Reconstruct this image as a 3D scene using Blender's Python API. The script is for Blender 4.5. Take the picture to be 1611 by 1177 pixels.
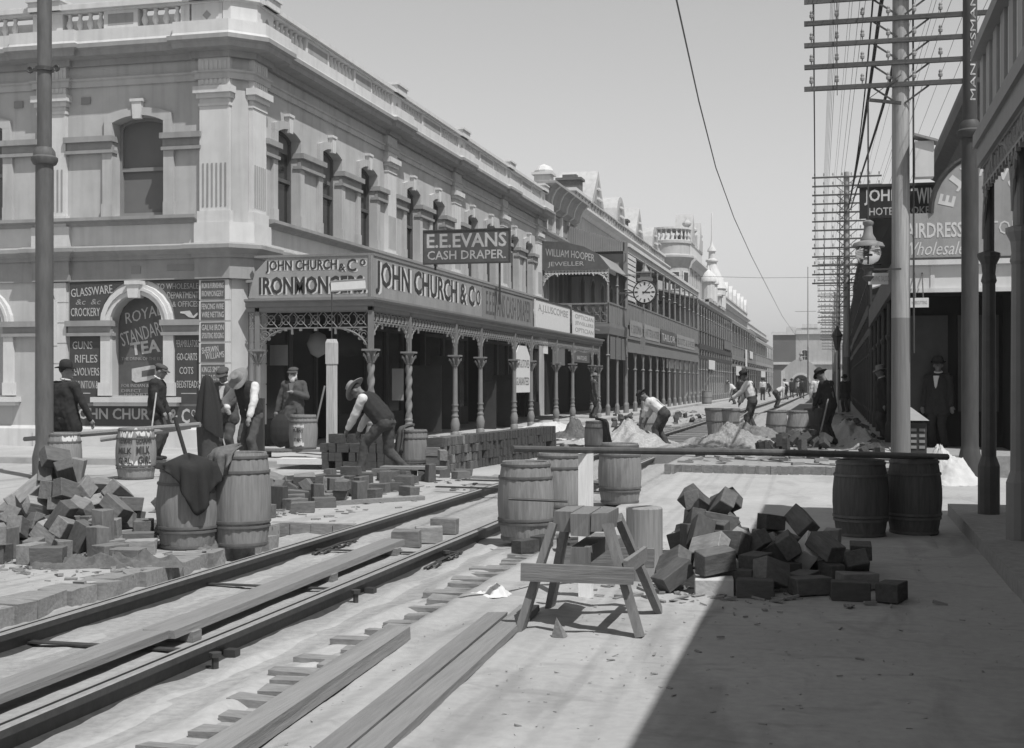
import bpy, bmesh, math, random
from mathutils import Vector, Matrix, Euler
import numpy as np
for o in list(bpy.data.objects): bpy.data.objects.remove(o)
SC = bpy.context.scene
COL = SC.collection
# ------------------------------------------------------------------ camera, sky, sun, exposure
FPX, HZ, VPX, CH = 2050.0, 602.0, 1312.0, 1.5       # focal length and horizon in photo pixels, camera height
TA = (VPX-805.5)/FPX
YAW = math.atan(TA)
CA, SA = math.cos(YAW), math.sin(YAW)
cam = bpy.data.cameras.new('camera'); camo = bpy.data.objects.new('camera', cam); COL.objects.link(camo)
camo.location = (0, 0, CH); camo.rotation_euler = (math.pi/2, 0, YAW)
cam.sensor_width = 36; cam.lens = 36*FPX/1611; cam.shift_y = (HZ-588.5)/1611
cam.clip_start = .1; cam.clip_end = 2000
SC.camera = camo
SUN = Vector((1, -.8, 2.25)).normalized()
W = bpy.data.worlds.new('World'); SC.world = W; W.use_nodes = True
nt = W.node_tree; bg = nt.nodes['Background']
sky = nt.nodes.new('ShaderNodeTexSky'); sky.sky_type = 'NISHITA'; sky.sun_disc = False
sky.sun_elevation = math.asin(SUN.z); sky.sun_rotation = math.atan2(SUN.x, SUN.y)
sky.dust_density = .6; sky.air_density = 1.0
bw = nt.nodes.new('ShaderNodeSeparateColor')     # a blue-sensitive plate: the sky in grey by its blue
nt.links.new(sky.outputs[0], bw.inputs[0]); nt.links.new(bw.outputs[2], bg.inputs[0]); bg.inputs[1].default_value = .112
sl = bpy.data.lights.new('sun', 'SUN'); sl.energy = 5.0; sl.angle = math.radians(.5); sl.color = (1, .995, .985)
so = bpy.data.objects.new('sun', sl); COL.objects.link(so); so.rotation_euler = SUN.to_track_quat('Z', 'Y').to_euler()
SC.view_settings.view_transform = 'Standard'; SC.view_settings.look = 'None'; SC.view_settings.exposure = 0; SC.view_settings.gamma = 1
# ------------------------------------------------------------------ helpers
def at(u, v, z=0.0):
    """ground point (height z) seen at photo pixel u, v"""
    d = FPX*(CH-z)/(v-HZ); k = (u-805.5)/FPX
    return Vector((d*(k*CA-SA), d*(k*SA+CA), z))
def dep(u, Y):
    return Y/((u-805.5)/FPX*SA+CA)
def xat(u, Y):
    return dep(u, Y)*((u-805.5)/FPX*CA-SA)
def yat(u, X):
    k = (u-805.5)/FPX
    return X/(k*CA-SA)*(k*SA+CA)
def zat(u, v, Y):
    return CH+(HZ-v)/FPX*dep(u, Y)
RND = random.Random(11)
MATS = {}
def mat(name, val, rough=.85, var=.12, scale=6.0, bump=.0, stretch=None, rnd=.0, metal=0.0, detail=6, blot=0.0, spec=.3, stain=0.0, streak=0.0):
    if name in MATS: return MATS[name]
    val *= .76
    m = bpy.data.materials.new(name); m.use_nodes = True
    t = m.node_tree; b = t.nodes['Principled BSDF']
    b.inputs['Roughness'].default_value = rough; b.inputs['Metallic'].default_value = metal
    b.inputs['Specular IOR Level'].default_value = spec
    tc = t.nodes.new('ShaderNodeTexCoord'); mp = t.nodes.new('ShaderNodeMapping')
    t.links.new(tc.outputs['Object'], mp.inputs[0])
    if stretch: mp.inputs['Scale'].default_value = stretch
    n = t.nodes.new('ShaderNodeTexNoise'); n.inputs['Scale'].default_value = scale; n.inputs['Detail'].default_value = detail
    n.inputs['Roughness'].default_value = .62
    t.links.new(mp.outputs[0], n.inputs['Vector'])
    if rnd:                                             # vary between copies
        oi = t.nodes.new('ShaderNodeObjectInfo'); ad = t.nodes.new('ShaderNodeVectorMath'); ad.operation = 'ADD'
        sc_ = t.nodes.new('ShaderNodeVectorMath'); sc_.operation = 'SCALE'; sc_.inputs['Scale'].default_value = 40
        cv = t.nodes.new('ShaderNodeCombineXYZ')
        for i in range(3): t.links.new(oi.outputs['Random'], cv.inputs[i])
        t.links.new(cv.outputs[0], sc_.inputs[0]); t.links.new(mp.outputs[0], ad.inputs[0]); t.links.new(sc_.outputs[0], ad.inputs[1])
        t.links.new(ad.outputs[0], n.inputs['Vector'])
    r = t.nodes.new('ShaderNodeMapRange'); r.inputs['From Min'].default_value = .25; r.inputs['From Max'].default_value = .75
    r.inputs['To Min'].default_value = val*(1-var); r.inputs['To Max'].default_value = val*(1+var)
    t.links.new(n.outputs['Fac'], r.inputs['Value'])
    out = r.outputs[0]
    def mul(a, bsock):
        q = t.nodes.new('ShaderNodeMath'); q.operation = 'MULTIPLY'; t.links.new(a, q.inputs[0]); t.links.new(bsock, q.inputs[1]); return q.outputs[0]
    if blot:
        n2 = t.nodes.new('ShaderNodeTexNoise'); n2.inputs['Scale'].default_value = .55; n2.inputs['Detail'].default_value = 5
        t.links.new(tc.outputs['Object'], n2.inputs['Vector'])
        r2 = t.nodes.new('ShaderNodeMapRange'); r2.inputs['From Min'].default_value = .35; r2.inputs['From Max'].default_value = .65
        r2.inputs['To Min'].default_value = 1-blot; r2.inputs['To Max'].default_value = 1+blot*.5
        t.links.new(n2.outputs['Fac'], r2.inputs['Value']); out = mul(out, r2.outputs[0])
    for amt, st, s_, lo, hi in ((stain, (1.6, .35, 1), 1.7, .54, .66), (stain*.7, (.5, 1.2, 1), 4.5, .58, .68), (streak, (2.2, 2.2, .16), 2.0, .48, .72)):
        if not amt: continue
        m3 = t.nodes.new('ShaderNodeMapping'); m3.inputs['Scale'].default_value = st; m3.inputs['Location'].default_value = (s_, 3, 1); t.links.new(tc.outputs['Object'], m3.inputs[0])
        n3 = t.nodes.new('ShaderNodeTexNoise'); n3.inputs['Scale'].default_value = s_; n3.inputs['Detail'].default_value = 7; n3.inputs['Distortion'].default_value = .8; t.links.new(m3.outputs[0], n3.inputs['Vector'])
        r4 = t.nodes.new('ShaderNodeMapRange'); r4.inputs['From Min'].default_value = lo; r4.inputs['From Max'].default_value = hi; r4.inputs['To Min'].default_value = 1; r4.inputs['To Max'].default_value = 1-amt
        t.links.new(n3.outputs['Fac'], r4.inputs['Value']); out = mul(out, r4.outputs[0])
    if rnd:
        r3 = t.nodes.new('ShaderNodeMapRange'); r3.inputs['To Min'].default_value = 1-rnd; r3.inputs['To Max'].default_value = 1+rnd
        t.links.new(oi.outputs['Random'], r3.inputs['Value']); out = mul(out, r3.outputs[0])
    t.links.new(out, b.inputs['Base Color'])
    if bump:
        bp = t.nodes.new('ShaderNodeBump'); bp.inputs['Strength'].default_value = bump; bp.inputs['Distance'].default_value = .02
        t.links.new(n.outputs['Fac'], bp.inputs['Height']); t.links.new(bp.outputs[0], b.inputs['Normal'])
    MATS[name] = m
    return m
class MB:
    def __init__(s): s.v = []; s.f = []; s.m = []; s.M = None
    def add(s, vs, fs, mi=0):
        n = len(s.v)
        s.v += [tuple(s.M @ Vector(p)) if s.M else tuple(p) for p in vs]
        s.f += [tuple(i+n for i in f) for f in fs]; s.m += [mi]*len(fs)
    def quad(s, a, b, c, d, mi=0): s.add([a, b, c, d], [(0, 1, 2, 3)], mi)
    def poly(s, ps, mi=0): s.add(ps, [tuple(range(len(ps)))], mi)
    def box(s, x0, x1, y0, y1, z0, z1, mi=0):
        s.add([(x0,y0,z0),(x1,y0,z0),(x1,y1,z0),(x0,y1,z0),(x0,y0,z1),(x1,y0,z1),(x1,y1,z1),(x0,y1,z1)],
              [(0,3,2,1),(4,5,6,7),(0,1,5,4),(1,2,6,5),(2,3,7,6),(3,0,4,7)], mi)
    def fbox(s, F, s0, s1, o0, o1, z0, z1, mi=0):
        s.add([F(s0,o0,z0),F(s1,o0,z0),F(s1,o1,z0),F(s0,o1,z0),F(s0,o0,z1),F(s1,o0,z1),F(s1,o1,z1),F(s0,o1,z1)],
              [(0,3,2,1),(4,5,6,7),(0,1,5,4),(1,2,6,5),(2,3,7,6),(3,0,4,7)], mi)
    def rbox(s, c, sx, sy, sz, rot=None, mi=0, jit=0):
        R = (rot if isinstance(rot, Matrix) else Euler(rot).to_matrix()) if rot else Matrix.Identity(3)
        vs = []
        for z in (-1, 1):
            for x, y in ((-1,-1),(1,-1),(1,1),(-1,1)):
                vs.append(Vector(c)+R@Vector((x*sx/2+RND.uniform(-jit,jit), y*sy/2+RND.uniform(-jit,jit), z*sz/2+RND.uniform(-jit,jit))))
        s.add(vs, [(0,3,2,1),(4,5,6,7),(0,1,5,4),(1,2,6,5),(2,3,7,6),(3,0,4,7)], mi)
    def beam(s, a, b, w, h, mi=0, up=(0,0,1), ends=0):
        a, b = Vector(a), Vector(b); d = (b-a).normalized(); x = d.cross(Vector(up))
        if x.length < 1e-4: x = d.cross(Vector((0,1,0)))
        x.normalize(); y = x.cross(d)
        R = Matrix((x, d, y)).transposed()
        s.rbox((a+b)/2, w, (b-a).length, h, R, mi, ends)
    def tube(s, pts, r, n=8, mi=0, cap=True):
        pts = [Vector(p) for p in pts]
        rs = r if isinstance(r, (list, tuple)) else [r]*len(pts)
        vs = []; fs = []
        px = None
        for i, p in enumerate(pts):
            d = (pts[min(i+1, len(pts)-1)]-pts[max(i-1, 0)]).normalized()
            if px is None:
                px = d.cross(Vector((0,0,1)))
                if px.length < .05: px = d.cross(Vector((0,1,0)))
            px = (px-d*px.dot(d)).normalized(); py = d.cross(px)
            for k in range(n):
                a = 2*math.pi*k/n; vs.append(p+(px*math.cos(a)+py*math.sin(a))*rs[i])
        for i in range(len(pts)-1):
            for k in range(n): fs.append((i*n+k, i*n+(k+1)%n, (i+1)*n+(k+1)%n, (i+1)*n+k))
        if cap: fs += [tuple(range(n))[::-1], tuple((len(pts)-1)*n+k for k in range(n))]
        s.add(vs, fs, mi)
    def lathe(s, prof, c=(0,0,0), n=16, mi=0, cap=True, twist=0, a0=0):
        vs = []; fs = []
        for i, (r, z) in enumerate(prof):
            for k in range(n):
                a = a0+2*math.pi*k/n; vs.append((c[0]+r*math.cos(a), c[1]+r*math.sin(a), c[2]+z))
        for i in range(len(prof)-1):
            for k in range(n): fs.append((i*n+k, i*n+(k+1)%n, (i+1)*n+(k+1)%n, (i+1)*n+k))
        if cap: fs += [tuple(range(n))[::-1], tuple((len(prof)-1)*n+k for k in range(n))]
        s.add(vs, fs, mi)
    def sweep(s, path, prof, mi=0, cap=True):
        """profile (offset to the right of travel, z) swept along an XY path with mitres"""
        P = [Vector((p[0], p[1])) for p in path]; n = len(P); m = len(prof); vs = []
        for i in range(n):
            d0 = (P[i]-P[i-1]).normalized() if i else None
            d1 = (P[i+1]-P[i]).normalized() if i < n-1 else None
            d0 = d0 or d1; d1 = d1 or d0
            n0 = Vector((d0.y, -d0.x)); n1 = Vector((d1.y, -d1.x))
            q = n0+n1; q = q/max(q.dot(n0), .2) if q.length > .01 else n0
            for (o, z) in prof: vs.append((P[i].x+q.x*o, P[i].y+q.y*o, z))
        fs = [(i*m+k, (i+1)*m+k, (i+1)*m+(k+1)%m, i*m+(k+1)%m) for i in range(n-1) for k in range(m)]
        if cap: fs += [tuple(range(m)), tuple((n-1)*m+k for k in range(m))[::-1]]
        s.add(vs, fs, mi)
    def prism(s, F, poly, o0, o1, mi=0):
        """polygon in (s, z) extruded between offsets o0 and o1 of frame F"""
        n = len(poly); vs = [F(a, o0, z) for a, z in poly]+[F(a, o1, z) for a, z in poly]
        s.add(vs, [tuple(range(n)), tuple(range(2*n-1, n-1, -1))]+[(i, (i+1)%n, n+(i+1)%n, n+i) for i in range(n)], mi)
    def wall(s, F, s0, s1, z0, z1, ops, depth, mi=0, seg=10):
        x = s0
        for (a, b, zb, zs, r) in sorted(ops):
            if a > x: s.quad(F(x,0,z0), F(a,0,z0), F(a,0,z1), F(x,0,z1), mi)
            if zb > z0: s.quad(F(a,0,z0), F(b,0,z0), F(b,0,zb), F(a,0,zb), mi)
            c = arch(a, b, zs, r, seg)
            for (p, q) in zip(c, c[1:]):
                s.quad(F(p[0],0,p[1]), F(q[0],0,q[1]), F(q[0],0,z1), F(p[0],0,z1), mi)
                s.quad(F(p[0],0,p[1]), F(p[0],-depth,p[1]), F(q[0],-depth,q[1]), F(q[0],0,q[1]), mi)
            s.quad(F(a,0,zb), F(a,-depth,zb), F(a,-depth,zs), F(a,0,zs), mi)
            s.quad(F(b,0,zb), F(b,0,zs), F(b,-depth,zs), F(b,-depth,zb), mi)
            s.quad(F(a,0,zb), F(b,0,zb), F(b,-depth,zb), F(a,-depth,zb), mi)
            x = b
        if x < s1: s.quad(F(x,0,z0), F(s1,0,z0), F(s1,0,z1), F(x,0,z1), mi)
    def archband(s, F, a, b, zs, r, w, o0, o1, mi=0, seg=12):
        """a raised band of width w round an arch"""
        c = arch(a, b, zs, r, seg); cx = (a+b)/2
        h = (b-a)/2; k = (h+w)/h
        e = arch(a-w, b+w, zs, r+w, seg) if r > .45*h else arch(a-w, b+w, zs+w*.85, r, seg)
        if r <= .45*h:
            s.prism(F, [(a-w, zs), (a, zs), (a-w, zs+w*.85)], o0, o1, mi); s.prism(F, [(b+w, zs), (b, zs), (b+w, zs+w*.85)], o0, o1, mi)
        for i in range(seg):
            q = [c[i], c[i+1], e[i+1], e[i]]
            s.prism(F, q, o0, o1, mi)
    def build(s, name, m, parent=None, smooth=False, loc=None, bevel=0):
        me = bpy.data.meshes.new(name); me.from_pydata(s.v, [], s.f)
        for q in (m if isinstance(m, (list, tuple)) else [m]): me.materials.append(q)
        me.polygons.foreach_set('material_index', s.m)
        bm = bmesh.new(); bm.from_mesh(me)
        bmesh.ops.recalc_face_normals(bm, faces=bm.faces)
        bm.to_mesh(me); bm.free()
        if smooth:
            me.polygons.foreach_set('use_smooth', [True]*len(me.polygons))
        o = bpy.data.objects.new(name, me); COL.objects.link(o)
        if smooth and smooth is not True: me.set_sharp_from_angle(angle=smooth)
        if parent: o.parent = parent
        if loc: o.location = loc
        return o
def arch(a, b, zs, r, seg=10):
    if r < .005: return [(a+(b-a)*i/seg, zs) for i in range(seg+1)]
    h = (b-a)/2; R = (h*h+r*r)/(2*r); cz = zs+r-R; cx = (a+b)/2
    if r >= h*.98: return [(cx-h*math.cos(math.pi*i/seg), zs+r*math.sin(math.pi*i/seg)) for i in range(seg+1)]
    return [(cx-h+2*h*i/seg, cz+math.sqrt(max(0, R*R-(-h+2*h*i/seg)**2))) for i in range(seg+1)]
def tag(o, label=None, cat=None, group=None, kind=None):
    if label: o['label'] = label
    if cat: o['category'] = cat
    if group: o['group'] = group
    if kind: o['kind'] = kind
    return o
def thing(name, label, cat, loc=(0,0,0), rz=0, group=None):
    o = bpy.data.objects.new(name, None); COL.objects.link(o); o.empty_display_size = .2
    o.location = loc; o.rotation_euler = (0, 0, rz)
    return tag(o, label, cat, group)
def kids(o): return [c for c in CH_.get(o, [])]
def dup(root, loc=None, rz=None, label=None, group=None):
    r = root.copy(); COL.objects.link(r)
    if loc is not None: r.location = loc
    if rz is not None: r.rotation_euler = (0, 0, rz)
    if label: r['label'] = label
    if group: r['group'] = group
    for ch in list(root.children):
        c = ch.copy(); COL.objects.link(c); c.parent = r
        for g in list(ch.children):
            d = g.copy(); COL.objects.link(d); d.parent = c
    return r
FONT_CACHE = {}
def text(body, F, s0, s1, z0, z1, o, m, parent=None, name='lettering', ext=.006, bold=.0, shear=0, spacing=1.0, keep=False, xs=1, warp=None):
    """a line of raised letters fitted into s0..s1, z0..z1 of frame F (keep: never stretch wider than natural)"""
    cu = bpy.data.curves.new(name, 'FONT'); cu.body = body; cu.size = 1; cu.extrude = 0; cu.offset = bold; cu.resolution_u = 2
    cu.shear = shear; cu.space_character = spacing
    ob = bpy.data.objects.new(name, cu); me = bpy.data.meshes.new_from_object(ob)
    bpy.data.objects.remove(ob); bpy.data.curves.remove(cu)
    co = np.empty(len(me.vertices)*3); me.vertices.foreach_get('co', co); co = co.reshape(-1, 3)
    lo, hi = co.min(0), co.max(0)
    w = s1-s0; h = z1-z0; sx = w/(hi[0]-lo[0]); sz = h/(hi[1]-lo[1])
    off = 0
    if keep and sx > sz*1.15: off = (w-(hi[0]-lo[0])*sz*1.15)/2; sx = sz*1.15
    res = []
    for x, y, _ in co:
        a = s0+off+(x-lo[0])*sx; z = z0+(y-lo[1])*sz
        if warp: a, z = warp(a, z)
        res.append(F(a, o, z))
    fs = [tuple(p.vertices) for p in me.polygons]
    bpy.data.meshes.remove(me)
    mb = MB(); mb.add(res, fs)
    # thickness: back copy joined with side walls along boundary edges
    n = len(res); cnt = {}
    for f in fs:
        for i in range(len(f)):
            e = (f[i], f[(i+1)%len(f)]); k = (min(e), max(e)); cnt[k] = cnt.get(k, 0)+1
    if ext:
        d = Vector(F(0, o-ext, 0))-Vector(F(0, o, 0))
        mb.add([Vector(p)+d for p in res], [])
        for (a, b), c in cnt.items():
            if c == 1: mb.f.append((a, b, n+b, n+a)); mb.m.append(0)
    return mb.build(name, m, parent)
# ------------------------------------------------------------------ materials (albedo of the things themselves)
M = dict(
 ground=mat('sandy_ground', .43, .95, .12, 14.0, .2, blot=.1, detail=12, stain=.2),
 dust=mat('cement_dust', .46, .95, .10, 7.0, .15, blot=.1, detail=10, stain=.15),
 road=mat('road', .34, .95, .2, 12.0, .4, blot=.1, detail=12),
 paving=mat('footpath_slabs', .46, .9, .12, 5.0, .1, blot=.12),
 bed=mat('track_bed', .38, .95, .22, 16.0, .5, blot=.1, detail=10),
 stucco=mat('painted_stucco', .52, .85, .07, 2.2, .12, blot=.08, detail=9, streak=.16),
 trim=mat('painted_trim', .70, .8, .06, 4.0, .08, blot=.06, streak=.14),
 sill=mat('grey_trim', .35, .85, .1, 4.0, .08, blot=.08, streak=.15),
 greypaint=mat('grey_paint', .27, .7, .1, 4.0, blot=.06),
 darkpaint=mat('dark_painted_panel', .075, .6, .15, 6.0, blot=.12),
 black=mat('black_paint', .03, .6, .2, 5.0),
 letter=mat('cream_letters', .56, .7, .25, 9.0, blot=.2),
 white=mat('white_paint', .72, .75, .06, 5.0, blot=.05),
 paper=mat('paper', .75, .9, .06, 9.0),
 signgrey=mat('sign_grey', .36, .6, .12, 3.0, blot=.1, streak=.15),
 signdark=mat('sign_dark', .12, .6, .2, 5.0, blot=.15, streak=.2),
 inkd=mat('sign_ink', .05, .6, .2, 6.0),
 iron=mat('rail_iron', .055, .55, .35, 12.0, .2, metal=0.0, spec=.5),
 railtop=mat('rail_head', .42, .45, .25, 14.0, .05, metal=.3, stretch=(6,1,6)),
 ironpaint=mat('iron_paint', .24, .55, .12, 6.0, .05, blot=.06),
 pole=mat('iron_pole', .12, .6, .25, 5.0, .15, stretch=(3,3,.6), blot=.15),
 wood=mat('weathered_wood', .27, .9, .16, 5.0, .35, stretch=(9,.6,9), rnd=.1, detail=9),
 woodz=mat('upright_wood', .34, .9, .28, 5.0, .35, stretch=(9,9,.5), rnd=.08, detail=9),
 telegraph=mat('telegraph_pole_wood', .40, .9, .3, 4.0, .35, stretch=(8,8,.35), detail=9, blot=.12),
 polepaint=mat('telegraph_pole_paint', .21, .85, .2, 4.0, .3, stretch=(8,8,.35), detail=9),
 newwood=mat('fresh_sawn_wood', .98, .85, .15, 5.0, .2, stretch=(9,9,.5)),
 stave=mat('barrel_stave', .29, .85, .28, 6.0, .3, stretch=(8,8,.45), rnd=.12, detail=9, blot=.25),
 stave_shaded=mat('barrel_stave_shaded', .145, .85, .3, 6.0, .3, stretch=(8,8,.45), rnd=.15, detail=9, blot=.25),  # darker copy of the stave colour, shade painted in for barrels in shadow
 hoop=mat('barrel_hoop', .14, .7, .3, 9.0, .1),
 block=mat('paving_block_wood', .115, .85, .3, 11.0, .3, stretch=(1,3,3), rnd=.4, detail=8),
 blockl=mat('dusty_paving_block_wood', .27, .9, .3, 11.0, .3, stretch=(1,3,3), rnd=.3, detail=8),
 glass=mat('dark_glass', .035, .12, .3, 2.0, spec=.6),
 blind=mat('window_blind', .17, .8, .05, 3.0),
 void=mat('shop_dark_tone', .02, .9, .2, 2.0),  # near-black colour stands in for the shade of shops under the verandahs
 shopwood=mat('shopfront_wood', .06, .6, .2, 4.0),
 iron_roof=mat('roof_iron', .30, .6, .1, 4.0, blot=.1),
 brick=mat('brick', .15, .9, .3, 9.0, .2, stretch=(1,1,3), blot=.1),
 skin=mat('skin', .26, .6, .08, 20.0), skind=mat('weathered_skin', .17, .6, .1, 20.0),
 shirt=mat('white_shirt', .68, .9, .08, 9.0, .25), cloth=mat('dark_wool', .032, .95, .15, 30.0, .12),
 trousers=mat('dark_trousers', .07, .95, .25, 22.0, .15), trousersl=mat('worn_trousers', .09, .95, .25, 14.0, .2),
 coatg=mat('grey_coat', .085, .95, .15, 22.0, .15), felt=mat('felt_hat', .03, .85, .2, 20.0), straw=mat('straw_hat', .27, .9, .15, 24.0),
 hair=mat('dark_hair', .03, .7, .2, 30.0), beard=mat('white_beard', .7, .9, .15, 40.0, .4),
 sack=mat('sacking', .15, .95, .25, 26.0, .5, blot=.2), sandw=mat('white_sand', .6, .95, .1, 12.0, .5, detail=10),
 rubble=mat('rubble', .36, .95, .4, 18.0, .5, rnd=.2), gravel=mat('dark_gravel', .20, .95, .35, 14.0, .5),
 sawx=mat('sawhorse_rail_wood', .24, .9, .25, 5.0, .35, stretch=(.5,9,9), detail=9), drift=mat('pale_sand_drift', .45, .95, .15, 16.0, .3, detail=10, blot=.12),
 sawwood=mat('sawhorse_wood', .22, .9, .25, 5.0, .35, stretch=(9,9,.5), detail=9), armwood=mat('crossarm_wood', .11, .9, .3, 5.0, .3, stretch=(.6,9,9)), poled=mat('dark_iron_pole', .07, .6, .25, 5.0, .15, stretch=(3,3,.6)),
 rope=mat('cable', .03, .7, .2, 8.0), wire=mat('wire', .10, .5, .1, 8.0), porcelain=mat('porcelain', .62, .3, .05, 8.0, spec=.5),
)
# ------------------------------------------------------------------ setting: ground, road, bed, footpaths
XL, XR = -4.66, -3.40                                   # the two rails
def vn(x, y, s=1.0):
    return (math.sin(x*2.1*s+1.3)*math.cos(y*1.7*s+.4)+.5*math.sin(x*5.3*s+y*3.1*s)+.25*math.sin(x*11*s-y*9*s+2))/1.75
def sheet(name, x0, x1, y0, y1, nx, ny, fz, m, parent=None):
    mb = MB()
    vs = [(x0+(x1-x0)*i/nx, y0+(y1-y0)*j/ny) for j in range(ny+1) for i in range(nx+1)]
    mb.add([(x, y, fz(x, y)) for x, y in vs], [(j*(nx+1)+i, j*(nx+1)+i+1, (j+1)*(nx+1)+i+1, (j+1)*(nx+1)+i) for j in range(ny) for i in range(nx)])
    return tag(mb.build(name, m, smooth=True), kind='structure')
mb = MB(); mb.quad((-600,-40,-.3), (600,-40,-.3), (600,900,-.3), (-600,900,-.3))
tag(mb.build('ground', M['ground']), kind='structure')
def bedz(x, y):
    b = -.062+.010*vn(x, y, 2.2)
    if x > -3.2: b += .04*min(1, (x+3.2)/.45)*(.8+.5*vn(x*3, y*2.3))
    if x < -4.75: b -= .07*min(1, (-4.75-x)/.25)*(.8+.4*vn(x*3, y*4))
    return b
sheet('track_bed', -5.6, -2.45, 2.5, 30, 56, 420, bedz, M['bed'])
mb = MB(); mb.box(-5.25, -2.45, 30, 240, -.28, -.10); tag(mb.build('track_bed', M['bed']), kind='structure')
sheet('road', -2.62, 6, 2.5, 21.75, 110, 260, lambda x, y: .008*vn(x, y, .6)+(.006*vn(x*4, y*4)+.004*vn(x*9, y*7) if y < 14 else 0)+.014*math.sin(x*17+.6*vn(x, y, .4))*max(0, 1-abs(x+2)/.9)*(y < 11)-(.14 if x < -2.61 else 0), M['ground'])
sheet('road_slab', -2.62, 1.0, 12.2, 21.7, 40, 80, lambda x, y: .006+.008*vn(x, y, .6)-(.1 if y < 12.3 or x > .95 or x < -2.55 else 0)+.004*vn(x*2, y*5), M['dust'])
mb = MB(); mb.box(-2.75, 1.1, 21.98, 240, -.25, .12); mb.box(1.25, 30, -10, 15.5, -.25, .13); mb.box(1.1, 5, 25.2, 240, -.25, .16)
tag(mb.build('right_pavement', M['road']), kind='structure')
# left-hand road surface, with its excavated edge
mb = MB()
mb.box(-60, -5.4, -20, 11.75, -.28, 0); mb.box(-60, -5.75, 11.75, 12.95, -.28, 0); mb.box(-60, -4.86, 12.95, 19.6, -.28, 0); mb.box(-60, -5.1, 19.6, 240, -.28, 0)
tag(mb.build('road_left', M['ground']), kind='structure')
mb = MB(); mb.box(-40, -8.75, 21.4, 25.3, -.2, .12); mb.box(-12.2, -8.75, 25.3, 240, -.2, .119)
mb.box(-40, -8.62, 21.26, 21.4, -.2, .115, 1); mb.box(-8.75, -8.62, 21.4, 240, -.2, .115, 1)
tag(mb.build('footpath', [M['paving'], M['dust']]), kind='structure')
for nm, xa, xb, yA, yB, hh in (('sand_drift', -3.27, -3.05, 3.5, 13, .035), ('sand_drift', -2.98, -2.66, 3.5, 12, .05), ('sand_drift', -5.3, -4.85, 4, 12, .035), ('sand_drift', -4.55, -4.3, 3.5, 12, .02)):
    sheet(nm, xa, xb, yA, yB, 12, 150, lambda x, y, xa=xa, xb=xb, hh=hh: bedz(x, y)-.012+hh*math.sin(math.pi*min(1, max(0, (x-xa)/(xb-xa)+.12*vn(x*2, y*2.3))))*(.6+.6*vn(x*3+7, y*1.6)), M['drift'])
# courses of wooden blocks along the broken edges of the paving
mb = MB(); y = 4.2
while y < 13.2:
    w = RND.uniform(.1, .13); p = RND.choice([.03, .07, .1, .13, .2]) if RND.random() > .15 else .01
    mb.rbox((-2.60-p/2, y, -.074), .12+p, w, .15, (0, 0, RND.gauss(0, .03)), 0, .008); y += RND.choice([.2, .27, .27, .3, .14])
tag(mb.build('right_paving_edge', M['blockl']), kind='structure')
mb = MB()
for (y0, y1, X) in ((5, 11.75, -5.4), (19.6, 60, -5.1)):
    y = y0
    while y < y1:
        p = RND.uniform(0, .12); L = RND.choice([.13, .24, .24, .36])
        mb.rbox((X-.1+p, y+L/2, -.069), .3, L-.012, .15, None, 0, .012); y += L
x = -5.75
while x < -4.95:
    mb.rbox((x, 12.97, -.07), .235, .1, .15, None, 0, .006); x += .24
tag(mb.build('left_paving_edge', M['blockl']), kind='structure')
mb = MB(); x = -2.7
while x < 1.1:
    mb.rbox((x, 21.72+.1*vn(x, 3)-.06*(x+2.7)*.4, .05), .1, .16, .17, (0, 0, RND.gauss(0, .06)), 0, .01); x += .175
tag(mb.build('cross_paving_edge', M['blockl']), kind='structure')
# ------------------------------------------------------------------ corner building
XF, YS = -12.0, 25.1
FS = lambda s, o, z: (s, YS-o, z)                       # side wall: s runs along X
FM = lambda s, o, z: (XF+o, s, z)                       # main front: s runs along Y
CB = thing('corner_shop_building', 'two-storey painted stucco corner shop with balustraded parapet and sign-painted side wall', 'building', (0, 0, 0))
Y1 = 54.0
swin = [-14.4-3.88*i for i in range(3)]; spil = [-16.45-3.88*i for i in range(3)]
mwin = [27.35, 29.95, 32.55, 36.3, 38.8, 42.75, 45.2, 48.75, 51.2]; mpil = [34.3, 40.8, 47.1, 53.0]
mb = MB(); hw = .62
sops = [(c-.6, c+.6, 5.05, 7.06, .14) for c in swin]
mops = [(c-hw, c+hw, 5.05, 7.06, .14) for c in mwin]
mb.wall(FS, -25.0, -12.25, 4.3, 9.0, sops, .32)
mb.wall(FM, 25.35, Y1, 4.3, 9.0, mops, .24)
mb.quad((-12.25, YS, .1), (XF, 25.35, .1), (XF, 25.35, 9), (-12.25, YS, 9))
gops = [(-15.05, -13.8, 1.22, 2.75, .62)]+[(c-.62, c+.62, 1.22, 2.75, .62) for c in swin[1:]]
mb.wall(FS, -25.0, -12.25, .1, 4.3, gops, .3)
mb.fbox(FM, 25.35, 26.05, -.3, 0, .1, 4.3); mb.fbox(FM, Y1-.7, Y1, -.3, 0, .1, 4.3)
mb.box(-25, -12.02, Y1-.3, Y1, 0, 9); mb.box(-25, -12.1, 25.5, Y1-.3, 8.8, 8.95)
mb.quad((-25, YS, 0), (-25, Y1, 0), (-25, Y1, 9), (-25, YS, 9))
mb.build('wall', M['stucco'], CB)
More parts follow.
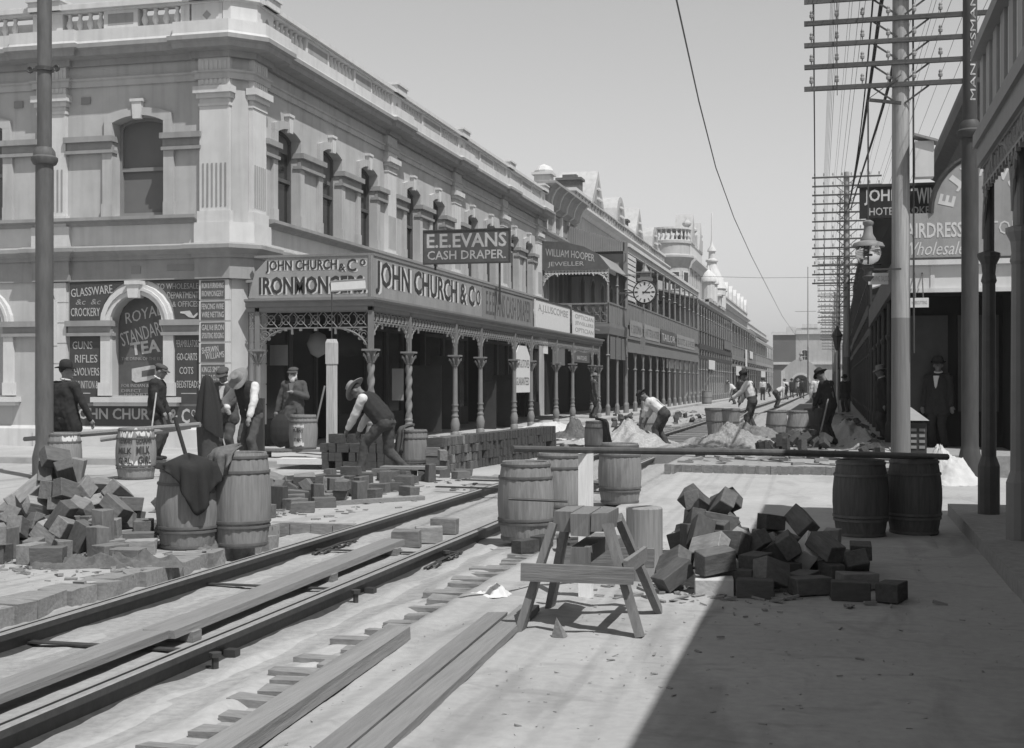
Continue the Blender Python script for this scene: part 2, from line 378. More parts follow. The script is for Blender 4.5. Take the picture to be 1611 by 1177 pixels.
# path round the corner, stepping forward over each pilaster
def cpath(step, pw=.40):
    p = [(-25.0, YS)]
    for c in sorted(spil): p += [(c-pw, YS), (c-pw, YS-step), (c+pw, YS-step), (c+pw, YS)]
    p += [(-12.98, YS), (-12.98, YS-step), (-12.25-step*.0, YS-step), (XF+step, 25.35-step*.0), (XF+step, 26.12), (XF, 26.12)]
    for c in mpil: p += [(XF, c-pw), (XF+step, c-pw), (XF+step, c+pw), (XF, c+pw)] if c < 53 else [(XF, c-pw), (XF+step, c-pw), (XF+step, Y1)]
    return p
cp = cpath(.10)
def course(name, prof, m, path=None):
    b = MB(); b.sweep(path or cp, prof); return b.build(name, m, CB)
course('plinth', [(-.05, .1), (.06, .1), (.06, .5), (.02, .57), (-.05, .57)], M['trim'], cpath(.04)[:15])
course('string_course', [(-.05, 4.12), (.10, 4.12), (.10, 4.2), (.2, 4.26), (.26, 4.3), (.26, 4.38), (.2, 4.42), (-.05, 4.45)], M['sill'])
course('frieze_band', [(-.05, 3.68), (.05, 3.68), (.05, 4.12), (-.05, 4.12)], M['sill'], cp[:19])
course('pedestal_band', [(-.05, 4.42), (.06, 4.42), (.06, 4.86), (-.05, 4.86)], M['trim'])
course('architrave', [(-.05, 7.86), (.05, 7.86), (.05, 7.98), (.09, 8.0), (.09, 8.04), (-.05, 8.04)], M['stucco'])
course('cornice', [(-.05, 8.3), (.1, 8.3), (.12, 8.42), (.38, 8.45), (.40, 8.55), (.47, 8.6), (.47, 8.69), (-.05, 8.7)], M['sill'])
course('blocking_course', [(-.05, 8.70), (.40, 8.70), (.38, 8.76), (.38, 9.0), (-.05, 9.0)], M['trim'])
course('sill_course', [(-.05, 4.86), (.1, 4.86), (.14, 4.93), (.26, 4.96), (.26, 5.03), (-.05, 5.05)], M['sill'], [(-25, YS), (-12.98, YS)])
b = MB(); b.sweep([(XF, 26.12), (XF, Y1)], [(-.05, 4.86), (.1, 4.86), (.14, 4.93), (.26, 4.96), (.26, 5.03), (-.05, 5.05)]); b.build('sill_course', M['sill'], CB)
# pilasters
def pilaster(F, c, w, base=True, flute_shade=True):
    b = MB()
    b.fbox(F, c-w, c+w, -.02, .10, 4.9, 7.5); b.fbox(F, c-w-.04, c+w+.04, -.02, .14, 4.86, 5.1)
    b.fbox(F, c-w-.02, c+w+.02, -.02, .12, 7.3, 7.36); b.fbox(F, c-w-.05, c+w+.05, -.02, .16, 7.46, 7.56); b.fbox(F, c-w-.1, c+w+.1, -.02, .22, 7.56, 7.70); b.fbox(F, c-w-.02, c+w+.02, -.02, .12, 7.70, 8.3)
    if flute_shade:
        n = 6
        for i in range(n):
            x = c-w*.75+1.5*w*i/(n-1)
            b.fbox(F, x-.018, x+.018, .095, .112, 5.2, 6.1, 1)  # grey strips paint in the shade of the flutes
            b.fbox(F, x-.03, x+.03, .12, .132, 7.75, 8.25, 0)
    b.build('pilaster', [M['trim'], M['sill']], CB)
pilaster(FS, -12.6, .34)
for c in spil: pilaster(FS, c, .34)
pilaster(FM, 25.72, .33)
for c in mpil: pilaster(FM, min(c, 53.6), .36)
# upper windows
def window(F, c, h, dep_, blind, lab=None):
    a, d = c-h, c+h
    b = MB()
    b.archband(F, a, d, 7.06, .14, .19, .002, .08); b.fbox(F, a-.24, a-.003, .002, .07, 5.06, 6.42); b.fbox(F, d+.003, d+.24, .002, .07, 5.06, 6.42)
    b.fbox(F, a-.19, a-.002, .002, .08, 6.78, 7.062); b.fbox(F, d+.002, d+.19, .002, .08, 6.78, 7.062)
    b.fbox(F, a-.26, a-.002, .002, .09, 5.055, 5.33); b.fbox(F, d+.002, d+.26, .002, .09, 5.055, 5.33)
    w = b.build('window', M['stucco'], CB)
    k = MB(); k.prism(F, [(c-.09, 7.12), (c+.09, 7.12), (c+.12, 7.5), (c-.12, 7.5)], .004, .12); k.fbox(F, c-.15, c+.15, .004, .14, 7.48, 7.54)
    k.build('keystone', M['trim'], w)
    f = MB(); o = -dep_+.03
    for x0, x1 in ((a, a+.07), (d-.07, d)): f.fbox(F, x0, x1, o-.05, o+.05, 5.05, 7.05)
    f.fbox(F, a+.07, d-.07, o-.04, o+.04, 5.05, 5.16); f.fbox(F, a+.07, d-.07, o-.03, o+.05, 6.05, 6.13); f.prism(F, [(a+.07, 6.95)]+[(p, z-.07) for p, z in arch(a, d, 7.06, .14)[1:-1]]+[(d-.07, 6.95)]+[(p, z+.03) for p, z in arch(a, d, 7.06, .14)[::-1]], o-.04, o+.04)
    f.build('frame', M['greypaint' if F is FS else 'signdark'], w)
    g = MB(); g.quad(F(a, o-.02, 5.05), F(d, o-.02, 5.05), F(d, o-.02, 7.2), F(a, o-.02, 7.2)); g.build('pane', M['glass'], w)
    g = MB(); z = 5.15 if blind > .9 else 7.15-blind*2.1
    g.quad(F(a+.06, o-.01, z), F(d-.06, o-.01, z), F(d-.06, o-.01, 7.15), F(a+.06, o-.01, 7.15)); g.build('blind', M['blind'], w)
for i, c in enumerate(swin): window(FS, c, .6, .32, 1.0)
for i, c in enumerate(mwin): window(FM, c, hw, .24, [.2, .35, .1, .3, .1, .3, .2, .25, .15][i])
def impost(F, segs, z0=6.42, z1=6.78, name='impost_band'):
    for a, d in segs:
        b = MB()
        b.fbox(F, a-.01, d+.01, .002, .08, z0+.06, z1-.11); b.fbox(F, a-.03, d+.03, -.1, .12, z0, z0+.07); b.fbox(F, a-.04, d+.04, -.15, .17, z1-.12, z1)
        b.build(name, M['sill'], CB)
e = [-25]+sum([[c-.6, c+.6] for c in sorted(swin)], [])+[-12.94]
def segs(edges, cuts):
    out = []
    for a, d in zip(edges[0::2], edges[1::2]):
        x = a
        for q0, q1 in cuts:
            if q0 > x and q1 < d: out.append((x, q0)); x = q1
        out.append((x, d))
    return out
impost(FS, segs(e, [(c-.36, c+.36) for c in sorted(spil)]))
e = [26.06]+sum([[c-hw, c+hw] for c in mwin], [])+[52.6]
impost(FM, segs(e, [(c-.38, c+.38) for c in mpil]))
# parapet: dies, panels and diamonds with recess shade painted as grey patches, balusters, coping
BAL = [(.06, 0), (.06, .04), (.035, .06), (.08, .16), (.075, .21), (.035, .33), (.05, .37), (.055, .41)]
def parapet(F, s0, s1, items, side):
    b = MB(); b.fbox(F, s0, s1, -.02, .30, 9.42, 9.46); b.fbox(F, s0, s1, -.06, .36, 9.46, 9.56); b.fbox(F, s0, s1, -.02, .3, 9.56, 9.6)
    b.build('coping', M['trim'], CB)
    b = MB(); b.fbox(F, s0, s1, -.5, -.42, 8.9, 9.45); b.build('parapet_back', M['sill'], CB)  # dark grey sheet, its tone put in for the shade behind the balusters
    for (k, a, d) in items:
        b = MB()
        if k == 'b':
            n = max(3, int(round((d-a)/.24)))
            for i in range(n): b.lathe(BAL, F(a+(i+.5)*(d-a)/n, .14, 9.0), 8)
            b.build('balusters', M['trim'], CB, smooth=.9)
        else:
            w = .28 if k == 'd' else .24
            b.fbox(F, a, d, 0, w, 9.0, 9.42)
            if k == 'p':
                b.fbox(F, a+.1, d-.1, w-.01, w+.004, 9.1, 9.34, 1)
            if k == 'c':
                b.fbox(F, a-.02, d+.02, -.05, .4, 9.46, 9.74); b.fbox(F, a-.06, d+.06, -.09, .44, 9.66, 9.72); b.prism(F, [((a+d)/2-.1, 9.17), ((a+d)/2, 9.07), ((a+d)/2+.1, 9.17), ((a+d)/2, 9.27)], .2, .245, 1)
            b.build('parapet_die', [M['trim'], M['sill']], CB)
si = []
for c in spil[:2]:
    si += [('c', c-.36, c+.36), ('b', c+.36, c+1.35), ('p', c+1.35, c+2.15), ('b', c+2.15, c+3.16)]
    si[-1] = ('b', c+2.15, c+3.15)
parapet(FS, -25, -12.3, si+[('p', -13.3, -13.1), ('c', -13.05, -12.35)], 0)
mi = [('c', 25.45, 26.1), ('b', 26.1, 27.9), ('p', 27.9, 29.3), ('b', 29.3, 31.0), ('p', 31.0, 32.3), ('b', 32.3, 33.9)]
for i, c in enumerate(mpil):
    mi.append(('c', c-.4, min(c+.4, 53.95)))
    if i < 3:
        n = mpil[i+1]; w = (n-c-.8)/3
        mi += [('b', c+.4, c+.4+w), ('p', c+.4+w, c+.4+2*w), ('b', c+.4+2*w, n-.4)]
parapet(FM, 25.35, Y1, mi, 1)
b = MB(); b.poly([(-12.3, YS+.0, 9.0), (-12.0, 25.35, 9.0), (-12.28, 25.6, 9.0), (-12.55, 25.4, 9.0)]);
b.sweep([(-12.33, YS-.02), (-12.25, YS-.02), (XF+.02, 25.35), (XF+.02, 25.42)], [(-.05, 9.0), (.24, 9.0), (.24, 9.42), (.32, 9.46), (.32, 9.56), (-.05, 9.6)]); b.build('corner_die', M['trim'], CB)
# vents and little plates on the side wall
for (u, v, w, h) in ((136, 159, .22, .15), (30, 165, .22, .15), (216, 425, .22, .16), (290, 421, .75, .13), (347, 419, .5, .13), (90, 424, .2, .12), (380, 452, .12, .1)):
    if u == 380: continue
    X = xat(u, YS); z = zat(u, v, YS); b = MB(); b.fbox(FS, X-w/2, X+w/2, .02 if v < 300 else .05, .03 if v < 300 else .064, z-h/2, z+h/2); b.build('air_vent', M['greypaint'], CB)
# ground floor of the side wall: rusticated pier, arched window, painted panels
def archwin(c, painted):
    a, d = c-.62, c+.62
    b = MB(); b.archband(FS, a, d, 2.75, .62, .23, .002, .12); b.archband(FS, a-.1, d+.1, 2.75, .72, .06, .10, .16)
    b.fbox(FS, a-.24, a-.002, .002, .08, 1.5, 2.5); b.fbox(FS, d+.002, d+.24, .002, .08, 1.5, 2.5); b.fbox(FS, a-.28, a-.002, .002, .12, 1.22, 1.5); b.fbox(FS, d+.002, d+.28, .002, .12, 1.22, 1.5)
    b.fbox(FS, a-.4, d+.4, -.02, .22, 1.08, 1.19); b.fbox(FS, a-.36, d+.36, -.02, .16, 1.0, 1.08)
    w = b.build('arched_window', M['trim'], CB)
    b = MB(); b.prism(FS, [(c-.11, 3.3), (c+.11, 3.3), (c+.15, 3.62), (c-.15, 3.62)], -.02, .24); b.fbox(FS, c-.18, c+.18, -.02, .27, 3.58, 3.66); b.build('keystone', M['trim'], w)
    b = MB(); cc = arch(a, d, 2.75, .62); b.poly([FS(p, -.26, z) for p, z in cc]+[FS(d, -.26, 1.2), FS(a, -.26, 1.2)])
    return w, b.build('painted_panel' if painted else 'pane', M['signdark'] if painted else M['stucco'], w)
w0, pan = archwin(-14.42, True)
Lm = M['letter']
def rot_text(body, x0, x1, z0, z1, o, ang, par, m=Lm, keep=False, bold=0.0, shear=0):
    cx, cz = (x0+x1)/2, (z0+z1)/2; ca, sa = math.cos(ang), math.sin(ang)
    return text(body, FS, x0, x1, z0, z1, o, m, par, bold=bold, shear=shear, keep=keep, warp=lambda s, z: (cx+(s-cx)*ca-(z-cz)*sa, cz+(s-cx)*sa+(z-cz)*ca))
rot_text('ROYAL', -14.9, -14.0, 2.86, 3.1, -.25, .22, w0, shear=.15)
rot_text('STANDARD', -15.0, -13.88, 2.42, 2.72, -.25, .27, w0)
rot_text('TEA', -14.75, -14.05, 2.12, 2.4, -.25, .12, w0, bold=.03)
text('THE DRINK OF THE ELITE', FS, -14.97, -13.9, 1.98, 2.05, -.25, M['signgrey'], w0)
b = MB(); b.prism(FS, [(-14.72, 1.55), (-14.62, 1.5), (-14.1, 1.58), (-14.1, 1.83), (-14.2, 1.88), (-14.72, 1.8)], -.255, -.245); b.build('painted_tea_chest', M['letter'], w0)
b = MB(); b.prism(FS, [(-14.48, 1.62), (-14.17, 1.66), (-14.17, 1.8), (-14.48, 1.75)], -.246, -.242); b.build('chest_label', M['signdark'], w0)
text('FOR INDIAN & CEYLON', FS, -14.97, -13.9, 1.4, 1.47, -.25, M['signgrey'], w0); text('DIRECT', FS, -14.97, -14.5, 1.29, 1.36, -.25, M['signgrey'], w0); text('IMPORTERS', FS, -14.9, -14.1, 1.21, 1.27, -.25, M['signgrey'], w0)
for c in swin[1:]: archwin(c, False)
impost(FS, [(-16.05, -15.04), (-13.8, -12.98)], 2.5, 2.83, 'ground_impost')
impost(FS, [(-25, swin[1]-.62), (swin[1]+.62, -16.8)], 2.5, 2.83, 'ground_impost')
def panel(a, d, z0, z1, cut=None, o=.028, m='darkpaint'):
    b = MB(); P = [(a, z0), (d, z0), (d, z1), (a, z1)]
    if cut == 'l': P = [(a, z0), (d-.02, z0)]+[(x, z) for x, z in arch(-15.3, -13.54, 2.83, .87, 16)[1:8]]+[(-14.6, z1), (a, z1)]
    if cut == 'r': P = [(-13.54, z0), (d, z0), (d, z1), (-14.24, z1)]+[(x, z) for x, z in arch(-15.3, -13.54, 2.83, .87, 16)[9:15]]
    b.prism(FS, P, .005, o); return b.build('painted_panel', M[m], CB)
panel(-16.05, -15.3, 2.84, 3.66, 'l'); panel(-13.54, -12.98, 2.84, 3.66, 'r')
panel(-16.05, -15.31, 1.05, 2.5); panel(-13.54, -12.98, 1.05, 2.5); panel(-16.05, -12.98, .57, 1.0, o=.03)
rot_text('GLASSWARE', -16.02, -15.02, 3.38, 3.56, .034, .08, CB); text('&c  &c', FS, -15.9, -15.3, 3.18, 3.3, .034, M['signgrey'], CB, shear=.2); text('CROCKERY', FS, -16.02, -15.32, 2.93, 3.11, .034, Lm, CB)
text('TO WHOLESALE', FS, -13.97, -13.0, 3.48, 3.6, .034, M['signgrey'], CB); text('DEPARTMENT', FS, -13.72, -13.0, 3.28, 3.42, .034, M['signgrey'], CB); text('& OFFICES', FS, -13.6, -13.0, 3.1, 3.22, .034, M['signgrey'], CB)
b = MB()                                                # the painted pointing hand
b.prism(FS, [(-13.42, 3.0), (-13.2, 3.02), (-13.12, 2.9), (-13.02, 2.98), (-13.0, 2.94), (-13.1, 2.86), (-13.22, 2.88), (-13.32, 2.95), (-13.42, 2.97)], .027, .035); b.build('painted_pointing_hand', Lm, CB)
for t, a, d, z in (('GUNS', -15.98, -15.5, 2.22), ('RIFLES', -15.92, -15.38, 1.93), ('REVOLVERS', -16.02, -15.33, 1.65), ('AMMUNITION &c', -16.03, -15.33, 1.37)): text(t, FS, a, d, z, z+.17, .034, Lm, CB)
for t, a, d, z in (('PERAMBULATORS', -13.52, -12.99, 2.25), ('GO-CARTS', -13.5, -13.03, 1.97), ('COTS', -13.44, -13.12, 1.68), ('BEDSTEADS', -13.5, -12.99, 1.39)): text(t, FS, a, d, z, z+.15, .034, Lm, CB)
for a, d in ((-15.95, -15.55), (-13.4, -13.05)): b = MB(); b.fbox(FS, a, d, .027, .034, 1.26, 1.28); b.build('painted_line', Lm, CB)
text('JOHN CHURCH', FS, -15.95, -13.72, .64, .95, .037, Lm, CB, bold=.02); text('& C', FS, -13.66, -13.2, .64, .95, .037, Lm, CB, bold=.02); text('O', FS, -13.16, -13.06, .78, .93, .037, Lm, CB)
# rusticated piers with painted boards
for F, X0, X1 in ((FS, -12.95, -12.27), (FS, -16.8, -16.1), (FM, 25.4, 26.06)):
    b = MB(); b.fbox(F, X0+.01, X1-.01, .002, .085, .6, 3.66)
    for i in range(7): b.fbox(F, X0, X1, .002, .10, .6+i*.44, .6+i*.44+.415)
    b.build('pier', M['trim'], CB)
brds = [('IRON & FURNISHING', 'IRONMONGERY'), ('FENCING WIRE', 'WIRE NETTING'), ('GALVd IRON', 'SPOUTING RIDGING'), ('THE SHERWIN', 'WILLIAMS PAINTS'), ('KINGS SMITHS', 'TOOLS & CUTLERY'), ('OVENS & STOVES', 'RANGES')]
for i, (t1, t2) in enumerate(brds):
    z1 = .6+(6-i)*.44+.40; z0 = z1-.385
    b = MB(); b.fbox(FS, -12.9, -12.36, .1, .112, z0, z1); p = b.build('painted_board', M['signdark'], CB)
    if i == 3:
        rot_text('SHERWIN', -12.88, -12.5, z0+.19, z0+.32, .116, .12, p); rot_text('WILLIAMS', -12.8, -12.37, z0+.07, z0+.2, .116, .12, p)
    else:
        text(t1, FS, -12.88, -12.38, z0+.22, z0+.34, .116, Lm, p); text(t2, FS, -12.88, -12.38, z0+.05, z0+.17, .116, Lm, p)
b = MB(); b.fbox(FS, -16.7, -16.3, .1, .11, 2.3, 3.5); p = b.build('painted_board', M['trim'], CB); text('CHINA', FS, -16.66, -16.36, 3.3, 3.4, .114, M['signdark'], p); text('TIN', FS, -16.66, -16.4, 3.12, 3.2, .114, M['signdark'], p)
# shopfront under the verandah
b = MB(); b.fbox(FM, 26.06, Y1-.7, -.9, -.8, .1, 3.9)
b.build('shop_dark_sheet', M['void'], CB)
ys = [26.1, 27.6, 29.2, 30.4, 32.6, 34.2, 35.6, 37.6, 39.6, 41.2, 42.4, 44.4, 46.4, 48.0, 49.4, 51.4, 53.3]
for i, (a, d) in enumerate(zip(ys, ys[1:])):
    if i % 4 == 2: continue
    b = MB(); b.fbox(FM, a, a+.1, -.15, 0, .12, 3.6); b.fbox(FM, d-.1, d, -.15, 0, .12, 3.6); b.fbox(FM, a+.1, d-.1, -.12, .02, .12, .7); b.fbox(FM, a+.1, d-.1, -.1, 0, 2.9, 3.0); b.fbox(FM, a+.1, d-.1, -.12, 0, 3.5, 3.6)
    s = b.build('shop_window', M['shopwood'], CB)
    b = MB(); b.quad(FM(a+.1, -.06, .7), FM(d-.1, -.06, .7), FM(d-.1, -.06, 3.5), FM(a+.1, -.06, 3.5)); b.build('pane', M['glass'], s)
# ------------------------------------------------------------------ the corner shop's cast-iron verandah
XV = -9.2; YE = 25.2
V = thing('cast_iron_verandah', 'cast-iron street verandah with lacework frieze round the corner shop', 'verandah', (0, 0, 0))
YV1 = 52.3
b = MB(); b.box(-12.0, XV-.05, YE+.03, YV1, 3.6, 3.66); b.build('roof', M['iron_roof'], V)
b = MB()
for y in np.arange(26.4, 52, 1.35): b.box(-12, XV, y, y+.06, 3.46, 3.6)
b.build('rafters', M['shopwood'], V)
FE = lambda s, o, z: (s, YE-o, z)
FV = lambda s, o, z: (XV+o, s, z)
b = MB(); b.sweep([(-11.95, YE), (XV, YE), (XV, YV1)], [(-.1, 2.98), (.05, 2.98), (.05, 3.06), (.09, 3.08), (.09, 3.16), (.16, 3.2), (.16, 3.24), (-.1, 3.24)]); b.build('fascia_beam', M['ironpaint'], V)
TW = [(.115, 0), (.115, .12), (.085, .16), (.1, .2), (.12, .34), (.09, .46), (.075, .5), (.09, .53), (.09, .56), (.07, .58)]
def colmesh(twist):
    b = MB(); b.lathe(TW, (0,0,0), 14)
    z0, z1 = .58, 1.78
    if twist:
        n = 12; k = 60; vs = []; fs = []
        for i in range(k+1):
            z = z0+(z1-z0)*i/k; ph = i/k*14
            for j in range(n):
                a = 2*math.pi*j/n; r = .068+.013*math.cos(2*(a-ph)); vs.append((r*math.cos(a), r*math.sin(a), z))
        fs = [(i*n+j, i*n+(j+1)%n, (i+1)*n+(j+1)%n, (i+1)*n+j) for i in range(k) for j in range(n)]
        b.add(vs, fs)
    else:
        b.lathe([(.07, z0), (.06, z1)], (0,0,0), 12)
        for z in (.66, .8): b.lathe([(.085, z), (.09, z+.02), (.085, z+.04)], (0,0,0), 12)
    b.box(-.05, .05, -.05, .05, 2.06, 2.98); return b
def capital():
    b = MB(); b.lathe([(.07, 1.78), (.085, 1.8), (.07, 1.83), (.08, 1.95), (.13, 2.03)], (0,0,0), 12)
    b.box(-.15, .15, -.15, .15, 2.03, 2.07)
    for i in range(8):
        a = i*math.pi/4; ca, sa = math.cos(a), math.sin(a)
        b.tube([(ca*.07, sa*.07, 1.83), (ca*.12, sa*.12, 1.92), (ca*.17, sa*.17, 1.97), (ca*.16, sa*.16, 1.92)], [.03, .03, .022, .015], 5)
    return b
cy = [YE, 27.65, 31.3, 33.7, 37.5, 39.7, 43.5, 46.4, 50.3, 51.8]
protos = {}
for i, y in enumerate(cy):
    tw = i < 2
    if tw not in protos:
        p = colmesh(tw).build('post', M['ironpaint'], V, smooth=.7, loc=(XV, y, .12)); q = capital().build('capital', M['ironpaint'], p, smooth=.8); protos[tw] = (p, q)
    else:
        p = protos[tw][0].copy(); COL.objects.link(p); p.parent = V; p.location = (XV, y, .12); q = protos[tw][1].copy(); COL.objects.link(q); q.parent = p
p = protos[False][0].copy(); COL.objects.link(p); p.parent = V; p.location = (-11.7, YE, .12); q = protos[False][1].copy(); COL.objects.link(q); q.parent = p
def lace(F, a, d, z0, z1, r=.013):
    """cast-iron lacework: rails, crossed bars and rings"""
    b = MB(); h = z1-z0; zc = (z0+z1)/2
    for z in (z0+r, z1-r): b.fbox(F, a, d, -.02, .02, z-r, z+r)
    n = max(1, int(round((d-a)/(h*.95)))); w = (d-a)/n
    for i in range(n):
        x = a+i*w
        b.tube([F(x, 0, z0), F(x+w/2, 0, zc), F(x+w, 0, z1)], r*.8, 5); b.tube([F(x, 0, z1), F(x+w/2, 0, zc), F(x+w, 0, z0)], r*.8, 5)
        b.tube([F(x+w/2+w*.27*math.cos(t), 0, zc+h*.27*math.sin(t)) for t in np.linspace(0, 2*math.pi, 11)], r*.8, 5, cap=False)
        b.tube([F(x+w*.2*math.cos(t), 0, zc+h*.3*math.sin(t)) for t in np.linspace(-1.57, 1.57, 7)], r*.7, 5)
        b.fbox(F, x+w/2-.03, x+w/2+.03, -.02, .02, z0-.05, z0)
    return b
def bracket(b, F, s, sg, z0, z1, L):
    """quarter-arch bracket with scrolls in its spandrel"""
    n = 10; arc = [(s+sg*(L-L*math.cos(t)), z0+(z1-z0)*math.sin(t)) for t in np.linspace(0, math.pi/2, n+1)]
    b.tube([F(x, 0, z) for x, z in arc], .02, 6)
    for k, (fx, fz, rr) in enumerate(((.15, .72, .10), (.38, .87, .075), (.07, .45, .06), (.6, .93, .045), (.27, .6, .03))):
        cx, cz = s+sg*fx*L, z0+fz*(z1-z0)
        b.tube([F(cx+rr*math.cos(t), 0, cz+rr*math.sin(t)) for t in np.linspace(0, 2*math.pi, 10)], .012, 5, cap=False)
        b.tube([F(cx+rr*.5*math.cos(t), 0, cz+rr*.5*math.sin(t)) for t in np.linspace(0, 5, 8)], .011, 5, cap=False)
    b.fbox(F, s+sg*L-.02, s+sg*L+.02, -.02, .02, z1-.12, z1)
for a, d in zip(cy, cy[1:]):
    b = lace(FV, a+.05, d-.05, 2.74, 2.98)
    L = min(.62, (d-a)*.42)
    bracket(b, FV, a+.05, 1, 2.18, 2.74, L); bracket(b, FV, d-.05, -1, 2.18, 2.74, L)
    b.build('lacework_frieze', M['ironpaint'], V)
b = lace(FE, -11.9, XV-.05, 2.62, 2.98); bracket(b, FE, -11.65, 1, 2.1, 2.62, .72); bracket(b, FE, XV-.05, -1, 2.1, 2.62, .72); b.build('lacework_frieze', M['ironpaint'], V)
# fascia signs standing on the verandah edge
def fsign(name, label, F, a, d, z0, z1, m, o0=.0, o1=.05, frame='ironpaint', poly=None):
    b = MB()
    if poly: b.prism(F, poly, o0, o1)
    else: b.fbox(F, a, d, o0, o1, z0, z1)
    s = tag(b.build(name, m), label, 'sign')
    b = MB()
    b.fbox(F, a, d, o0, o1+.02, z1, z1+.05); b.fbox(F, a, d, o0, o1+.02, z0-.04, z0); b.fbox(F, d-.05, d, o1, o1+.02, z0, z1)
    b.build('frame', M[frame], s)
    return s
s = fsign('fascia_sign', 'grey verandah end sign lettered John Church & Co Ironmongers', FE, -11.75, XV+.02, 3.26, 4.1, M['signgrey'], poly=[(-11.9, 3.26), (XV+.02, 3.26), (XV+.02, 4.1), (-11.45, 4.1), (-11.75, 3.8)])
def shadowed(body, F, a, d, z0, z1, s, bold=.015, sh=.035, o=.055):
    text(body, F, a+sh, d+sh, z0-.02, z1-.02, o, M['white'], s, bold=bold, ext=.003, name='letter_shade'); text(body, F, a, d, z0, z1, o+.006, M['inkd'], s, bold=bold, ext=.004)
shadowed('JOHN CHURCH', FE, -11.5, -9.92, 3.78, 4.04, s); shadowed('&', FE, -9.88, -9.74, 3.80, 3.95, s); shadowed('C', FE, -9.7, -9.5, 3.78, 4.04, s); shadowed('O', FE, -9.42, -9.3, 3.9, 4.03, s)
shadowed('IRONMONGERS.', FE, -11.65, -9.28, 3.34, 3.70, s, .03)
s = fsign('fascia_sign', 'long grey verandah fascia sign with big dark letters John Church & Co', FV, YE, 33.75, 3.26, 4.1, M['signgrey'])
shadowed('JOHN CHURCH & C', FV, YE+.15, 32.9, 3.34, 4.03, s, .02, .14); shadowed('O', FV, 33.1, 33.5, 3.55, 3.95, s, 0, .08)
s = fsign('fascia_sign', 'dull grey verandah fascia sign lettered E. E. Evans Cash Draper along the front', FV, 33.77, 39.75, 3.26, 4.1, mat('sign_faded', .26, .7, .1, 3.0, blot=.1))
text('E.E.EVANS CASH DRAPER', FV, 34.1, 39.4, 3.36, 4.0, .055, M['signdark'], s, ext=.004)
s = fsign('fascia_sign', 'pale verandah fascia sign lettered A. J. Luscombe beyond the draper sign', FV, 40.15, 45.7, 3.26, 4.15, M['paper'], frame='shopwood')
text('A.J.LUSCOMBE', FV, 40.5, 45.3, 3.72, 4.02, .055, M['sill'], s, ext=.004)
s = fsign('fascia_sign', 'small pale board with three lines of faded lettering at the verandah end', FV, 46.3, 50.6, 3.26, 4.12, M['paper'], frame='shopwood')
for z, t in ((3.85, 'OPTICIAN'), (3.6, 'JEWELLERS'), (3.36, 'OPTICIAN')): text(t, FV, 46.6, 50.3, z, z+.16, .055, M['sill'], s, ext=.004)
# E. E. Evans hanging board above the verandah, facing the street crossing
Yb = yat(735, -9.9); b = MB(); xa, xb = xat(668, Yb), xat(802, Yb); z0, z1 = zat(735, 413, Yb), zat(735, 363, Yb)
FB = lambda s, o, z: (s, Yb-o, z)
b.fbox(FB, xa, xb, 0, .05, z0, z1); s = tag(b.build('projecting_sign', M['signdark']), 'dark projecting board lettered E. E. Evans Cash Draper above the verandah', 'sign')
b = MB(); b.fbox(FB, xa-.03, xb+.03, -.01, .07, z1, z1+.04); b.fbox(FB, xa-.03, xb+.03, -.01, .07, z0-.04, z0); b.fbox(FB, xa-.03, xa, -.01, .07, z0, z1); b.fbox(FB, xb, xb+.03, -.01, .07, z0, z1)
b.beam((xa+.3, Yb+.05, 3.66), (xa+.3, Yb+.05, z0), .05, .05); b.beam((xb-.3, Yb+.05, 3.66), (xb-.3, Yb+.05, z0), .05, .05); b.build('frame', M['shopwood'], s)
h = z1-z0
text('E.E.EVANS', FB, xa+.08, xb-.08, z0+h*.47, z1-h*.08, .055, M['letter'], s, bold=.02); text('CASH DRAPER.', FB, xa+.1, xb-.1, z0+h*.1, z0+h*.38, .055, M['letter'], s, bold=.01)
# goods and notices in the shade of the verandah
def hang(name, label, cat, u, v0, v1, Y, w, m, txt=None):
    X = xat(u, Y); za, zb = zat(u, v1, Y), zat(u, v0, Y); F = lambda s, o, z: (s, Y-o, z)
    b = MB(); b.fbox(F, X-w/2, X+w/2, 0, .02, za, zb); s = tag(b.build(name, m), label, cat)
    for i, t in enumerate(txt or []):
        hh = (zb-za)/len(txt); text(t, F, X-w*.42, X+w*.42, zb-hh*(i+.8), zb-hh*(i+.25), .023, M['signdark'], s, ext=.003)
    return s
FN = lambda s, o, z: (XV+o, s, z)
b = MB(); b.prism(FN, [(37.62, 1.2), (39.58, 1.2), (39.58, 2.3), (39.1, 2.62), (38.1, 2.62), (37.62, 2.3)], -.02, 0); s = tag(b.build('hanging_notice', M['paper']), 'white arched notice hung between two verandah posts, lettered guaranteed', 'sign')
text('TEA & STOVES', FN, 37.75, 39.45, 1.95, 2.2, .004, M['signdark'], s, ext=.003); text('GUARANTEED', FN, 37.75, 39.45, 1.42, 1.66, .004, M['signdark'], s, ext=.003)
b = MB(); b.fbox(FN, 43.0, 45.0, -.02, 0, 2.1, 2.75); tag(b.build('hanging_notice', M['blind']), 'blank grey square notice hung high under the verandah edge', 'sign')
b = MB(); b.fbox(FN, 41.5, 42.2, -.02, 0, 2.45, 2.95); tag(b.build('hanging_notice', M['paper']), 'tiny white card hung under the verandah fascia', 'sign')
b = MB(); b.fbox(FN, 46.6, 49.8, -.02, 0, 2.25, 2.85); s = tag(b.build('hanging_notice', M['signdark']), 'dark jeweller and optician board under the verandah edge', 'sign'); text('JEWELLERY', FN, 46.8, 49.6, 2.6, 2.78, .004, M['letter'], s, ext=.003); text('WATCHES', FN, 47.2, 49.2, 2.34, 2.5, .004, M['letter'], s, ext=.003)
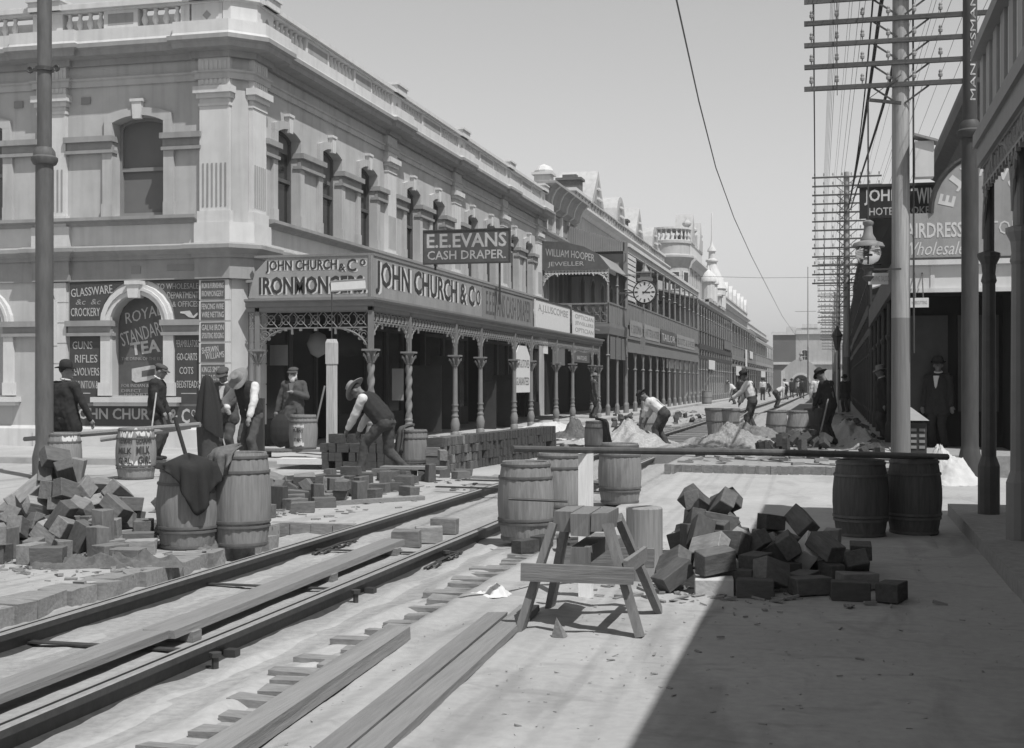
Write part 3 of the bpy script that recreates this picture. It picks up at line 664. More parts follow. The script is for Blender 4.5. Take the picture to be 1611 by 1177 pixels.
hang('hanging_coat', 'pale garment hanging in the shop doorway behind the twisted column', 'garment', 626, 580, 630, 29.2, .28, M['signgrey'])
hang('shop_notice', 'pale square card in the shop window behind the old man', 'card', 439, 543, 575, 26.6, .42, M['signgrey'])
b = MB(); b.lathe([(.02, -.3), (.16, -.22), (.24, 0), (.16, .2), (.03, .26)], (xat(500, 26.6), 26.6, zat(500, 541, 26.6)), 14); b.lathe([(.015, .26), (.015, .9)], (xat(500, 26.6), 26.6, zat(500, 541, 26.6)), 6); tag(b.build('globe_lamp', M['greypaint'], smooth=True), 'dim round globe lamp hanging under the verandah end', 'lamp')
for i, (u, v0, v1, Y, w) in enumerate(((672, 575, 680, 33, .8), (700, 560, 675, 35.2, .9), (790, 590, 672, 39, .6), (768, 600, 676, 37.4, .5))):
    hang('stacked_goods', ['tall dark stack of boxed wares in the third verandah bay', 'dim upright bale in the shop doorway past the third post', 'dark draper goods hung before the shop behind the notice', 'dim wares leaning beside the notice posts'][i], 'goods', u, v0, v1, Y, w, M['shopwood'])
# ------------------------------------------------------------------ the row beyond the corner shop
def frm(X, sg=1):
    return lambda s, o, z: (X+sg*o, s, z)
def endf(Y, sg=1):
    return lambda s, o, z: (s, Y-sg*o, z)
def simple_windows(par, F, cs, hw, z0, zs, rise, m='glass', fr='trim', depth=.1, name='window', n2=True):
    for c in cs:
        b = MB(); b.archband(F, c-hw, c+hw, zs, rise, .12, .002, .07); b.fbox(F, c-hw-.15, c+hw+.15, .002, .14, z0-.12, z0-.002)
        for x0, x1 in ((c-hw-.12, c-hw-.002), (c+hw+.002, c+hw+.12)): b.fbox(F, x0, x1, .002, .05, z0, zs)
        b.fbox(F, c-.03, c+.03, -depth, -depth+.05, z0, zs+rise*.9); b.fbox(F, c-hw, c+hw, -depth, -depth+.05, (z0+zs)/2, (z0+zs)/2+.06)
        w = b.build(name, M[fr], par)
        b = MB(); b.quad(F(c-hw, -depth, z0), F(c+hw, -depth, z0), F(c+hw, -depth, zs+rise), F(c-hw, -depth, zs+rise)); b.build('pane', M[m], w)
FX = frm(XF)
# ---- B2: jeweller's building with ornate stepped cornice
B2 = thing('jeweller_building', 'narrow stuccoed building with deep coved cornice and balcony lettered William Hooper', 'building')
b = MB(); c2 = [55.6, 57.6, 59.6]
b.wall(FX, 54.02, 61, .1, 8.0, [(c-.5, c+.5, 4.9, 7.0, .3) for c in c2], .3); b.box(-24, XF-.35, 54.05, 60.95, 0, 9.2); b.fbox(FX, 54.02, 61, -.35, 0, 8.0, 9.3)
b.build('wall', M['stucco'], B2)
simple_windows(B2, FX, c2, .5, 4.9, 7.0, .3, depth=.25)
b = MB(); pth = [(-13.2, 54.02), (XF, 54.02), (XF, 61)]
b.sweep(pth, [(-.1, 7.85), (.1, 7.85), (.16, 7.95), (.16, 8.02), (-.1, 8.05)]); b.sweep(pth, [(-.1, 8.9), (.1, 8.9), (.16, 9.0), (.3, 9.1), (.36, 9.4), (.5, 9.7), (.72, 9.86), (.72, 9.96), (.4, 10.02), (-.1, 10.05)])
b.build('coved_cornice', M['sill'], B2)
b = MB()
for i in range(5):
    b = MB(); y = 54.3+i*1.6; b.fbox(FX, y-.12, y+.12, .002, .14, 8.05, 8.9); b.prism(lambda s, o, z: (XF+s, y+o, z), [(.14, 8.95), (.34, 9.06), (.4, 9.38), (.54, 9.66), (.72, 9.83), (.3, 9.83)], -.06, .06)
    b.build('cornice_bracket', M['trim'], B2)
for i in range(4):
    b = MB()
    for k in range(5): b.fbox(FX, 54.62+i*1.6+k*.24, 54.72+i*1.6+k*.24, .002, .05, 8.15, 8.8)
    b.build('frieze_panel', M['sill'], B2)
b = MB(); b.box(-12.4, -11.7, 54.1, 54.8, 10.0, 10.35); b.box(-12.5, -11.6, 54.0, 54.9, 10.35, 10.45); b.lathe([(.4, 0), (.42, .1), (.3, .28), (.1, .36), (.02, .4)], (-12.05, 54.45, 10.45), 10); b.build('parapet_block', M['trim'], B2)
# balcony of B2
XB = -9.2
E2 = endf(53.95)
def balcony_rail(par, F, a, d, z0, z1, solid=False, m='ironpaint'):
    b = MB(); b.fbox(F, a, d, -.03, .05, z1-.07, z1); b.fbox(F, a, d, -.03, .05, z0, z0+.06)
    if solid:
        n = max(1, int((d-a)/.9))
        b.fbox(F, a, d, 0, .02, z0+.06, z1-.07)
        for i in range(n+1): x = a+(d-a-.06)*i/n; b.fbox(F, x, x+.06, .02, .04, z0+.06, z1-.07)
    else:
        n = max(2, int((d-a)/.28)); w = (d-a)/n; h = z1-z0-.13
        for i in range(n):
            x = a+(i+.5)*w
            b.fbox(F, a+i*w-.012, a+i*w+.012, 0, .02, z0+.06, z1-.07)
            for zc, r in ((z0+.06+h*.25, h*.2), (z0+.06+h*.72, h*.22)):
                b.tube([F(x+w*.38*math.cos(t), .01, zc+r*math.sin(t)) for t in np.linspace(0, 2*math.pi, 9)], .013, 4, cap=False)
    b.build('balcony_railing', M[m], par)
b = MB(); b.box(-12, XB, 53.95, 60.9, 3.62, 3.95); b.build('balcony_floor', M['shopwood'], B2)
b = MB(); b.sweep([(-12, 53.95), (XB, 53.95), (XB, 58.8)], [(0, 3.55), (.06, 3.55), (.1, 3.85), (.1, 3.97), (0, 3.97)]); b.build('balcony_fascia', M['ironpaint'], B2)
balcony_rail(B2, E2, -11.95, XB, 3.98, 4.85); balcony_rail(B2, frm(XB), 53.95, 58.85, 3.98, 4.9, True)
b = MB(); b.prism(E2, [(-12, 6.25), (XB, 6.25), (XB+.05, 6.35), (-9.6, 6.9), (-10.2, 7.22), (-11, 7.42), (-12, 7.5)], 0, .06); s = b.build('gable_board', M['signdark'], B2)
text('WILLIAM HOOPER', E2, -11.85, -9.75, 6.74, 7.05, .066, M['letter'], s, ext=.004, warp=lambda a, z: (a, z-.10*(a+11.8)+.12 if a < -10.5 else z-.13+.12-.22*(a+10.5))); text('JEWELLER', E2, -11.75, -10.2, 6.36, 6.6, .066, M['letter'], s, ext=.004)
b = MB(); n = 6; pr = [(-12, 7.5), (-11, 7.42), (-10.2, 7.22), (-9.6, 6.9), (XB+.1, 6.3)]
for (x0, z0), (x1, z1) in zip(pr, pr[1:]): b.add([(x0, 54.0, z0), (x1, 54.0, z1), (x1, 58.9, z1), (x0, 58.9, z0), (x0, 54.0, z0-.04), (x1, 54.0, z1-.04), (x1, 58.9, z1-.04), (x0, 58.9, z0-.04)], [(0,1,2,3), (7,6,5,4), (0,1,5,4), (2,3,7,6), (1,2,6,5), (0,3,7,4)])
b.build('balcony_roof', M['iron_roof'], B2)
b = lace(E2, -11.9, XB, 6.1, 6.25, .014); bracket(b, E2, -11.95, 1, 5.6, 6.1, .6); bracket(b, E2, XB, -1, 5.6, 6.1, .6); b.build('lacework_frieze', M['trim'], B2)
for y in (54.0, 56.4, 58.8):
    b = MB(); b.lathe([(.06, 4.85), (.05, 5.7), (.09, 5.72), (.05, 5.76), (.05, 6.3)], (XB, y, 0), 8); b.box(XB-.05, XB+.05, y-.05, y+.05, 3.97, 4.85); b.build('post', M['ironpaint'], B2)
    b = MB(); b.lathe([(.1, .1), (.1, .5), (.06, .6), (.055, 2.6), (.1, 2.66), (.05, 2.7), (.05, 3.55)], (XB, y, 0), 8); b.build('post', M['ironpaint'], B2)
for i in range(3):
    b = MB(); F = frm(XB); b.fbox(F, 54.25+i*1.5, 55.5+i*1.5, .05, .07, 2.5, 3.45); tag(b.build('hanging_blind', M['blind']), ['first', 'second', 'third'][i]+' pale canvas blind hung under the jeweller balcony from the corner shop end', 'blind')
b = MB(); b.box(-12, -11.9, 54.3, 60.8, .12, 3.6); b.build('shop_dark_sheet', M['void'], B2)
# ---- B3: long two-storey verandah with four gablets on the parapet
def long_building(name, label, Y0, Y1, zpar, n, wallm='stucco', X=None):
    XF = X if X is not None else -12.0; FX = frm(XF)
    B = thing(name, label, 'building')
    b = MB(); cs = [Y0+1.8+i*(Y1-Y0-3)/(n-1) for i in range(n)]
    b.wall(FX, Y0, Y1, .1, zpar-1.0, [(c-.55, c+.55, 4.3, 6.4, .3) for c in cs], .25); b.fbox(FX, Y0, Y1, -.35, 0, zpar-1.0, zpar); b.box(-24, XF-.36, Y0+.02, Y1-.02, 0, zpar-.8)
    b.build('wall', M[wallm], B); simple_windows(B, FX, cs, .55, 4.3, 6.4, .3, depth=.2)
    b = MB(); pth = [(-13, Y0), (XF, Y0), (XF, Y1)]
    b.sweep(pth, [(-.1, zpar-1.1), (.08, zpar-1.1), (.2, zpar-.95), (.45, zpar-.85), (.45, zpar-.75), (-.1, zpar-.7)]); b.sweep(pth, [(-.36, zpar-.05), (.1, zpar-.05), (.1, zpar+.1), (-.36, zpar+.1)])
    b.build('cornice', M['trim'], B)
    return B
B3 = long_building('gableted_terrace', 'long terrace with triangular and round gablets on its parapet over a two-storey verandah', 61.0, 95.0, 10.7, 12)
b = MB(); 
for i in range(40):
    y = 61.3+i*.85; b.fbox(FX, y-.05, y+.05, .002, .06, 10.05, 10.6)
b.build('parapet_ribs', M['sill'], B3)
for i, y in enumerate((66.8, 74.2, 81.6, 89.0)):
    b = MB()
    if i % 2 == 0: P = [(y-1.9, 10.6), (y+1.9, 10.6), (y, 12.5)]; Q = [(y-1.4, 10.7), (y+1.4, 10.7), (y, 12.05)]
    else:
        P = [(p, z) for p, z in arch(y-1.6, y+1.6, 10.65, 1.5, 14)][::-1]+[(y-1.6, 10.6), (y+1.6, 10.6)]; Q = [(p, z) for p, z in arch(y-1.15, y+1.15, 10.72, 1.1, 12)][::-1]+[(y-1.15, 10.71), (y+1.15, 10.71)]
    b.prism(FX, P, -1.9, .12); b.prism(FX, Q, .115, .135, 1)
    g = b.build('gablet', [M['stucco'], M['sill']], B3)
    b = MB()
    for k in range(5): b.lathe([(.12, 0), (.12, .1)], FX(y+(k%3-1)*.4, .16, 10.95+(k//3)*.5), 7)
    b.build('gablet_ornament', M['trim'], g)
for y, h, m in ((63.2, .75, 'brick'), (78.0, .5, 'brick'), (92.6, .6, 'stucco')):
    b = MB(); b.box(-13.2, -12.1, y-.4, y+.4, 10.3, 10.7+h); b.box(-13.3, -12.0, y-.5, y+.5, 10.7+h, 10.82+h); b.box(-13.0, -12.3, y-.25, y+.25, 10.82+h, 11.0+h); b.build('chimney', M[m], B3)
E3 = endf(58.95); F3 = frm(XB)
V3a, V3b = 59.0, 91.0
b = MB(); b.prism(E3, [(-12, 7.5), (XB-.1, 7.5), (XB-.1, 7.9), (-12, 8.75)], 0, .05)
for i in range(26): x = -11.95+i*.105; b.prism(E3, [(x, 7.5), (x+.05, 7.5), (x+.05, 8.75-.31*(x+12)), (x, 8.75-.31*(x+12))], .05, .07)
b.build('corrugated_end', M['iron_roof'], B3)
b = MB(); b.prism(E3, [(-12, 6.4), (XB-.1, 6.4), (XB-.1, 7.4), (-12, 7.4)], -.2, -.12); b.build('end_screen', M['ironpaint'], B3)
b = MB(); b.add([(-12, V3a, 8.75), (XB, V3a, 7.85), (XB, V3b, 7.85), (-12, V3b, 8.75), (-12, V3a, 8.7), (XB, V3a, 7.8), (XB, V3b, 7.8), (-12, V3b, 8.7)], [(0,1,2,3), (7,6,5,4), (0,4,5,1), (1,5,6,2), (2,6,7,3), (3,7,4,0)]); b.build('verandah_roof', M['iron_roof'], B3)
b = MB(); b.fbox(F3, V3a, V3b, -.1, .06, 7.45, 7.8); b.fbox(F3, V3a, V3b, -.1, .16, 7.7, 7.86); b.build('eaves_beam', M['trim'], B3)
b = MB(); b.box(-12, XB, V3a, V3b, 3.95, 4.15); b.build('balcony_floor', M['shopwood'], B3)
balcony_rail(B3, F3, V3a, V3b, 4.15, 5.2, True)
b = MB(); b.fbox(F3, V3a, V3b, -.08, .06, 3.05, 3.5); b.fbox(F3, V3a, V3b, -.08, .12, 3.5, 3.62); b.fbox(F3, V3a, V3b, -.06, .03, 3.62, 3.95); b.fbox(F3, V3a, V3b, -.08, .1, 2.9, 3.05); b.build('verandah_fascia', M['ironpaint'], B3)
b = MB(); 
for i in range(9): b.fbox(F3, V3a+.1, V3a+2.6, .0, .05, 5.3+i*.24, 5.48+i*.24)
b.build('louvred_screen', M['trim'], B3)
yy = [V3a+.05]+[V3a+2.7+i*(V3b-V3a-2.8)/11 for i in range(12)]
pt = pb = None
for y in yy:
    if pt is None:
        b = MB(); b.lathe([(.07, 0), (.055, 1.0), (.1, 1.04), (.05, 1.1), (.05, 2.2)], (0,0,0), 8); b.beam((0, .06, 1.7), (0, .4, 2.2), .04, .04); b.beam((0, -.06, 1.7), (0, -.4, 2.2), .04, .04); pt = b.build('post', M['ironpaint'], B3, loc=(XB, y, 5.2))
        b = MB(); b.lathe([(.11, 0), (.11, .4), (.07, .5), (.06, 1.95), (.11, 2.0), (.05, 2.05), (.05, 2.78)], (0,0,0), 8); b.beam((0, .06, 2.3), (0, .45, 2.78), .04, .04); b.beam((0, -.06, 2.3), (0, -.45, 2.78), .04, .04); pb = b.build('post', M['ironpaint'], B3, loc=(XB, y, .12))
    else:
        for p, z in ((pt, 5.2), (pb, .12)):
            q = p.copy(); COL.objects.link(q); q.parent = B3; q.location = (XB, y, z)
b = MB(); b.box(XB-.12, XB+.06, V3a-.12, V3a+.05, .12, 7.9); b.build('corner_post', M['ironpaint'], B3)
b = MB(); b.box(-12, -11.9, V3a, V3b, .12, 3.9); b.build('shop_dark_sheet', M['void'], B3)
for i, (a, d, t) in enumerate(((59.6, 63.4, 'F. GOODMAN'), (64.2, 70.0, 'HATTER & HOSIER'), (70.6, 77.2, 'TAILOR'), (78.0, 88.0, 'BOOTS & SHOES'))):
    b = MB(); b.fbox(F3, a, d, .07, .1, 3.66, 4.4); s = tag(b.build('fascia_sign', M['sill' if i != 2 else 'signdark']), 'faded shop board lettered '+t.title()+' along the gableted terrace verandah', 'sign'); text(t, F3, a+.3, d-.3, 3.8, 4.2, .104, M['signdark' if i != 2 else 'letter'], s, ext=.003)
for i in range(3):
    b = MB(); b.fbox(F3, 76+i*4.6, 79.4+i*4.6, -.3, -.26, 2.35, 2.88); tag(b.build('hanging_blind', M['paper']), ['nearest', 'middle', 'farthest'][i]+' of three bright canvas blinds under the terrace verandah', 'blind')
# big street clock on its bracket
yc = 57.5; xc = xat(1015, yc); zc = zat(1015, 460, yc); R = .47
CK = thing('street_clock', 'large round two-faced street clock on a bracket reading just past three', 'clock', (xc, yc, zc))
def disc(b, r, y0, y1, mi=0, n=40): b.tube([(0, y0, 0), (0, y1, 0)], r, n, mi)
b = MB(); disc(b, R+.06, -.16, .16); b.build('case', M['black'], CK)
b = MB(); b.box(-.32, .32, -.16, .16, R+.02, R+.16); b.box(-.22, .22, -.14, .14, R+.16, R+.38); b.box(-.38, .38, -.2, .2, R+.38, R+.44); b.lathe([(.2, R+.44), (.12, R+.56), (.05, R+.7), (.02, R+.95)], (0,0,0), 8); b.build('crown', M['ironpaint'], CK)
b = MB(); disc(b, R, -.18, -.165); f = b.build('dial', M['white'], CK)
b = MB()
for k in range(12):
    a = k*math.pi/6; b.rbox((R*.8*math.sin(a), -.184, R*.8*math.cos(a)), .035 if k % 3 else .075, .006, .14, Euler((0, a, 0)).to_matrix())
b.build('numerals', M['inkd'], f)
b = MB()
for a, L, w in ((math.radians(93), .26, .05), (math.radians(44), .40, .035)): b.beam((-.1*math.sin(a), -.19, -.1*math.cos(a)), (L*math.sin(a), -.19, L*math.cos(a)), w, .008, up=(0, 1, 0))
b.build('hands', M['inkd'], f)
b = MB(); b.beam((-R-.04, 0, 0), (XB-xc-.3, .4, 0), .07, .07); b.beam((-R*.7, 0, R+.25), (XB-xc-.2, .4, R+.35), .04, .04); b.beam((-R-.3, 0, -.05), (XB-xc-.1, .4, -.55), .05, .05); b.beam((XB-xc-.2, .4, -.7), (XB-xc-.2, .4, R+.6), .08, .08); b.build('bracket', M['ironpaint'], CK)
b = MB(); b.tube([(-.1, 0, -R-.06), (-.1, 0, -R-1.5)], .015, 5); b.box(-.2, 0, -.1, .1, -R-2.1, -R-1.5); b.build('pendant', M['ironpaint'], CK)
# ---- B4: hotel with rounded corner bay, turrets and spire
B4 = thing('turreted_hotel', 'hotel with rounded corner bay, balustraded roof, gablets and a tall capped spire', 'building')
XH = -10.5; FH = frm(XH)
b = MB(); b.wall(FH, 96.5, 107, .1, 11.2, [(c-.5, c+.5, 8.2, 9.9, .2) for c in (99.5, 102.5, 105.5)], .25); b.box(-24, XH-.3, 96.5, 107, 0, 11.0); b.fbox(frm(-9.9), 107.02, 122, -10, 0, .1, 8.3); b.fbox(frm(-9.9), 107.02, 122, -.3, .15, 8.1, 8.4); b.build('wall', M['stucco'], B4)
simple_windows(B4, FH, (99.5, 102.5, 105.5), .5, 8.2, 9.9, .2, depth=.2)
b = MB(); b.lathe([(1.3, 0), (1.3, 7.6), (1.4, 7.7), (1.4, 7.9), (1.3, 8.0), (1.3, 10.0), (1.4, 10.1), (1.5, 10.5), (1.7, 10.7), (1.7, 10.85), (1.4, 10.95), (1.4, 11.7), (1.5, 11.75), (1.5, 11.95), (1.4, 12.0)], (XH-1.25, 96.8, 0), 28); b.build('corner_bay', M['stucco'], B4, smooth=.6)
b = MB(); b.lathe([(1.3, 12.75), (1.5, 12.78), (1.5, 12.92), (1.2, 12.94)], (XH-1.25, 96.8, 0), 28)
for k in range(22):
    a = 2*math.pi*k/22; b.lathe([(.07, 0), (.05, .12), (.1, .3), (.05, .6), (.08, .78)], (XH-1.25+1.36*math.cos(a), 96.8+1.36*math.sin(a), 12.0), 6)
b.build('roof_balustrade', M['trim'], B4)
for a in (-1.9, -1.2, -.5):
    b = MB(); c = (XH-1.25+1.26*math.cos(a), 96.8+1.26*math.sin(a), 9.0); b.rbox(c, .16, .72, 1.4, (0, 0, a)); w = b.build('window', M['trim'], B4); b = MB(); b.rbox((c[0]+.03*math.cos(a), c[1]+.03*math.sin(a), 9.0), .16, .5, 1.2, (0, 0, a)); b.build('pane', M['glass'], w)
b = MB(); b.sweep([(XH, 98), (XH, 107)], [(-.1, 10.1), (.1, 10.1), (.2, 10.4), (.5, 10.7), (.5, 10.85), (-.1, 10.9)]); b.sweep([(XH, 98), (XH, 107)], [(-.3, 10.9), (.05, 10.9), (.05, 11.9), (.12, 11.95), (.12, 12.1), (-.3, 12.1)]); b.sweep([(XH, 98), (XH, 107)], [(-.1, 7.6), (.14, 7.6), (.14, 7.9), (-.1, 7.9)]); b.build('cornice', M['trim'], B4)
for y in (99.4, 105.0):
    b = MB(); b.prism(FH, [(y-1.4, 12.0), (y+1.4, 12.0), (y, 14.3)], -1.2, .15); b.build('gablet', M['stucco'], B4)
for y in (97.9, 102.2, 106.6):
    b = MB(); b.box(XH-.5, XH+.12, y-.3, y+.3, 12.05, 12.9); b.lathe([(.36, 0), (.36, .12), (.14, .22), (.34, .42), (.34, .55), (.12, .8), (.05, .95)], (XH-.2, y, 12.9), 10); b.build('urn', M['stucco'], B4)
b = MB(); b.box(-11.2, -9.6, 114.2, 116.2, 8.2, 9.0); b.box(-11.3, -9.5, 114.0, 116.4, 9.0, 9.15)
b.lathe([(1.2, 0), (1.2, .5), (1.3, .55), (1.1, 1.1), (.75, 1.9), (.42, 2.7), (.42, 2.9), (.55, 2.95), (.55, 3.1), (.3, 3.2), (.28, 3.8), (.4, 3.85), (.38, 4.0), (.13, 4.4), (.07, 5.0), (.05, 7.2), (.01, 7.3)], (-10.4, 115.2, 9.15), 12); b.build('spire', M['trim'], B4, smooth=.5)
for y in (109.5, 112.2, 118.6, 121.2):
    b = MB(); b.lathe([(.55, 0), (.55, 1.5), (.7, 1.6), (.7, 1.75), (.6, 2.0), (.35, 2.4), (.12, 2.6), (.03, 3.0)], (-10.2, y, 8.3), 12); b.build('turret', M['trim'], B4, smooth=.5)
def two_storey_verandah(B, Y0, Y1, X, n, zf=3.9, zt=7.0, XW=None, m='shopwood', dens=3, lit='ironpaint'):
    XW = XW if XW is not None else XF
    F = frm(X); E = endf(Y0)
    lo, hi = min(X, XW), max(X, XW)
    sgn = 1 if X > XW else -1
    b = MB(); b.box(lo, hi, Y0, Y1, zf-.3, zf); b.build('balcony_floor', M[m], B)
    b = MB(); b.add([(XW, Y0, zt+.7), (X, Y0, zt), (X, Y1, zt), (XW, Y1, zt+.7), (XW, Y0, zt+.6), (X, Y0, zt-.1), (X, Y1, zt-.1), (XW, Y1, zt+.6)], [(0,1,2,3), (7,6,5,4), (0,4,5,1), (1,5,6,2), (2,6,7,3), (3,7,4,0)]); b.build('verandah_roof', M['iron_roof'], B)
    b = MB()
    Fo = lambda s, o, z: F(s, o*sgn, z)
    b.fbox(Fo, Y0, Y1, -.06, .06, zt-.35, zt-.1); b.fbox(Fo, Y0, Y1, -.06, .08, zf-.32, zf+.05); b.fbox(Fo, Y0, Y1, -.05, .05, zf+.95, zf+1.02); b.fbox(Fo, Y0, Y1, -.06, .06, zf-1.0, zf-.75)
    k = int((Y1-Y0)/(.35 if Y0 < 110 else .6))
    for i in range(k): y = Y0+(i+.5)*(Y1-Y0)/k; b.fbox(Fo, y-.02, y+.02, -.02, .02, zf+.05, zf+.95)
    k = int((hi-lo)/.35)
    for i in range(k+1): x = lo+i*(hi-lo)/k; b.fbox(E, x-.02, x+.02, 0, .03, zf+.05, zf+.95)
    b.fbox(E, lo, hi, -.03, .05, zf+.95, zf+1.03); b.fbox(E, lo, hi, -.03, .05, zf-.32, zf+.05); b.fbox(E, lo, hi, -.03, .05, zt-.4, zt-.1)
    b.build('balcony_railing', M[m], B)
    p0 = None
    for i in range(n):
        y = Y0+.05+(Y1-Y0-.1)*i/(n-1)
        if p0 is None:
            b = MB(); b.lathe([(.1, 0), (.1, .4), (.065, .5), (.06, 2.2), (.1, 2.3), (.06, 2.35), (.06, zf-.4)], (0,0,.12), 8); b.lathe([(.07, zf), (.055, zt-1.2), (.09, zt-1.15), (.05, zt-1.1), (.05, zt-.2)], (0,0,0), 8)
            for s in (-1, 1): b.beam((0, s*.06, zt-.9), (0, s*.5, zt-.35), .04, .04); b.beam((0, s*.06, zf-1.5), (0, s*.5, zf-.98), .04, .04)
            p0 = b.build('post', M[lit], B, loc=(X, y, 0))
        else:
            q = p0.copy(); COL.objects.link(q); q.parent = B; q.location = (X, y, 0)
    b = MB(); x = XW+.12*sgn; b.box(min(x, XW+.02*sgn), max(x, XW+.02*sgn), Y0, Y1, .12, zf-.3); b.build('shop_dark_sheet', M['void'], B)
two_storey_verandah(B4, 91.5, 121.5, XB, 16, 4.2, 7.4)
B5 = long_building('balconied_terrace', 'mid-distance terrace with crested parapet above a two-storey timber balcony', 122.0, 160.0, 9.8, 10, X=-10.2)
two_storey_verandah(B5, 122, 160, XB, 11, 4.0, 7.4, XW=-10.2, m='ironpaint')
for i in range(7):
    b = MB(); y = 124+i*5.6; b.prism(frm(-10.2), [(y-1, 9.8), (y+1, 9.8), (y+.7, 10.7), (y, 11.4), (y-.7, 10.7)], -.4, .1)
    b.build('parapet_crest', M['trim'], B5)
B6 = long_building('distant_terrace', 'farthest terrace on the left with plain parapet and two-storey balcony', 160.2, 206.0, 8.8, 10, X=-10.2)
two_storey_verandah(B6, 160.2, 206, XB, 11, 4.0, 6.9, XW=-10.2, m='signgrey')
b = MB(); b.box(-13, -12.2, 164, 165, 8.3, 10.2); b.box(-13, -12.2, 185, 186, 8.3, 9.6); b.build('chimney', M['brick'], B6)
for (a, u, v0, v1, y, t) in ((0, 1187, 555, 578, 132, 'pale banner hung from the far left balcony'),):
    X = XB+.15; b = MB(); Fq = frm(X); b.fbox(Fq, 139, 141.5, 0, .03, 3.2, 5.0); tag(b.build('hanging_banner', M['paper']), t, 'banner')
for a, d, z0, z1, m, t in ((98, 103, 2.5, 3.2, 'paper', 'pale canvas blind under the turreted hotel balcony'), (112, 120, 4.4, 5.1, 'blind', 'grey canvas hung over the turreted hotel balcony rail'), (126, 133, 2.2, 3.1, 'paper', 'pale canvas blind under the near end of the balconied terrace'), (147, 152, 4.2, 5.0, 'paper', 'pale cloth hung on the far rail of the balconied terrace'), (170, 180, 2.2, 3.0, 'paper', 'pale blind under the farthest left terrace')):
    b = MB(); b.fbox(frm(XB+.12), a, d, 0, .04, z0, z1); tag(b.build('hanging_blind', M[m]), t, 'blind')
# ---- the end of the street
YD = 214.0; FD = endf(YD)
BE = thing('street_end_building', 'flat-roofed block closing the far end of the street, half brick and half white', 'building')
xa, xm, xb_ = xat(1216, YD), xat(1252, YD), xat(1302, YD); zt = zat(1250, 522, YD)
b = MB(); b.fbox(FD, xa, xm, -12, 0, 0, zt); b.build('brick_wing', M['brick'], BE)
b = MB(); b.wall(FD, xm, xb_+3, 0, zt+.6, [(xat(1266, YD)-.4, xat(1266, YD)+.4, 4.7, 6.6, .1)], .3); b.fbox(FD, xm, xb_+3, -12, -.32, 0, zt+.5); b.build('white_wing', M['stucco'], BE)
b = MB(); b.fbox(FD, xa-.2, xm, .002, .3, zt-.5, zt); b.fbox(FD, xm, xb_+3, .002, .35, zt-.4, zt+.1); b.fbox(FD, xa, xb_+3, .002, .3, 4.4, 4.8); b.fbox(FD, xm+1.0, xm+3.4, -.5, .1, zt+.6, zt+1.2); b.fbox(FD, xa+2, xm, -3, -2, zt, zt+.9); b.build('cornice', M['trim'], BE)
simple_windows(BE, FD, [xat(1266, YD)], .4, 4.7, 6.6, .1, depth=.25)
YA = 190.0; FA = endf(YA); x0, x1 = xat(1229, YA), xat(1291, YA); xc = (x0+x1)/2
AR = thing('archway_pavilion', 'pale gabled archway at the far end of the street with a dark round-headed opening', 'archway')
b = MB(); b.wall(FA, x0, x1, 0, 3.1, [(xc-1.15, xc+1.15, .02, 1.45, 1.15)], 1.5)
b.prism(FA, [(x0, 3.1), (x1, 3.1), (xc+1.5, 4.3), (xc+.8, 4.75), (xc-.8, 4.75), (xc-1.5, 4.3)], -.4, 0); b.build('front', M['stucco'], AR)
b = MB(); b.fbox(FA, xc-1.2, xc+1.2, -1.6, -1.55, 0, 2.7); b.build('passage_dark_sheet', M['signdark'], AR)  # flat dark sheet stands in for the shade inside the arch
b = MB(); b.archband(FA, xc-1.15, xc+1.15, 1.45, 1.15, .3, .002, .15); b.fbox(FA, x0, x0+.5, .002, .2, 0, 3.2); b.fbox(FA, x1-.5, x1, .002, .2, 0, 3.2); b.build('archivolt', M['trim'], AR)
b = MB(); b.lathe([(.3, 0), (.25, .3), (.12, .5), (.3, .8), (.05, 1.2)], FA(xc, -.2, 4.75), 8); b.build('finial', M['sill'], AR)
# ------------------------------------------------------------------ right-hand side
XK = 1.15; XW_ = 3.5
FR = lambda s, o, z: (XW_-o, s, z)
R1 = thing('hairdresser_building', 'shaded corner building with hairdresser sign board on its verandah end', 'building')
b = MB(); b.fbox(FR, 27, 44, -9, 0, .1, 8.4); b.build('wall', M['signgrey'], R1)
b = MB(); b.sweep([(XW_, 44), (XW_, 27), (12, 27)], [(-.1, 7.6), (.1, 7.6), (.25, 7.9), (.55, 8.1), (.6, 8.3), (.6, 8.45), (-.1, 8.5)]); b.sweep([(XW_, 44), (XW_, 27), (12, 27)], [(-.1, 6.6), (.1, 6.6), (.15, 6.8), (-.1, 6.85)]); b.build('cornice', M['signdark'], R1)
b = MB(); b.fbox(FR, 29, 30.2, .002, .05, 4.9, 6.4); b.fbox(FR, 33, 34.2, .002, .05, 4.9, 6.4); b.fbox(FR, 37, 38.2, .002, .05, 4.9, 6.4); b.build('upper_window', M['glass'], R1)
E1 = endf(27.0)
b = MB(); b.box(XK, XW_, 27.02, 44, 3.75, 3.85); b.build('verandah_roof', M['shopwood'], R1)
b = MB(); b.fbox(E1, XK, 5.2, -.05, .03, 3.32, 3.88); b.fbox(E1, XK-.02, 5.2, -.05, .12, 3.82, 3.92); b.fbox(E1, XK-.02, 5.2, -.05, .09, 3.28, 3.36)
for x in (1.85, 2.75, 3.65): b.fbox(E1, x, x+.08, .03, .05, 3.36, 3.82)
b.build('fascia_beam', M['trim'], R1)
b = MB(); b.fbox(lambda s, o, z: (XK-o, s, z), 27.03, 44, -.03, .05, 3.3, 3.86); b.build('side_fascia', M['signdark'], R1)
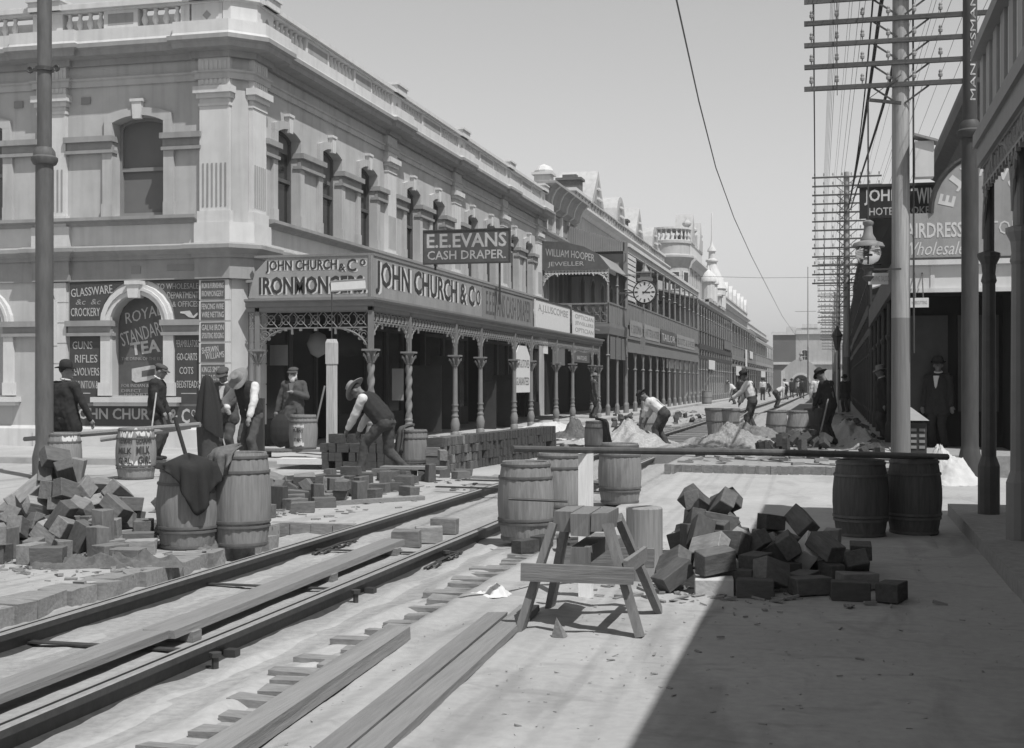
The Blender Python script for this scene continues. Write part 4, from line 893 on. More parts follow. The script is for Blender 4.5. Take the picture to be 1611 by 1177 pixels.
pp = [(XK+.02, 3.93), (5.0, 3.93), (5.0, 4.85), (3.86, 4.85)]+[(x, z) for x, z in arch(1.9, 3.86, 4.85, 1.1, 16)[::-1]]+[(XK+.02, 4.85)]
b = MB(); b.prism(E1, pp, -.05, .02); s = tag(b.build('hairdresser_sign', M['signgrey']), 'arched grey sign board lettered Hairdresser and Wholesale on the shaded verandah end', 'sign')
b = MB(); cc = arch(1.86, 3.9, 4.85, 1.14, 16); b.tube([E1(x, 0, z) for x, z in cc], .06, 6); b.fbox(E1, XK, 5.02, -.06, .05, 3.92, 3.97); b.build('frame', M['shopwood'], s)
text('HAIRDRESSER', E1, 1.22, 2.75, 4.36, 4.66, .026, M['trim'], s, bold=.02, ext=.004); text('Wholesale', E1, 1.35, 2.5, 4.02, 4.28, .026, M['trim'], s, shear=.35, ext=.004); text('TOBACCONIST', E1, 2.95, 4.9, 4.4, 4.66, .026, M['trim'], s, ext=.004)
def arot(ch, cx, cz, hh, ang):
    ca, sa = math.cos(ang), math.sin(ang); text(ch, E1, cx-hh*.35, cx+hh*.35, cz-hh/2, cz+hh/2, .026, M['trim'], s, bold=.03, ext=.004, warp=lambda a, z: (cx+(a-cx)*ca-(z-cz)*sa, cz+(a-cx)*sa+(z-cz)*ca))
for ch, t in (('E', 166), ('J', 140), ('V', 116), ('A', 92), ('N', 66), ('S', 40)):
    t = math.radians(t); arot(ch, 2.88+.74*math.cos(t), 4.9+.8*math.sin(t), .3, t-math.pi/2)
for i, y in enumerate((27.05, 30.4, 33.8, 37.2, 40.6, 43.9)):
    b = MB(); b.lathe([(.1, 0), (.1, .4), (.065, .5), (.06, 2.3), (.1, 2.4), (.06, 2.45), (.06, 3.2)], (XK+.06, y, .14), 8); b.build('post', M['shopwood'], R1)
b = MB(); b.fbox(E1, XW_-.02, 7, .01, .04, .16, 3.28); b.build('end_dark_sheet', M['void'], R1)  # near-black sheet over the sunny end wall, painting in verandah shade
b = MB(); b.box(XW_-.12, XW_-.02, 27.1, 44, .16, 3.7); b.build('shop_dark_sheet', M['void'], R1)
b = MB(); b.box(XK+.1, 6, 28.6, 28.7, .16, 3.3); b.build('end_screen', M['void'], R1)  # near-black sheet stands in for the dark of the verandah opening
for x in (1.5, 2.5): b = MB(); b.box(x, x+.8, 28.5, 28.598, .9, 2.9); b.build('shop_window', M['shopwood'], R1)
# boards hung over the pavement
Yj = 29.6; FJ = endf(Yj); xa, xb_ = xat(1352, Yj), xat(1482, Yj); z0, z1 = zat(1410, 343, Yj), zat(1410, 294, Yj)
b = MB(); b.fbox(FJ, xa, xb_, 0, .06, z0, z1); s = tag(b.build('hotel_sign', M['black']), 'black hotel board with big white letters beginning John, high over the right pavement', 'sign')
b = MB(); b.fbox(FJ, xa-.03, xb_+.03, -.01, .09, z1, z1+.06); b.beam((xb_-.1, Yj, 3.85), (xb_-.1, Yj, z0), .06, .06); b.beam((xa+.75, Yj, 3.85), (xa+.75, Yj, z0), .06, .06); b.build('frame', M['shopwood'], s)
h = z1-z0; w = xb_-xa
text('JOHN', FJ, xa+.06*w, xa+.5*w, z0+h*.42, z1-h*.07, .064, M['white'], s, bold=.02, ext=.004); text('S TWINE', FJ, xa+.54*w, xb_-.01, z0+h*.42, z1-h*.07, .064, M['white'], s, bold=.02, ext=.004); text('HOTEL BROKERS', FJ, xa+.12*w, xb_-.03*w, z0+h*.09, z0+h*.34, .064, M['letter'], s, bold=.01, ext=.004)
for (u0, u1, v0, v1, Y, lab) in ((1366, 1404, 430, 448, 28.2, 'small white lettered board beside the arc lamp under the hotel sign'), (1432, 1461, 469, 484, 26.6, 'small white lettered board below the hairdresser verandah beam')):
    F = endf(Y); xa, xb_ = xat(u0, Y), xat(u1, Y); z0, z1 = zat(u0, v1, Y), zat(u0, v0, Y); b = MB(); b.fbox(F, xa, xb_, 0, .03, z0, z1)
    b.beam((xa+.1, Y-.01, z1), (xa+.1, Y+.3 if Y > 27 else 27.0, 3.7), .02, .02, 1); b.beam((xb_-.1, Y-.01, z1), (xb_-.1, Y+.3 if Y > 27 else 27.0, 3.7), .02, .02, 1)
    s = tag(b.build('hanging_sign', [M['paper'], M['shopwood']]), lab, 'sign')
    text('SHAVING SALOON' if u0 < 1400 else 'HAIRCUTTING', F, xa+.03, xb_-.03, z0+.06, z1-.06, .033, M['sill'], s, ext=.003)
# R2.. : the long shaded row of verandahs running away
R2 = thing('shaded_terrace', 'long dark terrace in shadow down the right side of the street', 'building')
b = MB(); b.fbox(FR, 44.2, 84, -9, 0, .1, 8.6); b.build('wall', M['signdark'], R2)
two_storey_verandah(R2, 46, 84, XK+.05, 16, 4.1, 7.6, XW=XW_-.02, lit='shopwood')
R3 = thing('far_shaded_terrace', 'more distant dark terrace beyond the shaded one at the far right', 'building')
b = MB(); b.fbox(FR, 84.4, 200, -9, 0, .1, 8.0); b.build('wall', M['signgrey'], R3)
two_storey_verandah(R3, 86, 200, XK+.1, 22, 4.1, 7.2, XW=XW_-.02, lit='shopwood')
# N: near verandah on the right that shades the foreground
XN = 1.52; FNr = lambda s, o, z: (XN-o, s, z)
N = thing('near_verandah', 'near right-hand shop verandah with white boarded fascia, running past the camera', 'verandah')
YN = 14.5; YN0 = -3.5
b = MB(); b.box(XN, 5.2, YN0, YN, 4.04, 4.1); b.build('roof', M['shopwood'], N)
b = MB(); b.fbox(FNr, YN0, YN, -.08, .1, 3.96, 4.1); b.fbox(FNr, YN0, YN, -.08, .06, 3.76, 3.96); b.fbox(FNr, YN0, YN, -.08, .12, 4.88, 5.0); b.fbox(endf(YN), XN-.02, 5.2, -.08, .06, 3.76, 4.1); b.build('fascia_beam', M['ironpaint'], N)
b = MB(); k = 62
for i in range(k):
    y = YN0+(YN-YN0)*i/k; b.fbox(FNr, y, y+(YN-YN0)/k*.97, -.03, .0+.03*(i % 2), 4.1, 4.88, i % 2)
b.build('boarded_fascia', [M['white'], M['signgrey']], N)
for y in (YN-.1, 12.1, 9.2, 6.2, 2.9):
    b = MB(); b.lathe([(.11, 0), (.11, .5), (.075, .6), (.065, 2.4), (.08, 2.43), (.065, 2.5), (.075, 2.6), (.115, 2.68), (.115, 2.72), (.055, 2.74), (.055, 3.66)], (XN+.05, y, .13), 12); p = b.build('post', M['signdark'] if y > 13 else M['greypaint'], N)
    if y > 9:
        b = MB()
        for sg in ((1, -1) if y < 14 else (-1,)): bracket(b, FNr, y, sg, 3.0, 3.74, .9)
        b.build('lacework_bracket', M['ironpaint'], N)
b = lace(FNr, 9.2, YN-.1, 3.52, 3.76); b.build('lacework_frieze', M['ironpaint'], N)
NB = thing('near_shop_building', 'dark near shop wall under the right-hand verandah', 'building')
b = MB(); b.box(5.2, 14, -4, 14.5, .1, 5.2); b.build('wall', M['signgrey'], NB)
b = MB()
for y in (1, 5, 9, 13): b.box(5.1, 5.198, y, y+2.4, .8, 3.2)
b.build('shop_window', M['glass'], NB)
# ------------------------------------------------------------------ rails and what lies along the track
def rail(X, z, y0, y1, lab):
    prof = [(-.06, 0), (.06, 0), (.06, .012), (.012, .028), (.012, .09), (.045, .1), (.045, .135), (.035, .14), (.004, .14), (.002, .125), (-.018, .125), (-.02, .14), (-.04, .14), (-.045, .135), (-.045, .1), (-.012, .09), (-.012, .028), (-.06, .012)]
    b = MB(); m = len(prof); ys = [y0, y1]
    b.add([(X+x, y, z+h) for y in ys for x, h in prof], [(k, m+k, m+(k+1) % m, (k+1) % m) for k in range(m)]+[tuple(range(m)), tuple(range(2*m-1, m-1, -1))])
    me = b.build('tram_rail', [M['iron'], M['railtop']])
    for p in me.data.polygons:
        if p.normal.z > .8 and p.center.z > z+.13: p.material_index = 1
    return tag(me, lab, 'rail')
rail(XL, -.08, 2.5, 215, 'left-hand steel tram rail running the length of the street'); rail(XR, -.08, 2.5, 215, 'right-hand steel tram rail, nearer the sawhorse')
for i in range(46):
    y = 28.5+i*.85; b = MB(); b.rbox((-4.03, y, -.085), 1.9, .22, .1, (0, 0, RND.gauss(0, .02)), 0, .01); tag(b.build('sleeper', M['wood']), 'weathered wooden sleeper under the exposed far rails', 'sleeper', 'sleepers under the far track')
for y, lab in ((9.05, 'short'), (13.0, 'long'), (16.3, 'x')):
    pass
def tie(v, label):
    p = at(450, v, 0); y = p.y
    b = MB(); b.box(XL+.02, XR-.02, y-.03, y+.03, -.045, -.035); b.box(XL-.1, XL-.03, y-.035, y+.035, -.06, -.02); b.box(XR+.03, XR+.1, y-.035, y+.035, -.06, -.02); tag(b.build('tie_bar', M['iron']), label, 'tie bar')
tie(1020, 'flat iron tie bar joining the rails nearest the camera'); tie(915, 'flat iron tie bar joining the rails beside the crumpled sacking'); tie(856, 'flat iron tie bar joining the rails beside the barrel under the coat')
for y, lab in ((17.0, 'iron cross bar laid over both rails, nearer of the two by the big barrel'), (18.3, 'iron cross bar laid over both rails, farther of the two by the big barrel')):
    b = MB(); b.beam((-5.3, y+.12, .072), (-2.7, y-.2, .072), .07, .02); tag(b.build('cross_bar', M['iron']), lab, 'bar')
for (x, y, s, lab) in ((XL+.13, 11.0, 1, 'rusty chain lying against the left tram rail'), (XR+.12, 10.4, 1, 'rusty chain lying along the outer side of the right tram rail')):
    b = MB()
    for i in range(14):
        yy = y+i*.075; xx = x+.03*math.sin(i*.9); zz = bedz(xx, yy)+.02
        b.tube([(xx+.022*math.cos(t)*(1 if i % 2 else .5), yy+.045*math.sin(t), zz+.012*math.cos(t)*(0 if i % 2 else 1)) for t in np.linspace(0, 2*math.pi, 9)], .009, 5, cap=False)
    b.tube([(x-.04, y-.02, bedz(x, y)+.01), (x+.02, y+.5, bedz(x, y)+.05), (x-.02, y+1.1, bedz(x, y)+.02)], .009, 5)
    tag(b.build('chain', M['iron']), lab, 'chain')
for v, lab in ((1045, 'nearest spike'), (935, 'second spike'), (867, 'third spike')):
    p = at(560, v, 0); b = MB(); b.lathe([(.02, 0), (.02, .06), (.035, .065), (.035, .09)], (XR+.11, p.y, bedz(XR+.11, p.y)), 8); tag(b.build('track_bolt', M['iron']), lab.replace('spike', 'iron bolt')+' standing beside the right tram rail', 'bolt')
def plank(name, u0, v0, u1, v1, w, t, z, m, label, side=1, wide=None, zoff=0):
    a, c = at(u0, v0, z), at(u1, v1, z); b = MB(); b.beam(a-Vector((0, 0, t/2)), c-Vector((0, 0, t/2)), w, t, 0, (0, 0, 1), .006)
    return tag(b.build(name, M[m]), label, 'plank')
def plankw(x0, y0, x1, y1, z, w, t, m, label):
    b = MB(); b.beam((x0, y0, z+t/2), (x1, y1, z+t/2), w, t, 0, (0, 0, 1), .006); return tag(b.build('plank', M[m]), label, 'plank')
plankw(-3.88, 3.2, -3.90, 7.5, -.01, .2, .05, 'wood', 'long timber plank raised on blocks between the rails, nearest the camera')
plankw(-3.86, 6.95, -3.97, 11.5, -.005, .2, .05, 'wood', 'second timber plank between the rails, overlapping the end of the nearest one')
plankw(-3.56, 3.2, -3.60, 12.2, -.06, .16, .03, 'wood', 'flat board lying beside the right rail between the tracks')
for x, y, z in ((-3.88, 5.2, -.05), (-3.89, 7.2, -.05), (-3.95, 9.6, -.05), (-3.97, 11.2, -.05)):
    b = MB(); b.rbox((x, y, z+.02), .3, .11, .06); tag(b.build('packing_block', M['wood']), 'small wooden packing block holding up the planks between the rails', 'block', 'packing blocks under the planks')
plankw(-2.30, 3.6, -2.47, 7.25, .004, .14, .07, 'wood', 'thick timber plank beside the toothed paving edge, nearest the rails')
plankw(-1.90, 3.6, -2.07, 8.0, .004, .13, .04, 'wood', 'middle of the three planks lying on the near road')
plankw(-1.76, 3.6, -1.93, 8.3, .004, .13, .04, 'wood', 'plank ending under the sawhorse, nearest the bare road')
# ------------------------------------------------------------------ sawhorse, upright and barrier pole
SH = thing('sawhorse', 'rough wooden sawhorse standing on the sunlit road before the block heap', 'sawhorse')
b = MB(); b.rbox((-1.6, 7.97, .652), .11, .42, .12, None, 0, .006); b.rbox((-1.485, 7.94, .645), .112, .46, .13, None, 0, .006); b.rbox((-1.375, 7.97, .655), .1, .42, .11, None, 0, .006); b.build('top_beam', M['sawwood'], SH)
for sx, sy, fy in ((-1, 7.74, 7.64), (1, 7.74, 7.64), (-1, 8.14, 8.5), (1, 8.14, 8.5)):
    b = MB(); b.beam((-1.485+sx*.165, sy, .65), (-1.475+sx*.365, fy, 0), .045, .10, 0, (0, 1, 0), .004); b.build('leg', M['sawwood'], SH)
b = MB(); b.beam((-1.82, 7.60, .365), (-1.14, 7.60, .365), .03, .10, 0, (0, 0, 1), .004); b.build('cross_rail', M['sawx'], SH)
b = MB(); b.beam((-1.8, 8.57, .34), (-1.15, 8.57, .34), .03, .13, 0, (0, 0, 1), .004); b.build('cross_rail', M['sawx'], SH)
b = MB(); b.beam((-1.20, 7.66, .40), (-1.20, 8.5, .38), .022, .09, 0, (0, 0, 1), .004); b.build('side_rail', M['sawx'], SH)
b = MB(); b.beam((-1.485, 7.72, .46), (-1.485, 8.45, .46), .12, .1, 0, (0, 0, 1), .004); b.build('under_beam', M['sawwood'], SH)
b = MB(); b.rbox((-1.68, 8.95, .503), .105, .05, 1.006, (0, 0, .1), 0, .003); tag(b.build('upright_board', M['newwood']), 'pale new board standing upright behind the sawhorse, holding the barrier pole', 'board')
A_, B_ = Vector((-1.68, 8.93, 1.03)), Vector((.75, 13.3, .78)); d_ = (B_-A_).normalized()
b = MB(); b.tube([A_-d_*.75, A_, (A_+B_)/2+Vector((0, 0, .01)), B_+d_*.75], [.022, .024, .03, .034], 10); tag(b.build('barrier_pole', M['pole']), 'long dark barrier pole from the upright board to the shaded barrels', 'pole')
b = MB(); n = 18; b.lathe([(.142, 0), (.14, .3), (.139, .545), (.13, .555)], (0, 0, 0), n); 
o = tag(b.build('log_post', M['woodz'], smooth=.7, loc=(-1.40, 9.86, 0)), 'short thick round log standing on end beside the block heap', 'log')
b = MB(); b.add([(-1.62, 7.52, 0), (-1.54, 7.50, 0), (-1.53, 7.57, 0), (-1.59, 7.53, .115)], [(0, 1, 3), (1, 2, 3), (2, 0, 3), (0, 2, 1)]); tag(b.build('wood_wedge', M['wood']), 'small pointed wood wedge standing on the road in front of the sawhorse', 'wedge')
# ------------------------------------------------------------------ barrels
def barrel_mesh(re, rm, h, n=18, taper=0.0):
    b = MB(); vs = []; fs = []; zs = [0, .05, .15, .3, .45, .6, .75, .9, .97, 1.0]
    N = n*3
    for zf in zs:
        for k in range(N):
            a = 2*math.pi*k/N; r = re+(rm-re)*math.sin(math.pi*zf)+taper*(zf-.5)
            if k % 3 == 0: r -= .006
            vs.append((r*math.cos(a), r*math.sin(a), zf*h))
    for i in range(len(zs)-1):
        for k in range(N): fs.append((i*N+k, i*N+(k+1) % N, (i+1)*N+(k+1) % N, (i+1)*N+k))
    b.add(vs, fs); m = len(zs)-1
    # chime, recessed head, bottom
    ri = re+taper*.5-.022
    b.add([(p[0]*(ri/math.hypot(p[0], p[1])), p[1]*(ri/math.hypot(p[0], p[1])), p[2]-.003) for p in vs[m*N:]]+[(p[0]*(ri/math.hypot(p[0], p[1])), p[1]*(ri/math.hypot(p[0], p[1])), p[2]-.05) for p in vs[m*N:]], [(k, (k+1) % N, N+(k+1) % N, N+k) for k in range(N)]+[tuple(range(N, 2*N))])
    b.add(vs[m*N:]+[(p[0]*(ri/math.hypot(p[0], p[1])), p[1]*(ri/math.hypot(p[0], p[1])), p[2]-.003) for p in vs[m*N:]], [(k, (k+1) % N, N+(k+1) % N, N+k) for k in range(N)])
    b.poly(vs[:N][::-1]); return b
def make_barrel(label, loc, rz, re=.225, rm=.27, h=.75, m='stave', hoops=(.035, .22, .27, .80, .955), tilt=None, taper=0.0):
    B = thing('wooden_barrel', label, 'barrel', loc, rz)
    if tilt: B.rotation_euler = (tilt[0], tilt[1], rz)
    barrel_mesh(re, rm, h, taper=taper).build('staves', M[m], B, smooth=.35)
    for zf in hoops:
        z = zf*h; r = re+(rm-re)*math.sin(math.pi*zf)+.002+taper*(zf-.5); b = MB(); w = .012
        b.lathe([(r-.006, z-w), (r+.007, z-w), (r+.008, z), (r+.007, z+w), (r-.006, z+w)], (0, 0, 0), 40, cap=False); b.build('hoop', M['hoop'], B, smooth=.7)
    return B
def gp(u, d, z=0):
    k = (u-805.5)/FPX; return Vector((d*(k*CA-SA), d*(k*SA+CA), z))
bA = make_barrel('big pale cement barrel standing just left of the upright board', gp(827, 12.45), .3)
bB = make_barrel('pale barrel half hidden behind the big one by the upright board', gp(880, 13.9), 1.1)
bC = make_barrel('pale barrel in sunlight just right of the upright board', gp(975, 16.2), 2.0)
bD = make_barrel('dark shaded barrel at the shadow edge, nearest the heaped blocks', gp(1354, 12.75), .5, m='stave_shaded')
bE = make_barrel('dark shaded barrel supporting the right end of the barrier pole', gp(1438, 12.95), 1.7, m='stave_shaded')
bF = make_barrel('weathered barrel in the left foreground with a dark coat thrown over it', gp(296, 11.85), .2, .235, .285, .74)
bG = make_barrel('weathered barrel with doubled hoops and sacking at its rim, right of the coat barrel', gp(379, 12.0), .9, .235, .275, .86)
bH = make_barrel('barrel pasted with torn white posters beside the boy', gp(214, 20.3), .4, .26, .31, .80)
bI = make_barrel('barrel with a label standing behind the tram pole by the man in the bowler', gp(100, 20.4), .4, .24, .28, .72)
bK = make_barrel('small keg with a pale label standing on the low bench before the verandah', gp(477, 23.9, .29), .4, .235, .265, .62, hoops=(.04, .8, .93))
bL = make_barrel('pale barrel behind the long block stack with a dark cloth on its side', gp(652, 22.2), .6, .21, .24, .70)
bM = make_barrel('barrel beside the white sand heap with a dark coat hung behind', gp(937, 27.2), .8, .2, .235, .70)
make_barrel('tapered tub left of its pair beside the far track', gp(1124, 33, .12), .1, .2, .2, .74, taper=.1, hoops=(.1, .55, .93)); make_barrel('tapered tub right of its pair beside the man in white shirt', gp(1150, 32.3, .12), .9, .2, .2, .74, taper=.06, hoops=(.1, .55, .93))
make_barrel('sunlit pale barrel in mid street, left of the half-shaded ones', gp(1222, 31.8, .12), .1, .22, .26, .7, hoops=(.05, .5, .95)); make_barrel('broad-based barrel half in shadow in mid street', gp(1256, 29.8, .12), .9, .26, .27, .74, taper=-.12, hoops=(.1, .5, .95)); make_barrel('dark barrel in shadow behind the stooping man with the shovel', gp(1283, 30.6, .12), .9, .26, .27, .78, m='stave_shaded', hoops=(.1, .5, .95))
make_barrel('distant barrel on the left footpath far down the street', gp(1112, 84, .12), .1, .3, .33, .85, hoops=(.1, .5, .95)); make_barrel('barrel behind the bending man in mid street', gp(1020, 36, 0), .1, .22, .26, .75, hoops=(.1, .5, .95))
# labels and torn posters pasted on barrels
def wrap(B, r, h, re, a0, a1, z0, z1, m, name='paper_label', jag=0, seed=1):
    rr = random.Random(seed); b = MB(); n = 14; vs = []
    for i in range(n+1):
        a = a0+(a1-a0)*i/n
        for z in (z0+rr.uniform(-jag, jag), z1+rr.uniform(-jag, jag)):
            q = re+(r-re)*math.sin(math.pi*z/h)+.006; vs.append((q*math.cos(a), q*math.sin(a), z))
    b.add(vs, [(2*i, 2*i+2, 2*i+3, 2*i+1) for i in range(n)]); o = b.build(name, M[m], B); return o
def wtext(B, body, r, h, re, a0, a1, z0, z1, m='inkd'):
    def F(s, o, z):
        q = re+(r-re)*math.sin(math.pi*z/h)+.010; return (q*math.cos(s), q*math.sin(s), z)
    return text(body, F, a0, a1, z0, z1, 0, M[m], B, ext=0, bold=.02)
fa = -math.pi/2-.33                                      # barrel angle that faces the camera, before its own turn
def face(B, u): return math.atan2(-B.location.y, -B.location.x)-B.rotation_euler.z
a = face(bH, 0); wrap(bH, .31, .8, .26, a-1.0, a-.15, .22, .74, 'paper', jag=.05, seed=3); wrap(bH, .31, .8, .26, a-.1, a+.95, .2, .76, 'paper', jag=.05, seed=5)
for t, z, e0, e1 in (('GERMAN', .56, .0, .85), ('MILK', .40, .02, .7), ('GIRL', .25, .1, .8)): wtext(bH, t, .31, .8, .26, a+e0, a+e1, z, z+.12); wtext(bH, t, .31, .8, .26, a-.95, a-.2, z, z+.10)
a = face(bK, 0); wrap(bK, .265, .62, .235, a-.75, a+.05, .06, .44, 'paper', jag=.015, seed=7); wtext(bK, 'ROMAN', .265, .62, .235, a-.7, a-.05, .30, .41); wtext(bK, 'CEMENT', .265, .62, .235, a-.65, a-.1, .14, .20)
a = face(bI, 0); wrap(bI, .28, .72, .24, a-.1, a+.9, .2, .66, 'paper', jag=.03, seed=8)
# ------------------------------------------------------------------ cloth: coats and sacks
def drape(name, m, label, cat, loc, rz, r, a0, a1, zt, hem, folds=7, amp=.02, top=None, n=40, k=14, seed=1):
    """cloth hung over a round thing: follows it round from a0 to a1, down to the height hem(t)"""
    rr = random.Random(seed); ph = rr.uniform(0, 6); vs = []; fs = []
    for i in range(n+1):
        t = i/n; a = a0+(a1-a0)*t; zb = hem(t)
        for j in range(k+1):
            q = j/k
            if q < .3: R = r*(q/.3)**.7; z = zt+.05*(1-q/.3)+.02*math.sin(folds*a+ph)
            else: R = r+.012+amp*(q-.2)*(1+math.sin(a*folds*2.3+ph+q*1.5)+.5*math.sin(a*folds*4.1-q*3)); z = zt+(zb-zt)*(q-.3)/.7
            vs.append((R*math.cos(a), R*math.sin(a), z))
    for i in range(n):
        for j in range(k): p = i*(k+1)+j; fs.append((p, p+1, p+k+2, p+k+1))
    b = MB(); b.add(vs, fs); o = tag(b.build(name, M[m], smooth=True, loc=loc), label, cat); o.rotation_euler = (0, 0, rz)
    s = o.modifiers.new('thickness', 'SOLIDIFY'); s.thickness = .018; s.offset = 1
    return o
aF = face(bF, 0)
drape('coat', 'cloth', 'dark coat thrown over the top and front of the left foreground barrel', 'coat', bF.location, .2, .29, aF-1.0, aF+1.0, .775, lambda t: .74-.36*math.exp(-((t-.62)/.22)**2)-.1*t, 6, .035, seed=2)
aG = face(bG, 0)
drape('sacking', 'sack', 'pale sacking hanging from the rim of the barrel with doubled hoops', 'sacking', bG.location, .9, .275, aG-2.1, aG-.25, .875, lambda t: .3+.5*t*t, 6, .05, seed=4)
drape('cloth', 'coatg', 'dark cloth hung on the side of the pale barrel by the block stack', 'cloth', bL.location, .6, .245, face(bL, 0)-1.9, face(bL, 0)-.7, .72, lambda t: .15+.2*t, 6, .05, seed=5)
drape('coat', 'cloth', 'dark coat hanging off the right of the barrel by the white sand heap', 'coat', bM.location, .8, .24, face(bM, 0)+.7, face(bM, 0)+2.2, .71, lambda t: .2, 6, .06, seed=6)
HC = thing('hung_coat', 'long dark coat hung over an upright post beside the young man in the cap', 'coat', gp(325, 22.2), -.2)
b = MB(); n = 40; vs = []; zs = [1.63, 1.6, 1.5, 1.35, 1.15, .95, .78, .72]
for j, z in enumerate(zs):
    for i in range(n):
        a = 2*math.pi*i/n; r = (.02, .07, .11, .15, .19, .225, .245, .235)[j]*(1+.16*math.sin(5*a+.6*j*.3)+.09*math.sin(9*a+1)); vs.append((r*math.cos(a)*1.0+.05*j/7, r*.75*math.sin(a), z-(.16*math.cos(a-.3) if j > 5 else 0)))
b.add(vs, [(j*n+i, j*n+(i+1) % n, (j+1)*n+(i+1) % n, (j+1)*n+i) for j in range(len(zs)-1) for i in range(n)]+[tuple(range(n))]); b.build('coat', M['cloth'], HC, smooth=True)
b = MB(); n = 28; vs = []; zs = [.95, .7, .4, .15, .03]
for j, z in enumerate(zs):
    for i in range(n): a = 2*math.pi*i/n; r = (.17, .19, .18, .17, .19)[j]*(1+.12*math.sin(4*a+j*.4)+.07*math.sin(7*a)); vs.append((r*math.cos(a)+.02, r*.7*math.sin(a), z))
b.add(vs, [(j*n+i, j*n+(i+1) % n, (j+1)*n+(i+1) % n, (j+1)*n+i) for j in range(len(zs)-1) for i in range(n)]+[tuple(range(n))]); b.build('under_cloth', M['trousers'], HC, smooth=True)
b = MB(); b.lathe([(.045, 0), (.04, 1.6)], (0, 0, 0), 10); b.build('post', M['woodz'], HC)
def heap(name, m, label, cat, c, rx, ry, h, rough, seed, n=46, rz=0, kind=None, p=1.0, edge=.25, fold=False):
    """a lying mound or crumpled cloth: an uneven height field with an irregular outline"""
    rr = random.Random(seed); ph = [rr.uniform(0, 6.3) for _ in range(12)]; vs = []; fs = []
    R = n//2; vs.append((0, 0, h*(.85+.2*rr.random())))
    A = n*2
    for i in range(1, R+1):
        q = i/R
        for k in range(A):
            a = 2*math.pi*k/A; e = 1+edge*(math.sin(2*a+ph[0])*.4+math.sin(3*a+ph[1])*.3+math.sin(5*a+ph[2])*.2+math.sin(9*a+ph[3])*.12)
            x, y = rx*q*e*math.cos(a), ry*q*e*math.sin(a)
            f = (1-q**(1.2*p))
            nz = sum(math.sin(x*w*(3/rx)+y*w*2.2/ry*s+ph[4+j])/w for j, (w, s) in enumerate(((1.1, 1), (2.3, -1), (4.1, .7), (7.7, -.6), (13, 1.2))))
            if fold:
                wx, wy = x+.05*math.sin(y*13+ph[5]), y+.05*math.sin(x*11+ph[6]); nz = .75
                for j, (kx, ky, am) in enumerate(((6, 12, .75), (11, -9, .55), (3, 20, .4), (19, 8, .25))): nz -= am*abs(math.sin(kx*wx+ky*wy+ph[j]))
                f = max(0, 1-q**8)*.7
            elif rough > .1: z0_ = rr.gauss(0, .035*min(h, .5))*(1-q*.5)
            z = h*f+rough*h*nz*(f**.5)+(z0_ if not fold and rough > .1 else 0)
            vs.append((x, y, max(z, 0 if q < 1 else -.02)))
    for k in range(A): fs.append((0, 1+k, 1+(k+1) % A))
    for i in range(R-1):
        for k in range(A): fs.append((1+i*A+k, 1+(i+1)*A+k, 1+(i+1)*A+(k+1) % A, 1+i*A+(k+1) % A))
    b = MB(); b.add(vs, fs); o = tag(b.build(name, M[m], smooth=True, loc=c), label if kind != 'stuff' else None, cat if kind != 'stuff' else None, kind=kind); o.rotation_euler = (0, 0, rz)
    return o
heap('crumpled_sacking', 'sack', 'crumpled brown sacking lying on the near left road edge', 'sacking', at(178, 890), .5, .26, .13, .8, 3, n=80, rz=.3, edge=.5, fold=True)
heap('crumpled_sacking', 'sack', 'crumpled sacking at the foot of the two left barrels', 'sacking', at(340, 862)+Vector((-.12, .0, 0)), .2, .2, .2, .5, 5, edge=.4)
heap('crumpled_paper', 'paper', 'crumpled scrap of paper on the road left of the sawhorse', 'paper', at(775, 936, 0), .17, .09, .05, .8, 6, n=24, edge=.5)
heap('white_sand_heap', 'sandw', 'bright white sand heap on the left beyond the block stack', 'sand', at(885, 690)+Vector((-.2, .4, 0)), 1.7, 1.3, .40, .25, 7, n=64, rz=.2, edge=.3)
heap('gravel_heap', 'rubble', 'pale rubble heap behind the barrier pole in mid street', 'rubble', gp(1140, 27.0, .12), 1.25, 1.0, .36, .4, 8, n=70, edge=.4)
heap('earth_heap', 'gravel', 'dark earth heap behind the pale rubble in mid street', 'earth', gp(1168, 28.8, .12), 1.0, .8, .42, .35, 9, n=60, edge=.4)
heap('earth_bank', 'rubble', 'long low bank of spoil down the middle of the far street', 'earth', gp(1245, 48, .12), 2.2, 13, .32, .3, 10, edge=.25)
heap('rubble_bank', 'rubble', 'bank of rubble along the shaded kerb at the right', 'rubble', gp(1345, 33, .12), .7, 8, .35, .45, 11, edge=.3)
heap('pale_spoil_heap', 'sandw', 'pale heap of lime on the right pavement beside the telegraph pole', 'lime', gp(1478, 19.5, 0), .55, .6, .5, .2, 12, edge=.3)
heap('rubble_heap', 'rubble', 'heap of broken stone beside the far end of the left paving', 'rubble', gp(985, 31.5, 0), 1.2, 2.6, .35, .5, 13, edge=.4)
heap('coat_bundle', 'sack', 'grey cloth bundle lying on rubble beyond the white sand', 'cloth', gp(905, 30.5, .2), .55, .35, .3, .5, 14, edge=.5)
